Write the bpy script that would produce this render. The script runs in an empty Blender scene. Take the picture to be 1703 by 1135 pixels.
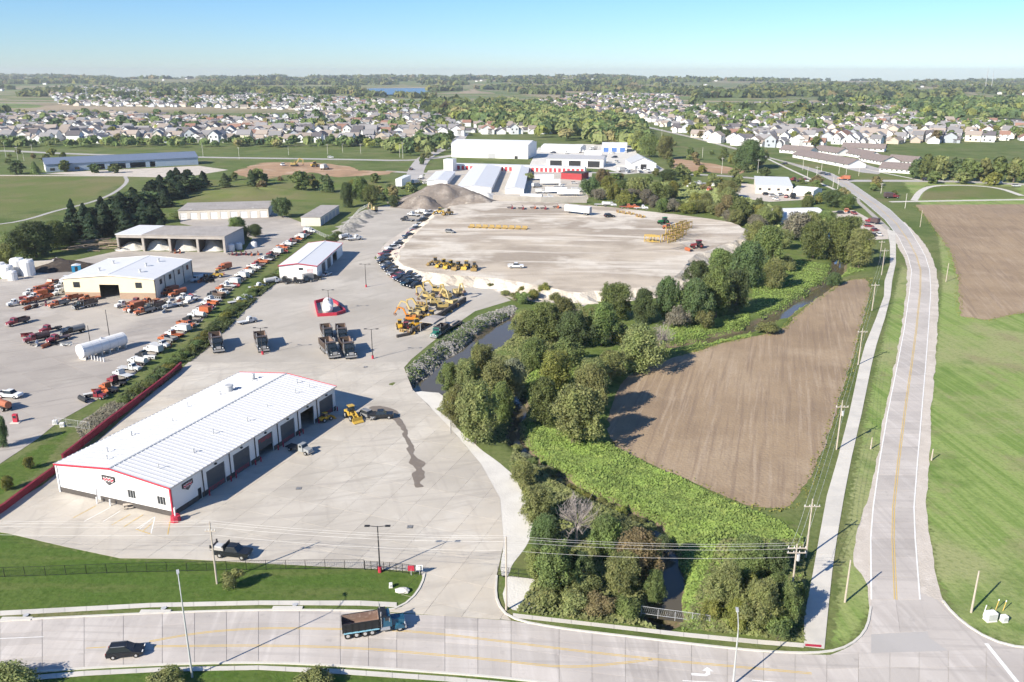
import bpy, math, random
import numpy as np
from mathutils import Vector, Matrix
from mathutils.geometry import tessellate_polygon
rng = random.Random(7)
nr = np.random.default_rng(11)
SC = bpy.context.scene
COL = SC.collection
R = math.radians

# ------------------------------------------------------------------ camera
CAM_H, FPX, PITCH = 75.0, 1400.0, R(17.7)          # metres above the yard, focal length in photo pixels
cam = bpy.data.cameras.new('camera'); cam_o = bpy.data.objects.new('camera', cam); COL.objects.link(cam_o)
cam.sensor_fit = 'HORIZONTAL'; cam.sensor_width = 36.0; cam.lens = FPX / 1703 * 36.0
cam.clip_start = 1.0; cam.clip_end = 60000.0
cam_o.location = (0, 0, CAM_H); cam_o.rotation_euler = (math.pi / 2 - PITCH, 0, 0)
SC.camera = cam_o
# ------------------------------------------------------------------ sky, sun, exposure
SUN_EL, SUN_AZ = R(31), math.atan2(-.74, -.67)      # azimuth clockwise from +Y
w = bpy.data.worlds.new('World'); SC.world = w; w.use_nodes = True
nt = w.node_tree; nt.nodes.clear()
sky = nt.nodes.new('ShaderNodeTexSky'); sky.sky_type = 'NISHITA'; sky.sun_disc = False
sky.sun_elevation = SUN_EL; sky.sun_rotation = SUN_AZ; sky.altitude = 1000; sky.air_density = 1.1; sky.dust_density = 0.12; sky.ozone_density = 10.0
bg = nt.nodes.new('ShaderNodeBackground'); bg.inputs[1].default_value = 0.08
wo = nt.nodes.new('ShaderNodeOutputWorld')
nt.links.new(sky.outputs[0], bg.inputs[0]); nt.links.new(bg.outputs[0], wo.inputs[0])
sl = bpy.data.lights.new('sun', 'SUN'); sl.energy = 4.3; sl.angle = R(0.53); sl.color = (1.0, .925, .80)
so = bpy.data.objects.new('sun', sl); COL.objects.link(so)
tosun = Vector((math.sin(SUN_AZ) * math.cos(SUN_EL), math.cos(SUN_AZ) * math.cos(SUN_EL), math.sin(SUN_EL)))
so.rotation_euler = tosun.to_track_quat('Z', 'Y').to_euler(); so.location = (-200, -200, 300)
SC.view_settings.view_transform = 'Standard'; SC.view_settings.look = 'None'; SC.view_settings.gamma = 1.0
SC.view_settings.use_curve_mapping = False; SC.view_settings.exposure = 1.0
SC.render.engine = 'CYCLES'
SC.cycles.use_adaptive_sampling = True; SC.cycles.adaptive_threshold = 0.03; SC.cycles.max_bounces = 5; SC.cycles.diffuse_bounces = 2; SC.cycles.glossy_bounces = 2; SC.cycles.transparent_max_bounces = 6
SC.cycles.volume_bounces = 0; SC.cycles.use_denoising = True

# ------------------------------------------------------------------ survey: where a photo pixel meets the land
CT, ST = math.cos(PITCH), math.sin(PITCH)
def G(px, py, z=0.0):
    u, v = px - 851.5, py - 567.5
    dn = FPX * ST + v * CT; fw = FPX * CT - v * ST
    k = (CAM_H - z) / max(dn, 1.5)
    return Vector((u * k, fw * k, z))
def mpp(py):                                        # metres for one photo pixel across, on the ground at that row
    return CAM_H / max(FPX * ST + (py - 567.5) * CT, 1.5)
def P(*pts): return [G(x, y).to_2d() for x, y in pts]

_O1 = 'first second third fourth fifth sixth seventh eighth ninth tenth eleventh twelfth thirteenth fourteenth fifteenth sixteenth seventeenth eighteenth nineteenth'.split()
_O2 = 'twent thirt fort fift sixt sevent eight ninet'.split()
def ordw(n):
    if n < 20: return _O1[n-1]
    if n >= 100: return 'hundred and '+(ordw(n-100) if n > 100 else 'no')
    t, u = divmod(n, 10); return _O2[t-2]+('ieth' if not u else 'y-'+_O1[u-1])
# ------------------------------------------------------------------ bookkeeping
def tag(o, label=None, cat=None, group=None, kind=None):
    if label: o['label'] = label
    if cat: o['category'] = cat
    if group: o['group'] = group
    if kind: o['kind'] = kind
    return o
def empty(name, loc=(0, 0, 0), rz=0.0, parent=None):
    o = bpy.data.objects.new(name, None); COL.objects.link(o); o.location = loc; o.rotation_euler = (0, 0, rz)
    o.empty_display_size = .3
    if parent: o.parent = parent
    return o
def link(name, mesh, parent=None, loc=None, rz=None, scale=None):
    o = bpy.data.objects.new(name, mesh); COL.objects.link(o)
    if parent: o.parent = parent
    if loc is not None: o.location = loc
    if rz is not None: o.rotation_euler = (0, 0, rz)
    if scale is not None: o.scale = scale if hasattr(scale, '__len__') else (scale,) * 3
    return o

class MB:
    """collects faces; build() links them as one mesh object"""
    def __init__(s): s.v = []; s.f = []
    def add(s, vs, fs):
        n = len(s.v); s.v.extend([tuple(p) for p in vs]); s.f.extend([[i + n for i in f] for f in fs]); return s
    def box(s, x0, x1, y0, y1, z0, z1):
        return s.add([(x0,y0,z0),(x1,y0,z0),(x1,y1,z0),(x0,y1,z0),(x0,y0,z1),(x1,y0,z1),(x1,y1,z1),(x0,y1,z1)],
                     [(0,3,2,1),(4,5,6,7),(0,1,5,4),(1,2,6,5),(2,3,7,6),(3,0,4,7)])
    def bar(s, a, b, wd, ht=None, up=(0, 0, 1)):     # square bar from a to b
        a, b = Vector(a), Vector(b); d = (b - a).normalized(); ht = ht or wd
        up = Vector(up)
        if abs(d.dot(up)) > .98: up = Vector((1, 0, 0))
        r = d.cross(up).normalized() * wd / 2; q = r.cross(d).normalized() * ht / 2
        return s.add([a-r-q, a+r-q, a+r+q, a-r+q, b-r-q, b+r-q, b+r+q, b-r+q], [(0,1,2,3),(7,6,5,4),(0,4,5,1),(1,5,6,2),(2,6,7,3),(3,7,4,0)])
    def cyl(s, a, b, r0, r1=None, n=10, caps=True):
        a, b = Vector(a), Vector(b); r1 = r0 if r1 is None else r1; d = (b - a).normalized()
        t = Vector((0, 0, 1)) if abs(d.z) < .9 else Vector((1, 0, 0))
        x = d.cross(t).normalized(); y = d.cross(x)
        vs = []
        for c, r in ((a, r0), (b, r1)):
            vs += [c + (x * math.cos(2*math.pi*i/n) + y * math.sin(2*math.pi*i/n)) * r for i in range(n)]
        fs = [(i, i+n, (i+1) % n + n, (i+1) % n) for i in range(n)]
        if caps: fs += [list(range(n)), list(range(2*n-1, n-1, -1))]
        return s.add(vs, fs)
    def prism(s, pts, z0, z1):                       # polygon in XY pulled up from z0 to z1
        n = len(pts)
        return s.add([(p[0], p[1], z0) for p in pts] + [(p[0], p[1], z1) for p in pts],
                     [(i, (i+1) % n, (i+1) % n + n, i+n) for i in range(n)] + [list(range(n-1, -1, -1)), list(range(n, 2*n))])
    def prof(s, pts, wd, taper=0.0, zt=None, y0=0.0):  # side profile in XZ pulled across Y, narrowing towards the top
        zs = [p[1] for p in pts]; zb, zm = (zt if zt is not None else min(zs)), max(zs); n = len(pts)
        def hw(z): return wd / 2 * (1 - taper * max(0.0, (z - zb) / max(zm - zb, 1e-3)))
        return s.add([(p[0], y0-hw(p[1]), p[1]) for p in pts] + [(p[0], y0+hw(p[1]), p[1]) for p in pts],
                     [(i, i+n, (i+1) % n + n, (i+1) % n) for i in range(n)] + [list(range(n)), list(range(2*n-1, n-1, -1))])
    def lathe(s, prof, n=12, c=(0, 0, 0)):           # (r, z) rings about Z
        vs = [(c[0]+r*math.cos(2*math.pi*i/n), c[1]+r*math.sin(2*math.pi*i/n), c[2]+z) for r, z in prof for i in range(n)]
        fs = [(j*n+i, j*n+(i+1) % n, (j+1)*n+(i+1) % n, (j+1)*n+i) for j in range(len(prof)-1) for i in range(n)]
        return s.add(vs, fs + [list(range(n-1, -1, -1)), list(range((len(prof)-1)*n, len(prof)*n))])
    def rot(s, rz, off=(0, 0, 0)):
        c, q = math.cos(rz), math.sin(rz)
        s.v = [(x*c-y*q+off[0], x*q+y*c+off[1], z+off[2]) for x, y, z in s.v]; return s
    def mesh(s, name, mt):
        me = bpy.data.meshes.new(name); me.from_pydata(s.v, [], s.f)
        for m in (mt if isinstance(mt, (list, tuple)) else [mt]): me.materials.append(m)
        me.update(); return me
    def build(s, name, mt, parent=None, loc=None, rz=None): return link(name, s.mesh(name, mt), parent, loc, rz)

# ------------------------------------------------------------------ materials
def s2l(c):
    return tuple(((x/255)/12.92 if x/255 <= .04045 else ((x/255+.055)/1.055)**2.4) for x in c)
def _nodes(name):
    m = bpy.data.materials.new(name); m.use_nodes = True; t = m.node_tree; t.nodes.clear()
    out = t.nodes.new('ShaderNodeOutputMaterial'); b = t.nodes.new('ShaderNodeBsdfPrincipled'); t.links.new(b.outputs[0], out.inputs[0])
    return m, t, b, out
def layered(t, pos, base, layers, k0=0):
    L = t.links.new
    rgb = t.nodes.new('ShaderNodeRGB'); rgb.outputs[0].default_value = (*base, 1); cur = rgb.outputs[0]
    for k, (c, sc, lo, hi, amt) in enumerate(layers):
        mp = t.nodes.new('ShaderNodeMapping'); L(pos, mp.inputs[0])
        mp.inputs[1].default_value = ((k+k0) * 31.7, (k+k0) * 17.3, k * 5.1)
        n = t.nodes.new('ShaderNodeTexNoise'); n.inputs['Detail'].default_value = 5; n.inputs['Roughness'].default_value = .62
        if isinstance(sc, tuple):
            mp.vector_type = 'TEXTURE'; mp.inputs[2].default_value = (0, 0, sc[2]); mp.inputs[3].default_value = (1/sc[0], 1/sc[1], 1)
            n.inputs['Scale'].default_value = 1
        else: n.inputs['Scale'].default_value = sc
        L(mp.outputs[0], n.inputs['Vector'])
        mr = t.nodes.new('ShaderNodeMapRange'); mr.inputs[1].default_value = lo; mr.inputs[2].default_value = hi; mr.inputs[4].default_value = amt
        L(n.outputs['Fac'], mr.inputs[0])
        mx = t.nodes.new('ShaderNodeMix'); mx.data_type = 'RGBA'; L(mr.outputs[0], mx.inputs[0]); L(cur, mx.inputs[6])
        mx.inputs[7].default_value = (*c, 1); cur = mx.outputs[2]
    return cur
def surf(name, base, layers=(), rough=.85, bump=None, rnd=0.0, metal=0.0, spec=.3, transl=0.0, coord='Position'):
    """base colour, then patches (colour, scale or (sx, sy, angle), low, high, amount) laid over it by noise"""
    m, t, b, out = _nodes(name); L = t.links.new
    geo = t.nodes.new('ShaderNodeNewGeometry' if coord == 'Position' else 'ShaderNodeTexCoord')
    pos = geo.outputs['Position'] if coord == 'Position' else geo.outputs['Object']
    cur = layered(t, pos, base, layers)
    if rnd:
        oi = t.nodes.new('ShaderNodeObjectInfo'); hs = t.nodes.new('ShaderNodeHueSaturation')
        mr = t.nodes.new('ShaderNodeMapRange'); mr.inputs[3].default_value = 1-rnd; mr.inputs[4].default_value = 1+rnd
        L(oi.outputs['Random'], mr.inputs[0]); L(mr.outputs[0], hs.inputs['Value'])
        mh = t.nodes.new('ShaderNodeMath'); mh.operation = 'MULTIPLY_ADD'; mh.inputs[1].default_value = .05*min(1, rnd*3); mh.inputs[2].default_value = .5-.025*min(1, rnd*3)
        L(oi.outputs['Random'], mh.inputs[0])
        if transl: L(mh.outputs[0], hs.inputs['Hue'])
        L(cur, hs.inputs['Color']); cur = hs.outputs[0]
    L(cur, b.inputs['Base Color'])
    b.inputs['Roughness'].default_value = rough; b.inputs['Metallic'].default_value = metal; b.inputs['Specular IOR Level'].default_value = spec
    if bump:
        n = t.nodes.new('ShaderNodeTexNoise'); n.inputs['Scale'].default_value = bump[0]; n.inputs['Detail'].default_value = 4; L(pos, n.inputs['Vector'])
        bp = t.nodes.new('ShaderNodeBump'); bp.inputs['Strength'].default_value = bump[1]; bp.inputs['Distance'].default_value = bump[2] if len(bump) > 2 else .1
        L(n.outputs['Fac'], bp.inputs['Height']); L(bp.outputs[0], b.inputs['Normal'])
    if transl:
        tr = t.nodes.new('ShaderNodeBsdfTranslucent'); L(cur, tr.inputs[0]); ms = t.nodes.new('ShaderNodeMixShader'); ms.inputs[0].default_value = transl
        L(b.outputs[0], ms.inputs[1]); L(tr.outputs[0], ms.inputs[2]); L(ms.outputs[0], out.inputs[0])
    return m
_pc = {}
def paint(col, rough=.45, var=.12, metal=0.0, rnd=0.0, spec=.4):
    k = (tuple(round(x, 3) for x in col), rough, metal, rnd)
    if k not in _pc:
        d = tuple(x * (1 - var * 2.2) for x in col)
        _pc[k] = surf('paint_%d' % len(_pc), col, [(d, 1.7, .5, .8, .8), (tuple(x*.6+.04 for x in col), 6, .6, .8, .35)], rough, rnd=rnd, metal=metal, spec=spec)
    return _pc[k]
M = {}
M['grass'] = surf('grass', (.085, .135, .028), [((.125, .155, .042), .02, .42, .62, .9), ((.06, .105, .02), .06, .45, .7, .8), ((.17, .165, .07), .035, .58, .74, .7),
                  ((.11, .17, .03), (.5, .03, .2), .45, .7, .5), ((.05, .085, .018), .9, .45, .75, .45)], .95, (1.2, .35, .3), spec=.1)
M['lawn'] = surf('lawn', (.10, .205, .03), [((.085, .17, .024), (.45, .02, .12), .45, .62, .8), ((.145, .215, .05), .045, .5, .7, .75), ((.16, .19, .07), .13, .6, .75, .5), ((.055, .12, .02), 1.1, .5, .75, .45)], .95, (1.5, .3, .25), spec=.1)
M['lawn_front'] = surf('lawn_front', (.052, .118, .014), [((.075, .14, .02), .08, .45, .65, .8), ((.10, .14, .03), (.04, .3, 0), .5, .75, .6), ((.035, .08, .01), 1.2, .45, .75, .5)], .95, (2, .3, .2), spec=.1)
M['meadow'] = surf('meadow', (.075, .15, .02), [((.11, .19, .03), .3, .45, .65, .8), ((.05, .10, .015), .5, .5, .7, .8), ((.14, .13, .05), .12, .58, .74, .6)], .95, (1, .6, .6), spec=.1)
M['dry_grass'] = surf('dry_grass', (.145, .165, .055), [((.19, .17, .085), .03, .42, .62, .8), ((.10, .15, .035), .07, .5, .7, .7)], .95, (1, .3, .3), spec=.1)
M['soil'] = surf('soil', (.345, .255, .165), [((.26, .19, .125), .03, .45, .62, .85), ((.41, .315, .215), .045, .5, .66, .8), ((.22, .16, .115), (.9, .03, -.3), .5, .64, .6), ((.44, .345, .25), (1.1, .04, -.3), .53, .66, .55), ((.26, .195, .14), 1.5, .45, .7, .5), ((.22, .165, .12), .012, .56, .68, .6)], .95, (1.6, .5, .25), spec=.1)
M['concrete'] = surf('concrete', (.52, .475, .405), [((.44, .40, .34), .045, .43, .6, .8), ((.58, .54, .47), .1, .5, .66, .75), ((.36, .325, .28), (.05, .55, .38), .54, .7, .6), ((.40, .36, .31), (.6, .06, .3), .56, .7, .5), ((.30, .275, .24), .7, .62, .76, .5), ((.58, .50, .39), .025, .55, .68, .6), ((.37, .335, .295), (.55, .02, 1.75), .56, .68, .5)], .9, (3, .1, .05), rnd=.05, spec=.2)
M['asphalt_pale'] = surf('asphalt_pale', (.41, .37, .325), [((.34, .305, .27), .025, .43, .6, .85), ((.48, .44, .39), .045, .5, .64, .85), ((.27, .245, .22), (.03, .45, .5), .54, .7, .65), ((.29, .26, .235), .5, .6, .75, .5), ((.50, .45, .38), .015, .55, .68, .7)], .92, (3, .1, .05), rnd=.05, spec=.2)
M['joint'] = surf('joint', (.43, .40, .35), [((.25, .235, .21), .7, .45, .65, .7)], .95)
M['road'] = surf('road', (.51, .465, .42), [((.43, .39, .355), .06, .44, .6, .85), ((.58, .535, .49), (.5, .03, .1), .5, .66, .7), ((.39, .355, .325), (.025, .9, -.05), .53, .66, .6), ((.38, .345, .315), (.9, .02, .06), .56, .68, .45), ((.29, .265, .25), .7, .6, .76, .5)], .92, (3, .1, .05), rnd=.10, spec=.2)
M['far_road'] = surf('far_road', (.44, .415, .39), [((.36, .34, .32), .04, .45, .65, .7)], .92, spec=.2)
M['walk'] = surf('walk', (.60, .565, .50), [((.5, .475, .43), .25, .45, .65, .7), ((.42, .4, .36), 1.2, .6, .75, .35)], .9, (3, .1, .05), rnd=.05, spec=.2)
M['kerb'] = surf('kerb', (.60, .57, .51), [((.48, .45, .4), .5, .5, .7, .6)], .9)
M['gravel'] = surf('gravel', (.56, .50, .43), [((.46, .41, .35), .15, .45, .65, .8), ((.65, .59, .52), .4, .5, .7, .7), ((.37, .32, .27), 2, .55, .75, .5)], .95, (3, .5, .15), spec=.1)
M['white_gravel'] = surf('white_gravel', (.66, .63, .57), [((.54, .51, .46), .15, .45, .65, .7), ((.36, .34, .3), 1.5, .6, .75, .6)], .95, (3, .5, .15), spec=.1)
M['yard_dust'] = surf('yard_dust', (.455, .415, .36), [((.38, .345, .295), .03, .43, .6, .85), ((.52, .48, .415), .06, .5, .66, .8), ((.33, .30, .26), (.04, .5, .9), .55, .7, .6), ((.30, .27, .235), .6, .62, .76, .5)], .9, (3, .1, .05), spec=.2)
M['pad'] = surf('pad', (.535, .46, .365), [((.34, .285, .225), .014, .45, .55, .95), ((.66, .60, .51), .026, .5, .58, .9), ((.36, .30, .24), .05, .56, .64, .6), ((.36, .30, .24), (.012, .09, .12), .52, .62, .75), ((.70, .64, .55), (.014, .11, -.1), .54, .64, .8), ((.43, .37, .30), (.02, .5, .08), .54, .66, .45), ((.40, .34, .275), (.05, .6, -.5), .58, .68, .4), ((.47, .41, .34), .5, .5, .7, .35)], .95, (1.5, .5, .3), spec=.1)
M['orange_dirt'] = surf('orange_dirt', (.40, .26, .16), [((.30, .2, .13), .05, .45, .62, .8), ((.5, .37, .26), .06, .5, .66, .8), ((.12, .14, .05), .05, .62, .72, .8)], .95, (1, .5, .4), spec=.1)
M['bank'] = surf('bank', (.58, .52, .435), [((.44, .385, .31), .06, .43, .58, .9), ((.68, .625, .54), .12, .5, .64, .8), ((.34, .29, .235), .5, .54, .68, .7), ((.16, .17, .07), .05, .62, .7, .7), ((.48, .42, .345), 1.2, .5, .7, .6)], .95, (1.2, .7, .4), spec=.1)
M['dead_brush'] = surf('dead_brush', (.27, .25, .215), [((.19, .175, .15), .5, .45, .65, .8), ((.36, .33, .29), 1.2, .5, .7, .7)], .95, (2, .6, .3), spec=.1)
M['pile'] = surf('pile', (.235, .20, .17), [((.17, .145, .125), .1, .43, .6, .85), ((.36, .32, .28), .13, .54, .66, .8), ((.3, .26, .22), .6, .5, .7, .5)], .95, (.9, .6, .5), spec=.1)
M['white_sand'] = surf('white_sand', (.62, .60, .56), [((.5, .48, .44), .3, .45, .65, .7)], .95, (2, .4, .2), spec=.1)
M['black_pile'] = surf('black_pile', (.055, .045, .04), [((.12, .1, .08), .6, .5, .7, .8)], .95, (2, .6, .3), spec=.1)
M['stone'] = surf('stone', (.30, .285, .26), [((.17, .165, .15), .7, .42, .62, .9), ((.5, .48, .44), 1.5, .56, .7, .7)], .95, spec=.1)
M['wet'] = surf('wet', (.20, .165, .13), [((.26, .22, .175), .8, .5, .7, .7)], .55, spec=.4)
M['yellow_line'] = surf('yellow_line', (.62, .43, .12), [((.5, .38, .2), .8, .5, .7, .7)], .8)
M['white_line'] = surf('white_line', (.78, .77, .74), [((.6, .58, .55), .8, .55, .75, .6)], .8)
M['bark'] = surf('bark', (.16, .13, .10), [((.1, .08, .06), 2, .45, .65, .8)], .95, spec=.1)
M['twig'] = surf('twig', (.34, .30, .27), [((.24, .21, .19), 2, .45, .65, .8)], .95, spec=.1)
M['white_wall'] = surf('white_wall', (.76, .75, .73), [((.7, .69, .67), .6, .5, .72, .5)], .6)
M['white_roof'] = surf('white_roof', (.69, .69, .69), [((.63, .63, .63), .2, .5, .7, .5), ((.62, .61, .59), (1.5, .1, .36), .6, .75, .25)], .5, rnd=.02)
M['rib'] = surf('rib', (.46, .47, .48), rough=.5)
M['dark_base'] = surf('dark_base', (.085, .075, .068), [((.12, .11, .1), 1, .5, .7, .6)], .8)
M['red_trim'] = surf('red_trim', (.45, .035, .06), rough=.5)
M['red_wall'] = surf('red_wall', (.20, .018, .035), [((.15, .015, .028), .5, .5, .7, .6), ((.34, .05, .07), 1.5, .55, .7, .5)], .7)  # red darkened in the colour to stand for the wall's shaded side
M['cream'] = surf('cream', (.76, .66, .47), [((.7, .6, .42), .6, .5, .7, .5)], .7)
M['tan_brick'] = surf('tan_brick', (.42, .3, .21), [((.34, .24, .17), 3, .45, .65, .8)], .9)
M['grey_wall'] = surf('grey_wall', (.42, .42, .43), [((.36, .36, .37), .5, .5, .7, .6)], .7)
M['beige_wall'] = surf('beige_wall', (.63, .58, .5), [((.55, .5, .43), .5, .5, .7, .6)], .75)
M['old_metal'] = surf('old_metal', (.38, .345, .31), [((.3, .27, .24), .15, .45, .65, .8), ((.45, .42, .39), (1, .1, .3), .5, .7, .5)], .7)
M['slate_blue'] = surf('slate_blue', (.15, .19, .27), [((.13, .16, .23), (1, .1, .1), .5, .7, .6)], .55)
M['blue_wall'] = surf('blue_wall', (.36, .43, .52), [((.3, .36, .45), .4, .5, .7, .6)], .7)
M['shingle_brown'] = surf('shingle_brown', (.22, .18, .165), [((.17, .14, .13), .5, .45, .65, .7)], .9)
M['brick_red'] = surf('brick_red', (.36, .045, .05), [((.28, .04, .04), 1, .5, .7, .7)], .75)
M['dark_glass'] = surf('dark_glass', (.025, .03, .035), rough=.12, spec=.6)
M['tyre'] = surf('tyre', (.022, .021, .02), rough=.85)
M['rim'] = surf('rim', (.62, .62, .62), rough=.35, metal=.6)
M['chassis'] = surf('chassis', (.03, .03, .032), rough=.6)
M['steel'] = surf('steel', (.5, .5, .5), rough=.45, metal=.7)
M['galv'] = surf('galv', (.55, .55, .54), [((.45, .45, .44), 2, .5, .7, .5)], .5, metal=.2)
M['wood_pole'] = surf('wood_pole', (.46, .40, .33), [((.36, .31, .26), 2, .5, .7, .6)], .9)
M['rust'] = surf('rust', (.24, .165, .13), [((.2, .12, .09), 1.2, .45, .65, .8), ((.42, .33, .28), 1.5, .58, .7, .7)], .85)
M['lamp_red'] = surf('lamp_red', (.45, .03, .03), rough=.3)
M['lamp_white'] = surf('lamp_white', (.8, .8, .78), rough=.2)
M['black_metal'] = surf('black_metal', (.018, .018, .02), rough=.5)
M['wire'] = surf('wire', (.55, .53, .5), rough=.5)
WHITE, BLACK, ORANGE, RED = (.78, .78, .77), (.016, .018, .022), (.43, .12, .045), (.24, .04, .045)
YELLOW, GREY, SILVER, GREEN, NAVY = (.52, .36, .10), (.22, .22, .22), (.55, .56, .56), (.02, .13, .08), (.02, .035, .07)

def water_mat(name, col, rough):
    m, t, b, out = _nodes(name); b.inputs['Base Color'].default_value = (*col, 1); b.inputs['Roughness'].default_value = rough; b.inputs['Specular IOR Level'].default_value = .5
    geo = t.nodes.new('ShaderNodeNewGeometry'); n = t.nodes.new('ShaderNodeTexNoise'); n.inputs['Scale'].default_value = .8; t.links.new(geo.outputs['Position'], n.inputs['Vector'])
    bp = t.nodes.new('ShaderNodeBump'); bp.inputs['Strength'].default_value = .06; bp.inputs['Distance'].default_value = .1
    t.links.new(n.outputs['Fac'], bp.inputs['Height']); t.links.new(bp.outputs[0], b.inputs['Normal']); return m
M['creek'] = water_mat('creek_water', (.10, .085, .055), .08)
M['lake'] = water_mat('lake_water', (.08, .17, .27), .3)
def leafmat(name, c, dk=.6, lt=1.5):
    return surf(name, c, [(tuple(x*dk for x in c), .35, .42, .62, .8), ((c[0]*lt*1.1, c[1]*lt*.95, c[2]*lt), .6, .5, .7, .8), ((c[0]*1.35, c[1]*1.4, c[2]*1.1), .16, .5, .64, .6), (tuple(x*.4 for x in c), 2.6, .5, .7, .7), ((c[0]*1.9, c[1]*1.75, c[2]*1.7), 3.4, .54, .72, .75)], .75, rnd=.22, spec=.2, transl=.33)
LEAF = dict(dark=leafmat('leaf_dark', (.115, .16, .068)), mid=leafmat('leaf_mid', (.175, .225, .08)), olive=leafmat('leaf_olive', (.24, .265, .105)),
            rust=leafmat('leaf_rust', (.28, .245, .12)), pale=leafmat('leaf_pale', (.27, .3, .19)), bare=leafmat('leaf_bare', (.24, .225, .17), .7, 1.3),
            conifer=leafmat('leaf_conifer', (.04, .066, .036)), yellow=leafmat('leaf_yellow', (.25, .265, .075)))
# ================================================================== land
CREEK_A = P((1106,1014),(1110,965),(1118,915),(1092,868),(1040,842),(975,814),(905,772),(852,718),(868,672),(845,630),(800,600))
CREEK_B = P((690,665),(712,640),(745,610),(785,580),(830,550),(870,525),(930,520),(1000,545),(1090,575),(1170,565),(1245,545),(1300,518),(1350,489),(1388,458),(1402,428),(1393,402),(1380,375),(1330,360))
def pdist(pts, X, Y):
    d = np.full(X.shape, 1e9)
    for a, b in zip(pts[:-1], pts[1:]):
        ex, ey = b[0]-a[0], b[1]-a[1]; l2 = ex*ex+ey*ey+1e-9
        t = np.clip(((X-a[0])*ex+(Y-a[1])*ey)/l2, 0, 1)
        d = np.minimum(d, np.hypot(X-a[0]-t*ex, Y-a[1]-t*ey))
    return d
def psd(poly, X, Y):                                  # signed distance, negative inside
    d = pdist(list(poly)+[poly[0]], X, Y); ins = np.zeros(X.shape, bool); n = len(poly)
    for i in range(n):
        a, b = poly[i], poly[(i+1) % n]
        c = ((a[1] > Y) != (b[1] > Y)); dy = (b[1]-a[1]) or 1e-9
        ins ^= c & (X < (b[0]-a[0])*(Y-a[1])/dy + a[0])
    return np.where(ins, -d, d)
def sstep(a, b, x):
    t = np.clip((x-a)/(b-a), 0, 1); return t*t*(3-2*t)
def wob(X, Y, s, k=0.0):
    return (np.sin(X/s+1.7*np.sin(Y/s*.7+k))+np.sin(Y/s*1.13+1.3*np.sin(X/s*.61+2+k))+.6*np.sin((X+Y)/s*1.9+k))/2.6
LAKE_Z = 3.0
LAKE_C = G(656, 151, LAKE_Z); LAKE_C.z = 330.0
def HT(X, Y):
    X, Y = np.asarray(X, float), np.asarray(Y, float)
    far = sstep(1500, 3200, Y)
    z = far*(7*wob(X, Y, 420)+5*wob(X, Y, 190, 2)) + sstep(2500, 7200, Y)*(30+13*wob(X, Y, 800, 1)+8*wob(X, Y, 330, 2))*(1-1.2*sstep(-300, 3500, X))
    lk = sstep(.75, 1.5, np.hypot((X-LAKE_C.x)/LAKE_C.z, (Y-LAKE_C.y)/(LAKE_C.z*1.9))); z = z*lk + (1-lk)*LAKE_Z
    near = (Y > 60) & (Y < 480) & (X > -160) & (X < 230)
    if near.any():
        da = np.where(near, pdist(CREEK_A, X, Y), 99); db = np.where(near, pdist(CREEK_B, X, Y), 99)
        za = -2.6*(1-sstep(.1, 3.0, da-1.7*sstep(122, 106, Y)+.8*wob(X, Y, 3.1))); zb = -2.6*(1-sstep(3.0, 8.0, db+.9*wob(X, Y, 3.7)))
        zb = np.where(X > 40, -2.2*(1-sstep(1.2, 4.5, db+.8*wob(X, Y, 3.7))), zb)
        bumps = .28*(1-sstep(10, 26, np.minimum(da, db)))*wob(X, Y, 2.2)
        z = z + np.where(near, np.minimum(za, zb)+bumps*(np.minimum(za, zb) < -.0), 0)
    return z
def axis(lo, f0, f1, hi, st, gr):
    a = list(np.arange(f0, f1+.01, st)); d = st; x = f0
    left = []
    while x > lo: d *= gr; x -= d; left.append(x)
    d = st; x = a[-1]; right = []
    while x < hi: d = min(d*gr, 90); x += d; right.append(x)
    return np.array(left[::-1]+a+right)
gx, gy = axis(-6500, -150, 205, 6500, 1.5, 1.07), axis(-400, 84, 425, 8200, 1.5, 1.035)
GX, GY = np.meshgrid(gx, gy); GZ = HT(GX, GY)
nx, ny = len(gx), len(gy)
gme = bpy.data.meshes.new('ground')
idx = np.arange(nx*ny).reshape(ny, nx)
quads = np.stack([idx[:-1,:-1], idx[:-1,1:], idx[1:,1:], idx[1:,:-1]], -1).reshape(-1, 4)
def fastmesh(me, V, Q):
    k = Q.shape[1]
    me.vertices.add(len(V)); me.vertices.foreach_set('co', np.asarray(V, np.float32).ravel())
    me.loops.add(Q.size); me.loops.foreach_set('vertex_index', Q.ravel().astype(np.int32))
    me.polygons.add(len(Q)); me.polygons.foreach_set('loop_start', (np.arange(len(Q))*k).astype(np.int32))
    try: me.polygons.foreach_set('loop_total', np.full(len(Q), k, np.int32))
    except Exception: pass
    me.update(calc_edges=True)
fastmesh(gme, np.stack([GX, GY, GZ], -1).reshape(-1, 3), quads)
gme.polygons.foreach_set('use_smooth', np.ones(len(gme.polygons), bool))
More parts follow.
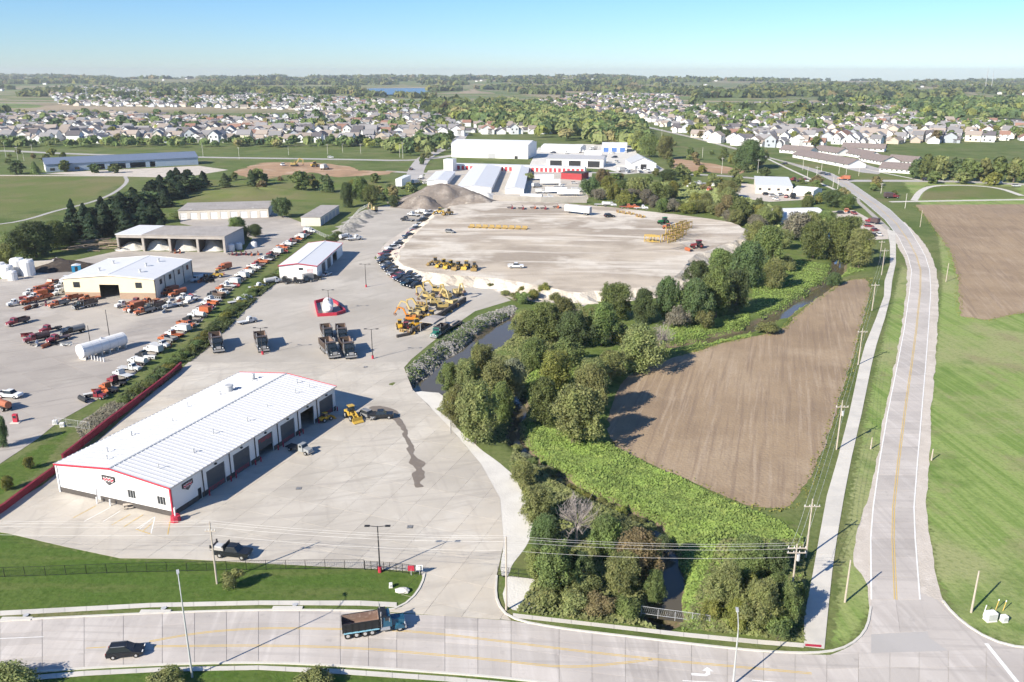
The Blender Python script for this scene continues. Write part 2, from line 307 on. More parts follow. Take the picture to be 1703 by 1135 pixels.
# which growth covers which stretch of land
REG = {
 'lawn': [P((1500,300),(1535,345),(1560,380),(1568,460),(1560,560),(1545,700),(1540,850),(1560,960),(1600,1040),(1720,1082),(2300,1100),(2300,300)), P((1386,1080),(1395,1000),(1408,900),(1420,800),(1452,640),(1480,520),(1500,440),(1512,450),(1505,540),(1475,680),(1450,840),(1447,1010),(1420,1060))],
 'front': [P((-400,880),(15,888),(105,910),(200,930),(430,938),(700,950),(705,965),(682,1000),(400,1006),(-400,1032)), P((-400,1138),(0,1128),(170,1116),(430,1110),(830,1128),(1200,1180),(1200,1300),(-400,1300)), P((-60,790),(30,765),(150,690),(130,700),(60,790),(-60,860))],
 'meadow': [P((850,760),(870,700),(1005,735),(1080,775),(1150,805),(1230,845),(1330,870),(1340,900),(1335,1060),(1130,1060),(860,1025),(830,960),(880,900)), P((900,610),(880,700),(750,640),(720,600),(860,520),(1010,470),(1110,470),(1240,390),(1290,340),(1440,340),(1450,450),(1400,462),(1340,505),(1290,545),(1130,585),(1045,615),(1005,735))],
 'dry': [P((-600,290),(210,292),(215,300),(120,340),(-600,430)), P((290,300),(640,300),(600,340),(480,335),(250,345)), P((1540,308),(1690,310),(1703,330),(1530,333)), P((1290,268),(1540,290),(1520,300),(1400,298)), P((960,300),(1200,300),(1240,330),(1000,340))]}
for key, polys in REG.items():
    val = np.zeros(nx*ny)
    X, Y = GX.ravel(), GY.ravel(); sel = (Y < 1500) & (Y > 60)
    for p in polys: val[sel] = np.maximum(val[sel], np.clip(.5-psd(p, X[sel], Y[sel])/4.0, 0, 1))
    at = gme.attributes.new('cover_'+key, 'FLOAT', 'POINT'); at.data.foreach_set('value', val.astype(np.float32))
def ground_mat():
    m, t, b, out = _nodes('ground'); L = t.links.new
    pos = t.nodes.new('ShaderNodeNewGeometry').outputs['Position']
    def mixc(f, a, c):
        mx = t.nodes.new('ShaderNodeMix'); mx.data_type = 'RGBA'; L(f, mx.inputs[0]); L(a, mx.inputs[6]); L(c, mx.inputs[7]); return mx.outputs[2]
    cur = layered(t, pos, (.125, .165, .05), [((.175, .19, .075), .02, .42, .6, .9), ((.075, .115, .028), .06, .45, .66, .8), ((.205, .185, .095), .035, .54, .7, .7), ((.06, .09, .022), .9, .45, .72, .6), ((.2, .18, .09), 1.7, .6, .74, .4)])
    # country patchwork beyond the town: crops, stubble and bare fields in blocks
    mp = t.nodes.new('ShaderNodeMapping'); mp.inputs[3].default_value = (.0016, .00055, 1); mp.inputs[2].default_value = (0, 0, .12); L(pos, mp.inputs[0])
    vo = t.nodes.new('ShaderNodeTexVoronoi'); vo.distance = 'CHEBYCHEV'; vo.inputs['Scale'].default_value = 1.6; L(mp.outputs[0], vo.inputs['Vector'])
    cr = t.nodes.new('ShaderNodeValToRGB'); cr.color_ramp.interpolation = 'CONSTANT'
    sp = t.nodes.new('ShaderNodeSeparateColor'); L(vo.outputs['Color'], sp.inputs[0]); L(sp.outputs[0], cr.inputs[0])
    els = [(0, (.15, .18, .07)), (.28, (.29, .245, .16)), (.45, (.13, .17, .06)), (.62, (.36, .29, .2)), (.78, (.24, .225, .12)), (.9, (.17, .22, .08))]
    for i, (p, c) in enumerate(els):
        e = cr.color_ramp.elements[i] if i < 2 else cr.color_ramp.elements.new(p)
        e.position = p; e.color = (*c, 1)
    sx = t.nodes.new('ShaderNodeSeparateXYZ'); L(pos, sx.inputs[0])
    mr = t.nodes.new('ShaderNodeMapRange'); mr.inputs[1].default_value = 1500; mr.inputs[2].default_value = 1900; L(sx.outputs[1], mr.inputs[0])
    cur = mixc(mr.outputs[0], cur, cr.outputs[0])
    defs = {'lawn': ((.25, .32, .10), [((.165, .245, .06), (.5, .012, .06), .46, .56, .9), ((.28, .32, .12), (.32, .01, .06), .53, .62, .7), ((.30, .315, .14), .025, .47, .58, .95), ((.27, .24, .13), .07, .54, .66, .75), ((.10, .175, .035), .05, .56, .68, .7), ((.09, .145, .03), 1.1, .5, .75, .6), ((.23, .21, .11), 2.2, .62, .75, .5)]),
            'front': ((.08, .135, .026), [((.10, .145, .034), .06, .45, .6, .85), ((.145, .16, .055), (.03, .25, 0), .5, .68, .75), ((.045, .085, .014), .9, .45, .7, .7), ((.15, .14, .06), 1.6, .6, .74, .5)]),
            'meadow': ((.125, .17, .045), [((.135, .175, .05), .25, .45, .62, .8), ((.055, .09, .02), .5, .5, .68, .8), ((.18, .16, .08), .1, .54, .68, .7)]),
            'dry': ((.135, .165, .05), [((.2, .18, .085), .02, .42, .6, .8), ((.095, .16, .03), .03, .5, .66, .8), ((.15, .13, .06), .3, .5, .7, .4)])}
    nz = t.nodes.new('ShaderNodeTexNoise'); nz.inputs['Scale'].default_value = 1.1; nz.inputs['Detail'].default_value = 3; L(pos, nz.inputs['Vector'])
    for i, (k, (c, ly)) in enumerate(defs.items()):
        at = t.nodes.new('ShaderNodeAttribute'); at.attribute_name = 'cover_'+k
        ad = t.nodes.new('ShaderNodeMath'); ad.operation = 'ADD'; L(at.outputs['Fac'], ad.inputs[0]); L(nz.outputs['Fac'], ad.inputs[1])
        mk = t.nodes.new('ShaderNodeMapRange'); mk.inputs[1].default_value = .88; mk.inputs[2].default_value = 1.12; L(ad.outputs[0], mk.inputs[0])
        cur = mixc(mk.outputs[0], cur, layered(t, pos, c, ly, i*7+3))
    # bare mud on the creek banks
    md = t.nodes.new('ShaderNodeMapRange'); md.inputs[1].default_value = -.5; md.inputs[2].default_value = -1.1; 
    sel = t.nodes.new('ShaderNodeMath'); sel.operation = 'LESS_THAN'; sel.inputs[1].default_value = 1400; L(sx.outputs[1], sel.inputs[0])
    ml = t.nodes.new('ShaderNodeMath'); ml.operation = 'MULTIPLY'; L(sx.outputs[2], md.inputs[0]); L(md.outputs[0], ml.inputs[0]); L(sel.outputs[0], ml.inputs[1])
    cur = mixc(ml.outputs[0], cur, layered(t, pos, (.17, .135, .09), [((.08, .1, .03), .6, .5, .65, .8)], 40))
    L(cur, b.inputs['Base Color']); b.inputs['Roughness'].default_value = .95; b.inputs['Specular IOR Level'].default_value = .1
    n = t.nodes.new('ShaderNodeTexNoise'); n.inputs['Scale'].default_value = 1.4; n.inputs['Detail'].default_value = 4; L(pos, n.inputs['Vector'])
    bp = t.nodes.new('ShaderNodeBump'); bp.inputs['Strength'].default_value = .4; bp.inputs['Distance'].default_value = .3
    L(n.outputs['Fac'], bp.inputs['Height']); L(bp.outputs[0], b.inputs['Normal']); return m
gme.materials.append(ground_mat())
ground = tag(link('ground', gme), kind='structure', label='open grassy land reaching from the roads to the horizon')

# ------------------------------------------------------------------ sheets laid on the land
def densify(poly, step, amp, s=1.0, closed=True):
    out = []; n = len(poly)
    for i in range(n if closed else n-1):
        a, b = Vector(poly[i]), Vector(poly[(i+1) % n]); k = max(1, int((b-a).length/step))
        for j in range(k): out.append(a.lerp(b, j/k))
    if not closed: out.append(Vector(poly[-1]))
    if amp:
        X = np.array([p.x for p in out]); Y = np.array([p.y for p in out])
        wx, wy = wob(X, Y, 1.9*s, 1)+.6*wob(X, Y, .7*s, 4), wob(X, Y, 2.3*s, 3)+.6*wob(X, Y, .8*s, 5)
        out = [Vector((p.x+amp*a, p.y+amp*b)) for p, a, b in zip(out, wx, wy)]
    return out
def chaikin(p, n=2, closed=True):
    for _ in range(n):
        q = [] if closed else [p[0]]
        for i in range(len(p) if closed else len(p)-1):
            a, b = Vector(p[i]), Vector(p[(i+1) % len(p)]); q += [a.lerp(b, .25), a.lerp(b, .75)]
        if not closed: q.append(p[-1])
        p = q
    return p
def sheet(name, poly, z, mt, parent=None, hf=None):
    V = [(p[0], p[1], z if hf is None else hf(p[0], p[1])+z) for p in poly]
    tr = tessellate_polygon([[Vector((p[0], p[1], 0)) for p in poly]])
    me = bpy.data.meshes.new(name); me.from_pydata(V, [], [tuple(t) for t in tr]); me.materials.append(mt); me.update()
    fl = [f for f in me.polygons if f.normal.z < 0]
    if fl: me.flip_normals() if len(fl) > len(me.polygons)/2 else None
    return link(name, me, parent)
def resample(pl, n):
    pl = [Vector(p) for p in pl]; cum = [0]
    for a, b in zip(pl[:-1], pl[1:]): cum.append(cum[-1]+(b-a).length)
    out = []; j = 0
    for i in range(n+1):
        s = cum[-1]*i/n
        while j < len(cum)-2 and cum[j+1] < s: j += 1
        out.append(pl[j].lerp(pl[j+1], min(1, (s-cum[j])/max(cum[j+1]-cum[j], 1e-6))))
    return out
def length(pl): return sum((Vector(b)-Vector(a)).length for a, b in zip(pl[:-1], pl[1:]))
def offset(pl, d):                                     # to the left of travel
    out = []
    for i, p in enumerate(pl):
        a, b = Vector(pl[max(0, i-1)]), Vector(pl[min(len(pl)-1, i+1)]); t = (b-a).normalized(); out.append(Vector((p[0]-t.y*d, p[1]+t.x*d)))
    return out
def ribbon(name, pl, wd, z, mt, parent=None, h=0.0, z2=None):
    a, b = offset(pl, wd/2), offset(pl, -wd/2); n = len(pl); mb = MB()
    if not h: mb.add([(p[0], p[1], z) for p in a]+[(p[0], p[1], z) for p in b], [(i, n+i, n+i+1, i+1) for i in range(n-1)])
    else:
        mb.add([(p[0], p[1], z+h) for p in a]+[(p[0], p[1], z+h) for p in b]+[(p[0], p[1], z) for p in a]+[(p[0], p[1], z) for p in b],
               [(i, n+i, n+i+1, i+1) for i in range(n-1)]+[(2*n+i, i, i+1, 2*n+i+1) for i in range(n-1)]+[(n+i, 3*n+i, 3*n+i+1, n+i+1) for i in range(n-1)]+[(0, 2*n, 3*n, n), (n-1, 2*n-1, 4*n-1, 3*n-1)])
    return mb.build(name, mt, parent)
def struct(o, label=None): return tag(o, label=label, kind='structure')
def ramp2(L_, R_, n): return resample(L_, n), resample(R_, n)
def slab_quads(parent, A, B, lanes, z, mt, name='slab', gap=.028):
    """concrete panels between edge lines A and B, one object each"""
    n = len(A)-1
    for i in range(n):
        for j in range(lanes):
            def q(ii, t): return A[ii].lerp(B[ii], t)
            t0, t1 = j/lanes, (j+1)/lanes; c = [q(i, t0), q(i+1, t0), q(i+1, t1), q(i, t1)]
            slab(parent, c, z+rng.uniform(-.004, .004), mt, name, gap)
def slab(parent, poly, z, mt, name='slab', gap=.02, th=.035):
    cen = sum((Vector(p) for p in poly), Vector((0, 0)))/len(poly)
    pts = []
    for p in poly:
        d = cen-Vector(p); l = d.length
        pts.append(Vector(p)+d*(gap*1.3/max(l, .2)))
    area = sum(pts[i].x*pts[(i+1) % len(pts)].y-pts[(i+1) % len(pts)].x*pts[i].y for i in range(len(pts)))
    if abs(area) < 1.0: return
    if area < 0: pts = pts[::-1]
    loc = Vector((cen.x, cen.y, 0)); mb = MB()
    n = len(pts)
    mb.add([(p.x-cen.x, p.y-cen.y, z) for p in pts]+[(p.x-cen.x, p.y-cen.y, z-th) for p in pts], [list(range(n))]+[(n+i, n+(i+1) % n, (i+1) % n, i) for i in range(n)])
    mb.build(name, mt, parent, loc)
def clip_cell(poly, cell):
    out = [Vector(p) for p in poly]; n = len(cell)
    for i in range(n):
        a, b = cell[i], cell[(i+1) % n]; inp, out = out, []
        def sd(p): return (b[0]-a[0])*(p[1]-a[1])-(b[1]-a[1])*(p[0]-a[0])
        for j in range(len(inp)):
            p, q = inp[j], inp[(j+1) % len(inp)]; sp, sq = sd(p), sd(q)
            if sp >= 0: out.append(p)
            if (sp >= 0) != (sq >= 0): out.append(p.lerp(q, sp/(sp-sq)))
        if len(out) < 3: return []
    return out
def grid_slabs(parent, poly, org, ang, sx, sy, z, mt, skip=None, limit=300):
    ux, uy = Vector((math.cos(ang), math.sin(ang))), Vector((-math.sin(ang), math.cos(ang)))
    rel = [(Vector(p)-org) for p in poly]; a = [r.dot(ux) for r in rel]; b = [r.dot(uy) for r in rel]; cells = []
    for i in range(math.floor(min(a)/sx), math.ceil(max(a)/sx)):
        for j in range(math.floor(min(b)/sy), math.ceil(max(b)/sy)):
            cell = [org+ux*(i+di)*sx+uy*(j+dj)*sy for di, dj in ((0,0),(1,0),(1,1),(0,1))]
            cen = (cell[0]+cell[2])/2
            if skip and skip(cen): continue
            c = clip_cell(poly, cell)
            if c: cells.append((cen.length, c))
    cells.sort(key=lambda t: t[0])
    for d, c in cells[:limit]: slab(parent, c, z+rng.uniform(-.004, .004), mt)
    return len(cells)

# water
def widestrip(pl, wd): return [*offset(pl, wd), *offset(pl, -wd)[::-1]]
def water(name, pl, wd, z, label):
    pl = resample(chaikin(pl, 2, False), 60); a, b = offset(pl, wd), offset(pl, -wd); n = len(pl)
    return struct(MB().add([(p.x, p.y, z) for p in a]+[(p.x, p.y, z) for p in b], [(n+i, n+i+1, i+1, i) for i in range(n-1)]).build(name, M['creek'], None), label)
water('creek_water', CREEK_A, 4.5, -1.75, 'narrow brown creek winding between trees to the culvert')
water('creek_water', CREEK_B, 6.5, -1.72, 'still grey creek reach beside the riprap bank')
lake = [G(x, y, LAKE_Z) for x, y in ((596,150),(620,147),(655,146),(660,143),(690,142),(705,143),(712,150),(718,156),(690,158),(650,158),(615,157),(600,154))]
struct(sheet('lake', chaikin([p.to_2d() for p in lake], 2), LAKE_Z+.6, M['lake']), 'distant blue lake below the wooded hills')

# ------------------------------------------------------------------ lower road
N_EDGE = P((-320,1066),(0,1034),(140,1027),(270,1021),(430,1016),(566,1017),(660,1021),(740,1025),(850,1033),(930,1047),(1040,1060),(1150,1073),(1270,1086),(1375,1090),(1480,1086),(1577,1083),(1703,1080),(1900,1088))
S_EDGE = P((-320,1152),(0,1122),(140,1110),(270,1104),(430,1100),(566,1106),(660,1112),(740,1118),(850,1127),(930,1137),(1040,1150),(1150,1165),(1270,1180),(1375,1190),(1480,1194),(1577,1200),(1703,1205),(1900,1215))
def pairs(A, B, step):
    k = max(1, int(length(A)/step)); ts = []
    a2, b2 = [], []
    # keep the vertex pairing of both edges, subdivide each span alike
    for i in range(len(A)-1):
        n = max(1, round((Vector(A[i+1])-Vector(A[i])).length/step))
        for j in range(n): a2.append(Vector(A[i]).lerp(Vector(A[i+1]), j/n)); b2.append(Vector(B[i]).lerp(Vector(B[i+1]), j/n))
    a2.append(Vector(A[-1])); b2.append(Vector(B[-1])); return a2, b2
ra, rb = pairs(N_EDGE, S_EDGE, 5.0)
road = struct(sheet('road', ra+rb[::-1], .02, M['joint']), 'wide pale concrete road crossing the foreground')
slab_quads(road, ra, rb, 4, .06, M['road'])
# ------------------------------------------------------------------ right road
RL = P((1449,1092),(1449,1055),(1449,998),(1448,896),(1452,845),(1463,766),(1477,684),(1494,600),(1504,547),(1513,483),(1516,450),(1510,427),(1495,396),(1472,366),(1436,335),(1393,306),(1357,288),(1304,270),(1273,262),(1235,252),(1160,232),(1100,218),(1055,208))
RR = P((1600,1086),(1545,1050),(1530,998),(1522,896),(1520,845),(1526,766),(1533,684),(1540,600),(1544,547),(1548,483),(1546,450),(1539,427),(1528,407),(1510,378),(1480,349),(1418,306),(1384,289),(1316,271),(1284,263),(1244,252),(1166,231),(1105,217),(1060,207))
qa, qb = pairs(RL, RR, 6.5)
side_road = struct(sheet('side_road', [Vector(p) for p in qa]+[Vector(p) for p in qb[::-1]], .016, M['far_road']), 'two lane concrete road curving away on the right')
nn = next(i for i, p in enumerate(qa) if p.y > 420)
slab_quads(side_road, qa[1:nn], qb[1:nn], 2, .055, M['road'])
struct(sheet('junction_paving', chaikin(P((1375,1092),(1420,1074),(1443,1047),(1447,1012),(1449,1000)), 2, False)+P((1449,1096),(1375,1096)), .024, M['road']), 'grey paving in the left corner of the junction')
struct(sheet('junction_paving', chaikin(P((1527,985),(1570,1003),(1588,1025),(1622,1052),(1662,1071),(1710,1080)), 1, False)+P((1710,1092),(1590,1092),(1545,1060)), .026, M['road']), 'grey paving in the right corner of the junction')
def midline(A, B, t): return [Vector(a).lerp(Vector(b), t) for a, b in zip(A, B)]
def mark(name, pl, wd, mt, z=.068, parent=None): return ribbon(name, pl, wd, z, mt, parent)
mk = mark
i0 = next(i for i, p in enumerate(qa) if p.y > 103)
mk('centre_line', offset(midline(qa, qb, .5)[i0:], .17), .14, M['yellow_line'], .07, side_road); mk('centre_line', offset(midline(qa, qb, .5)[i0:], -.17), .14, M['yellow_line'], .07, side_road)
mk('edge_line', [Vector(p) for p in qa[2:]], .22, M['white_line'], .07, side_road); mk('edge_line', [Vector(p) for p in qb[i0:]], .22, M['white_line'], .07, side_road)
for pts in (((248,1068),(330,1053),(430,1045),(566,1047),(660,1049),(740,1056),(830,1067),(958,1083),(1085,1097),(1260,1113),(1350,1121)), ((255,1076),(430,1074),(590,1078),(707,1088),(830,1099),(894,1107),(945,1110),(983,1109),(1040,1103),(1085,1098))):
    for d in (.13, -.13): mk('centre_line', offset(resample(chaikin(P(*pts), 2, False), 60), d), .12, M['yellow_line'], .07, road)
mk('centre_line', P((143,1079),(176,1077)), .15, M['yellow_line'], .07, road)
for a, b in (((0,1063),(72,1060)), ((1135,1133),(1190,1136)), ((1250,1132),(1290,1136))): mk('lane_line', P(a, b), .14, M['white_line'], .07, road)
mk('stop_line', P((1640,1071),(1692,1136)), .55, M['white_line'], .07, road)
# turn arrow
ar = [(0,0),(2.2,0),(2.9,.5),(2.9,1.3),(3.5,1.3),(2.6,2.3),(1.7,1.3),(2.3,1.3),(2.3,.8),(2.0,.55),(0,.55)]
pA = G(1150,1124).to_2d(); d = (G(1178,1126).to_2d()-pA).normalized(); nrm = Vector((-d.y, d.x))
sheet('turn_arrow', [pA+d*x*.85+nrm*y*.8 for x, y in ar], .07, M['white_line'], road)
# ------------------------------------------------------------------ kerbs, walks, shoulders
def kerb(pts, label, smooth=True):
    pl = P(*pts); pl = resample(chaikin(pl, 2, False), max(8, int(length(pl)/2))) if smooth else pl
    return struct(ribbon('kerb', pl, .32, 0.0, M['kerb'], None, .17), label)
kerb(((-320,1065),(0,1033),(140,1026),(270,1020),(430,1015),(566,1016),(640,1018),(668,1010),(690,992),(702,972),(706,955)), 'pale kerb from the lawn round into the yard entrance')
kerb(((826,958),(824,990),(830,1010),(850,1031),(930,1046),(1040,1059),(1150,1072),(1270,1085),(1375,1088),(1420,1072),(1443,1045),(1448,1010)), 'pale kerb along the creek side of the front road')
kerb(((-320,1154),(0,1124),(140,1112),(270,1106),(430,1102),(566,1108),(740,1120),(850,1129),(1040,1152)), 'pale kerb on the near side of the front road')
kerb(((1568,1000),(1585,1022),(1620,1050),(1660,1070),(1703,1079),(1900,1087)), 'pale kerb rounding the right corner lawn')
def walk(name, A, B, step, label, z=.10, lanes=1, mt='walk', slabs=True):
    a, b = pairs(P(*A), P(*B), step); o = struct(sheet(name, a+b[::-1], .045, M['joint']), label)
    if slabs: slab_quads(o, a, b, lanes, z, M[mt], 'slab', .02)
    return o
walk('sidewalk', ((-320,1043),(0,1017),(250,1004),(430,1000),(600,1000),(660,1003)), ((-320,1053),(0,1025),(250,1011),(430,1007),(600,1008),(660,1011)), 3.2, 'pale sidewalk along the lawn by the front road')
walk('sidewalk', ((853,1021),(983,1036),(1137,1053),(1260,1065),(1337,1071)), ((853,1028),(983,1042),(1137,1060),(1260,1072),(1337,1078)), 3.2, 'pale sidewalk between the creek trees and front road')
walk('sidewalk', ((-320,1160),(0,1129),(140,1117),(270,1111),(430,1108),(566,1114),(740,1126),(850,1136)), ((-320,1170),(0,1137),(140,1125),(270,1118),(430,1115),(566,1122),(740,1134),(850,1145)), 3.2, 'pale sidewalk on the near verge of the front road')
walk('footpath', ((1337,1076),(1337,1029),(1352,952),(1362,896),(1375,825),(1393,763),(1412,689),(1430,605),(1439,573),(1457,529),(1470,493),(1471,468),(1480,440),(1480,407),(1475,381)),
     ((1371,1080),(1376,1029),(1384,952),(1392,896),(1404,825),(1416,763),(1433,689),(1450,605),(1458,573),(1472,529),(1481,493),(1484,466),(1490,438),(1490,407),(1489,386)), 4.5, 'wide pale concrete footpath beside the field')
walk('footpath', ((1474,383),(1450,360),(1426,338),(1424,330)), ((1481,381),(1456,358),(1431,336),(1428,328)), 30, 'thin pale footpath beyond the side road bend', slabs=False, z=.1)
for a, z in (((1375,1078),.1),): pass
sheet('tactile_strip', P((1339,1072),(1366,1074),(1366,1078),(1339,1076)), .115, M['red_trim'])['kind'] = 'structure'
bpy.data.objects['tactile_strip']['label'] = 'dark red tactile strip at the foot of the path'
def gravelstrip(pts, label, mt='gravel', z=.011, amp=.5):
    return struct(sheet('gravel_verge', densify(chaikin(P(*pts), 1), 1.0, amp*.7, 2.2), z, M[mt]), label)
gravelstrip(((1450,1030),(1438,960),(1416,935),(1425,880),(1445,825),(1458,770),(1470,690),(1488,610),(1500,540),(1508,480),(1509,440),(1496,415),(1480,385),(1495,385),(1520,430),(1525,470),(1510,600),(1490,690),(1475,800),(1460,1030)), 'sandy gravel verge left of the side road', amp=.35)
gravelstrip(((1520,1010),(1575,1012),(1558,960),(1548,900),(1540,840),(1545,780),(1548,690),(1556,600),(1561,520),(1560,460),(1550,425),(1533,400),(1520,385),(1500,365),(1500,385),(1530,430),(1538,500),(1530,650),(1515,850),(1515,950)), 'sandy gravel verge right of the side road', amp=.35)
gravelstrip(((838,905),(832,830),(800,772),(745,708),(700,662),(684,650),(745,655),(748,700),(795,745),(845,780),(868,815),(888,860),(885,890),(862,925),(845,950),(835,1000),(858,1018),(905,1015),(915,990),(920,970),(880,962),(850,958),(828,958)), 'white gravel bank along the entrance drive', 'white_gravel', .03, .3)

# ------------------------------------------------------------------ yards
YARD = P((-40,880),(15,888),(105,909),(200,929),(300,930),(430,937),(560,944),(650,948),(700,952),(705,968),(690,992),(668,1010),(640,1018),(850,1032),(830,1010),(825,990),(826,958),(838,905),(832,830),(800,772),(745,708),(700,662),(686,648),(672,612),(684,598),(735,556),(790,518),(850,500),(800,470),(700,450),(645,440),(622,430),(640,405),(690,372),(735,346),(700,338),(640,342),(600,352),(560,392),(480,452),(430,474),(390,522),(345,575),(300,615),(240,665),(150,745),(70,808),(-40,872))
yard = struct(sheet('yard_paving', YARD, .012, M['joint']), 'pale concrete yard round the white workshop')
BA, BB, BC = G(289, 860).to_2d(), G(559, 682).to_2d(), G(105, 816).to_2d()   # workshop corners
B_ANG = math.atan2(BB.y-BA.y, BB.x-BA.x)
yn = clip_cell(YARD, [Vector((-200, 60)), Vector((60, 60)), Vector((60, 216)), Vector((-200, 216))])
yf = clip_cell(YARD, [Vector((-200, 216.03)), Vector((60, 216.03)), Vector((60, 600)), Vector((-200, 600))])
def inshop(c):
    r = c-BA; u = Vector((math.cos(B_ANG), math.sin(B_ANG))); a, b = r.dot(u), r.dot(Vector((-u.y, u.x))); return 5 < a < 48 and 5 < b < 21
print('slabs', grid_slabs(yard, yn, BA, B_ANG, 6.4, 5.4, .05, M['concrete'], inshop, 295))
struct(sheet('yard_paving', yf, .03, M['yard_dust']), 'pale dusty upper yard where the dump trucks park')
NB = P((-260,800),(0,772),(60,732),(100,700),(150,672),(210,636),(262,588),(330,540),(385,484),(425,452),(475,412),(512,385),(505,372),(455,352),(440,362),(300,362),(300,372),(420,396),(405,420),(195,418),(130,432),(60,448),(0,465),(-260,520))
nyard = struct(sheet('depot_paving', NB, .012, M['joint']), 'worn pale asphalt of the neighbouring depot yard')
print('nslabs', grid_slabs(nyard, NB, G(205, 500).to_2d(), R(52), 11, 8.5, .05, M['asphalt_pale'], None, 295))
# wet trail on the yard
wet = P((612,676),(640,676),(662,684),(668,700),(676,716),(684,735),(690,748),(688,756),(694,764),(702,766),(704,775),(700,778),(706,786),(704,797),(699,803),(703,810),(694,812),(688,810),(690,800),(686,790),(690,782),(681,773),(682,766),(686,762),(676,752),(680,742),(673,728),(666,712),(656,700),(640,690),(618,684))
struct(sheet('wet_trail', densify(chaikin(wet, 2), .35, .4, .8), .075, M['wet']), 'dark wet trail running across the concrete yard')
# parking lines in front of the workshop
for a, b in (((160,842),(122,862)),((183,845),(140,868)),((200,851),(172,868)),((217,856),(186,874)),((238,857),(206,877)),((258,860),(226,881)),((258,860),(251,889)),((226,881),(251,889)),((283,867),(279,890)),((250,866),(232,881)),((254,870),(238,884))):
    tag(mk('parking_line', P(a, b), .16, M['yellow_line' if rng.random() < .5 else 'white_line'], .074, yard))
# fields
struct(sheet('field', densify(chaikin(P((1008,735),(1018,662),(1045,622),(1130,592),(1240,562),(1298,552),(1338,512),(1402,467),(1452,462),(1432,545),(1402,650),(1372,740),(1338,812),(1312,842),(1288,850),(1230,838),(1150,800),(1080,772)), 1), 1.5, .5), .03, M['soil']), 'bare brown ploughed field between creek and footpath')
struct(sheet('field', densify(P((1522,341),(1541,363),(1580,417),(1592,458),(1598,527),(1641,533),(1703,520),(2100,470),(2300,338)), 2.5, .6), .03, M['soil']), 'bare brown ploughed field right of the side road')
struct(sheet('building_site', densify(P((385,288),(430,271),(520,270),(580,277),(600,284),(650,286),(655,290),(560,295),(520,288),(470,292),(430,300)), 4, 4.0, 4), .03, M['orange_dirt']), 'orange dirt building site beyond the conifers')
gravelstrip(((850,500),(800,470),(740,452),(760,446),(860,460),(960,480),(985,500),(960,520),(905,505),(870,498)), 'whitish scraped slope below the dirt pad', 'bank', .02, .8)
struct(sheet('storage_paving', P((700,300),(712,284),(752,281),(985,287),(978,332),(880,336),(800,332),(740,318)), .014, M['concrete']), 'pale paving round the self storage units')
struct(sheet('storage_paving', P((880,276),(895,246),(960,240),(1050,240),(1060,256),(1110,285),(1040,290),(1010,282)), .016, M['white_gravel']), 'pale works yard beyond the low white warehouse')
struct(sheet('storage_paving', P((1140,318),(1150,306),(1230,304),(1330,318),(1350,332),(1280,336),(1200,326)), .015, M['gravel']), 'gravel yard round the cream box warehouse')
struct(sheet('storage_paving', P((1375,368),(1370,352),(1420,350),(1475,380),(1478,398),(1440,400),(1420,385)), .015, M['gravel']), 'gravel car yard beside the footpath end')
struct(sheet('storage_paving', P((1420,268),(1475,284),(1460,290),(1432,287),(1400,279)), .014, M['far_road']), 'parking court of the low apartments')
struct(sheet('storage_paving', P((60,289),(330,276),(380,283),(300,296),(210,294)), .014, M['gravel']), 'pale forecourt of the long blue roofed building')
struct(sheet('brush_strip', densify(P((130,705),(170,678),(215,655),(300,612),(302,618),(250,656),(180,709),(140,741),(120,745),(150,712)), 1.5, .4), .02, M['dead_brush']), 'grey dead brush between the depot and the red wall')
gravelstrip(((745,344),(690,371),(640,404),(620,430),(645,446),(720,462),(800,470),(800,455),(690,452),(668,440),(668,418),(690,395),(745,350)), 'pale gravel strip between the bank row and the pad', 'gravel', .018, .5)
struct(sheet('field', densify(P((1110,262),(1180,272),(1240,284),(1230,290),(1120,284)), 4, 2, 3), .03, M['orange_dirt']), 'dull bare ground patch beyond the scrub')
# dirt pad
PAD_Z = 2.8
ptop = chaikin([G(x, y, PAD_Z).to_2d() for x, y in ((735,349),(710,372),(684,395),(664,418),(662,438),(690,450),(745,457),(800,461),(852,466),(905,478),(960,488),(1005,482),(1060,480),(1110,470),(1137,448),(1152,424),(1200,409),(1234,396),(1240,380),(1215,369),(1150,360),(1080,352),(1030,346),(960,340),(900,336),(830,334),(770,338))], 2)
ptop = densify(ptop, 2.5, .6)
if sum(a.x*b.y-b.x*a.y for a, b in zip(ptop, ptop[1:]+ptop[:1])) < 0: ptop = ptop[::-1]
n = len(ptop); nrmz = []
for i in range(n):
    t = (ptop[(i+2) % n]-ptop[i-2]).normalized(); nrmz.append(Vector((t.y, -t.x)))
mb = MB(); rows = []
for fr, zz in ((0, 0), (.3, -.8), (.7, -2.2), (1, -3.05)):
    rows.append([(p.x+m.x*fr*(6.0+2.2*math.sin(p.x*.33+p.y*.21)+1.4*math.sin(p.x*.9-p.y*.6))+rng.uniform(-.5, .5)*(fr > 0), p.y+m.y*fr*6.5+rng.uniform(-.5, .5)*(fr > 0), PAD_Z+zz+(rng.uniform(-.25, .25)+.55*math.sin(p.x*1.1+p.y*.7+fr))*(0 < fr < 1)) for p, m in zip(ptop, nrmz)])
vs = [v for r in rows for v in r]; fs = [(k*n+i, (k+1)*n+i, (k+1)*n+(i+1) % n, k*n+(i+1) % n) for k in range(3) for i in range(n)]
mb.add(vs, fs)
tr = tessellate_polygon([[Vector((p.x, p.y, 0)) for p in ptop]]); mb.f += [list(t) if True else t for t in tr]
pad = mb.build('dirt_pad', [M['pad'], M['bank']]); pad.data.polygons.foreach_set('material_index', np.array([1]*len(fs)+[0]*(len(mb.f)-len(fs)), np.int32))
pm = pad.data
import bmesh
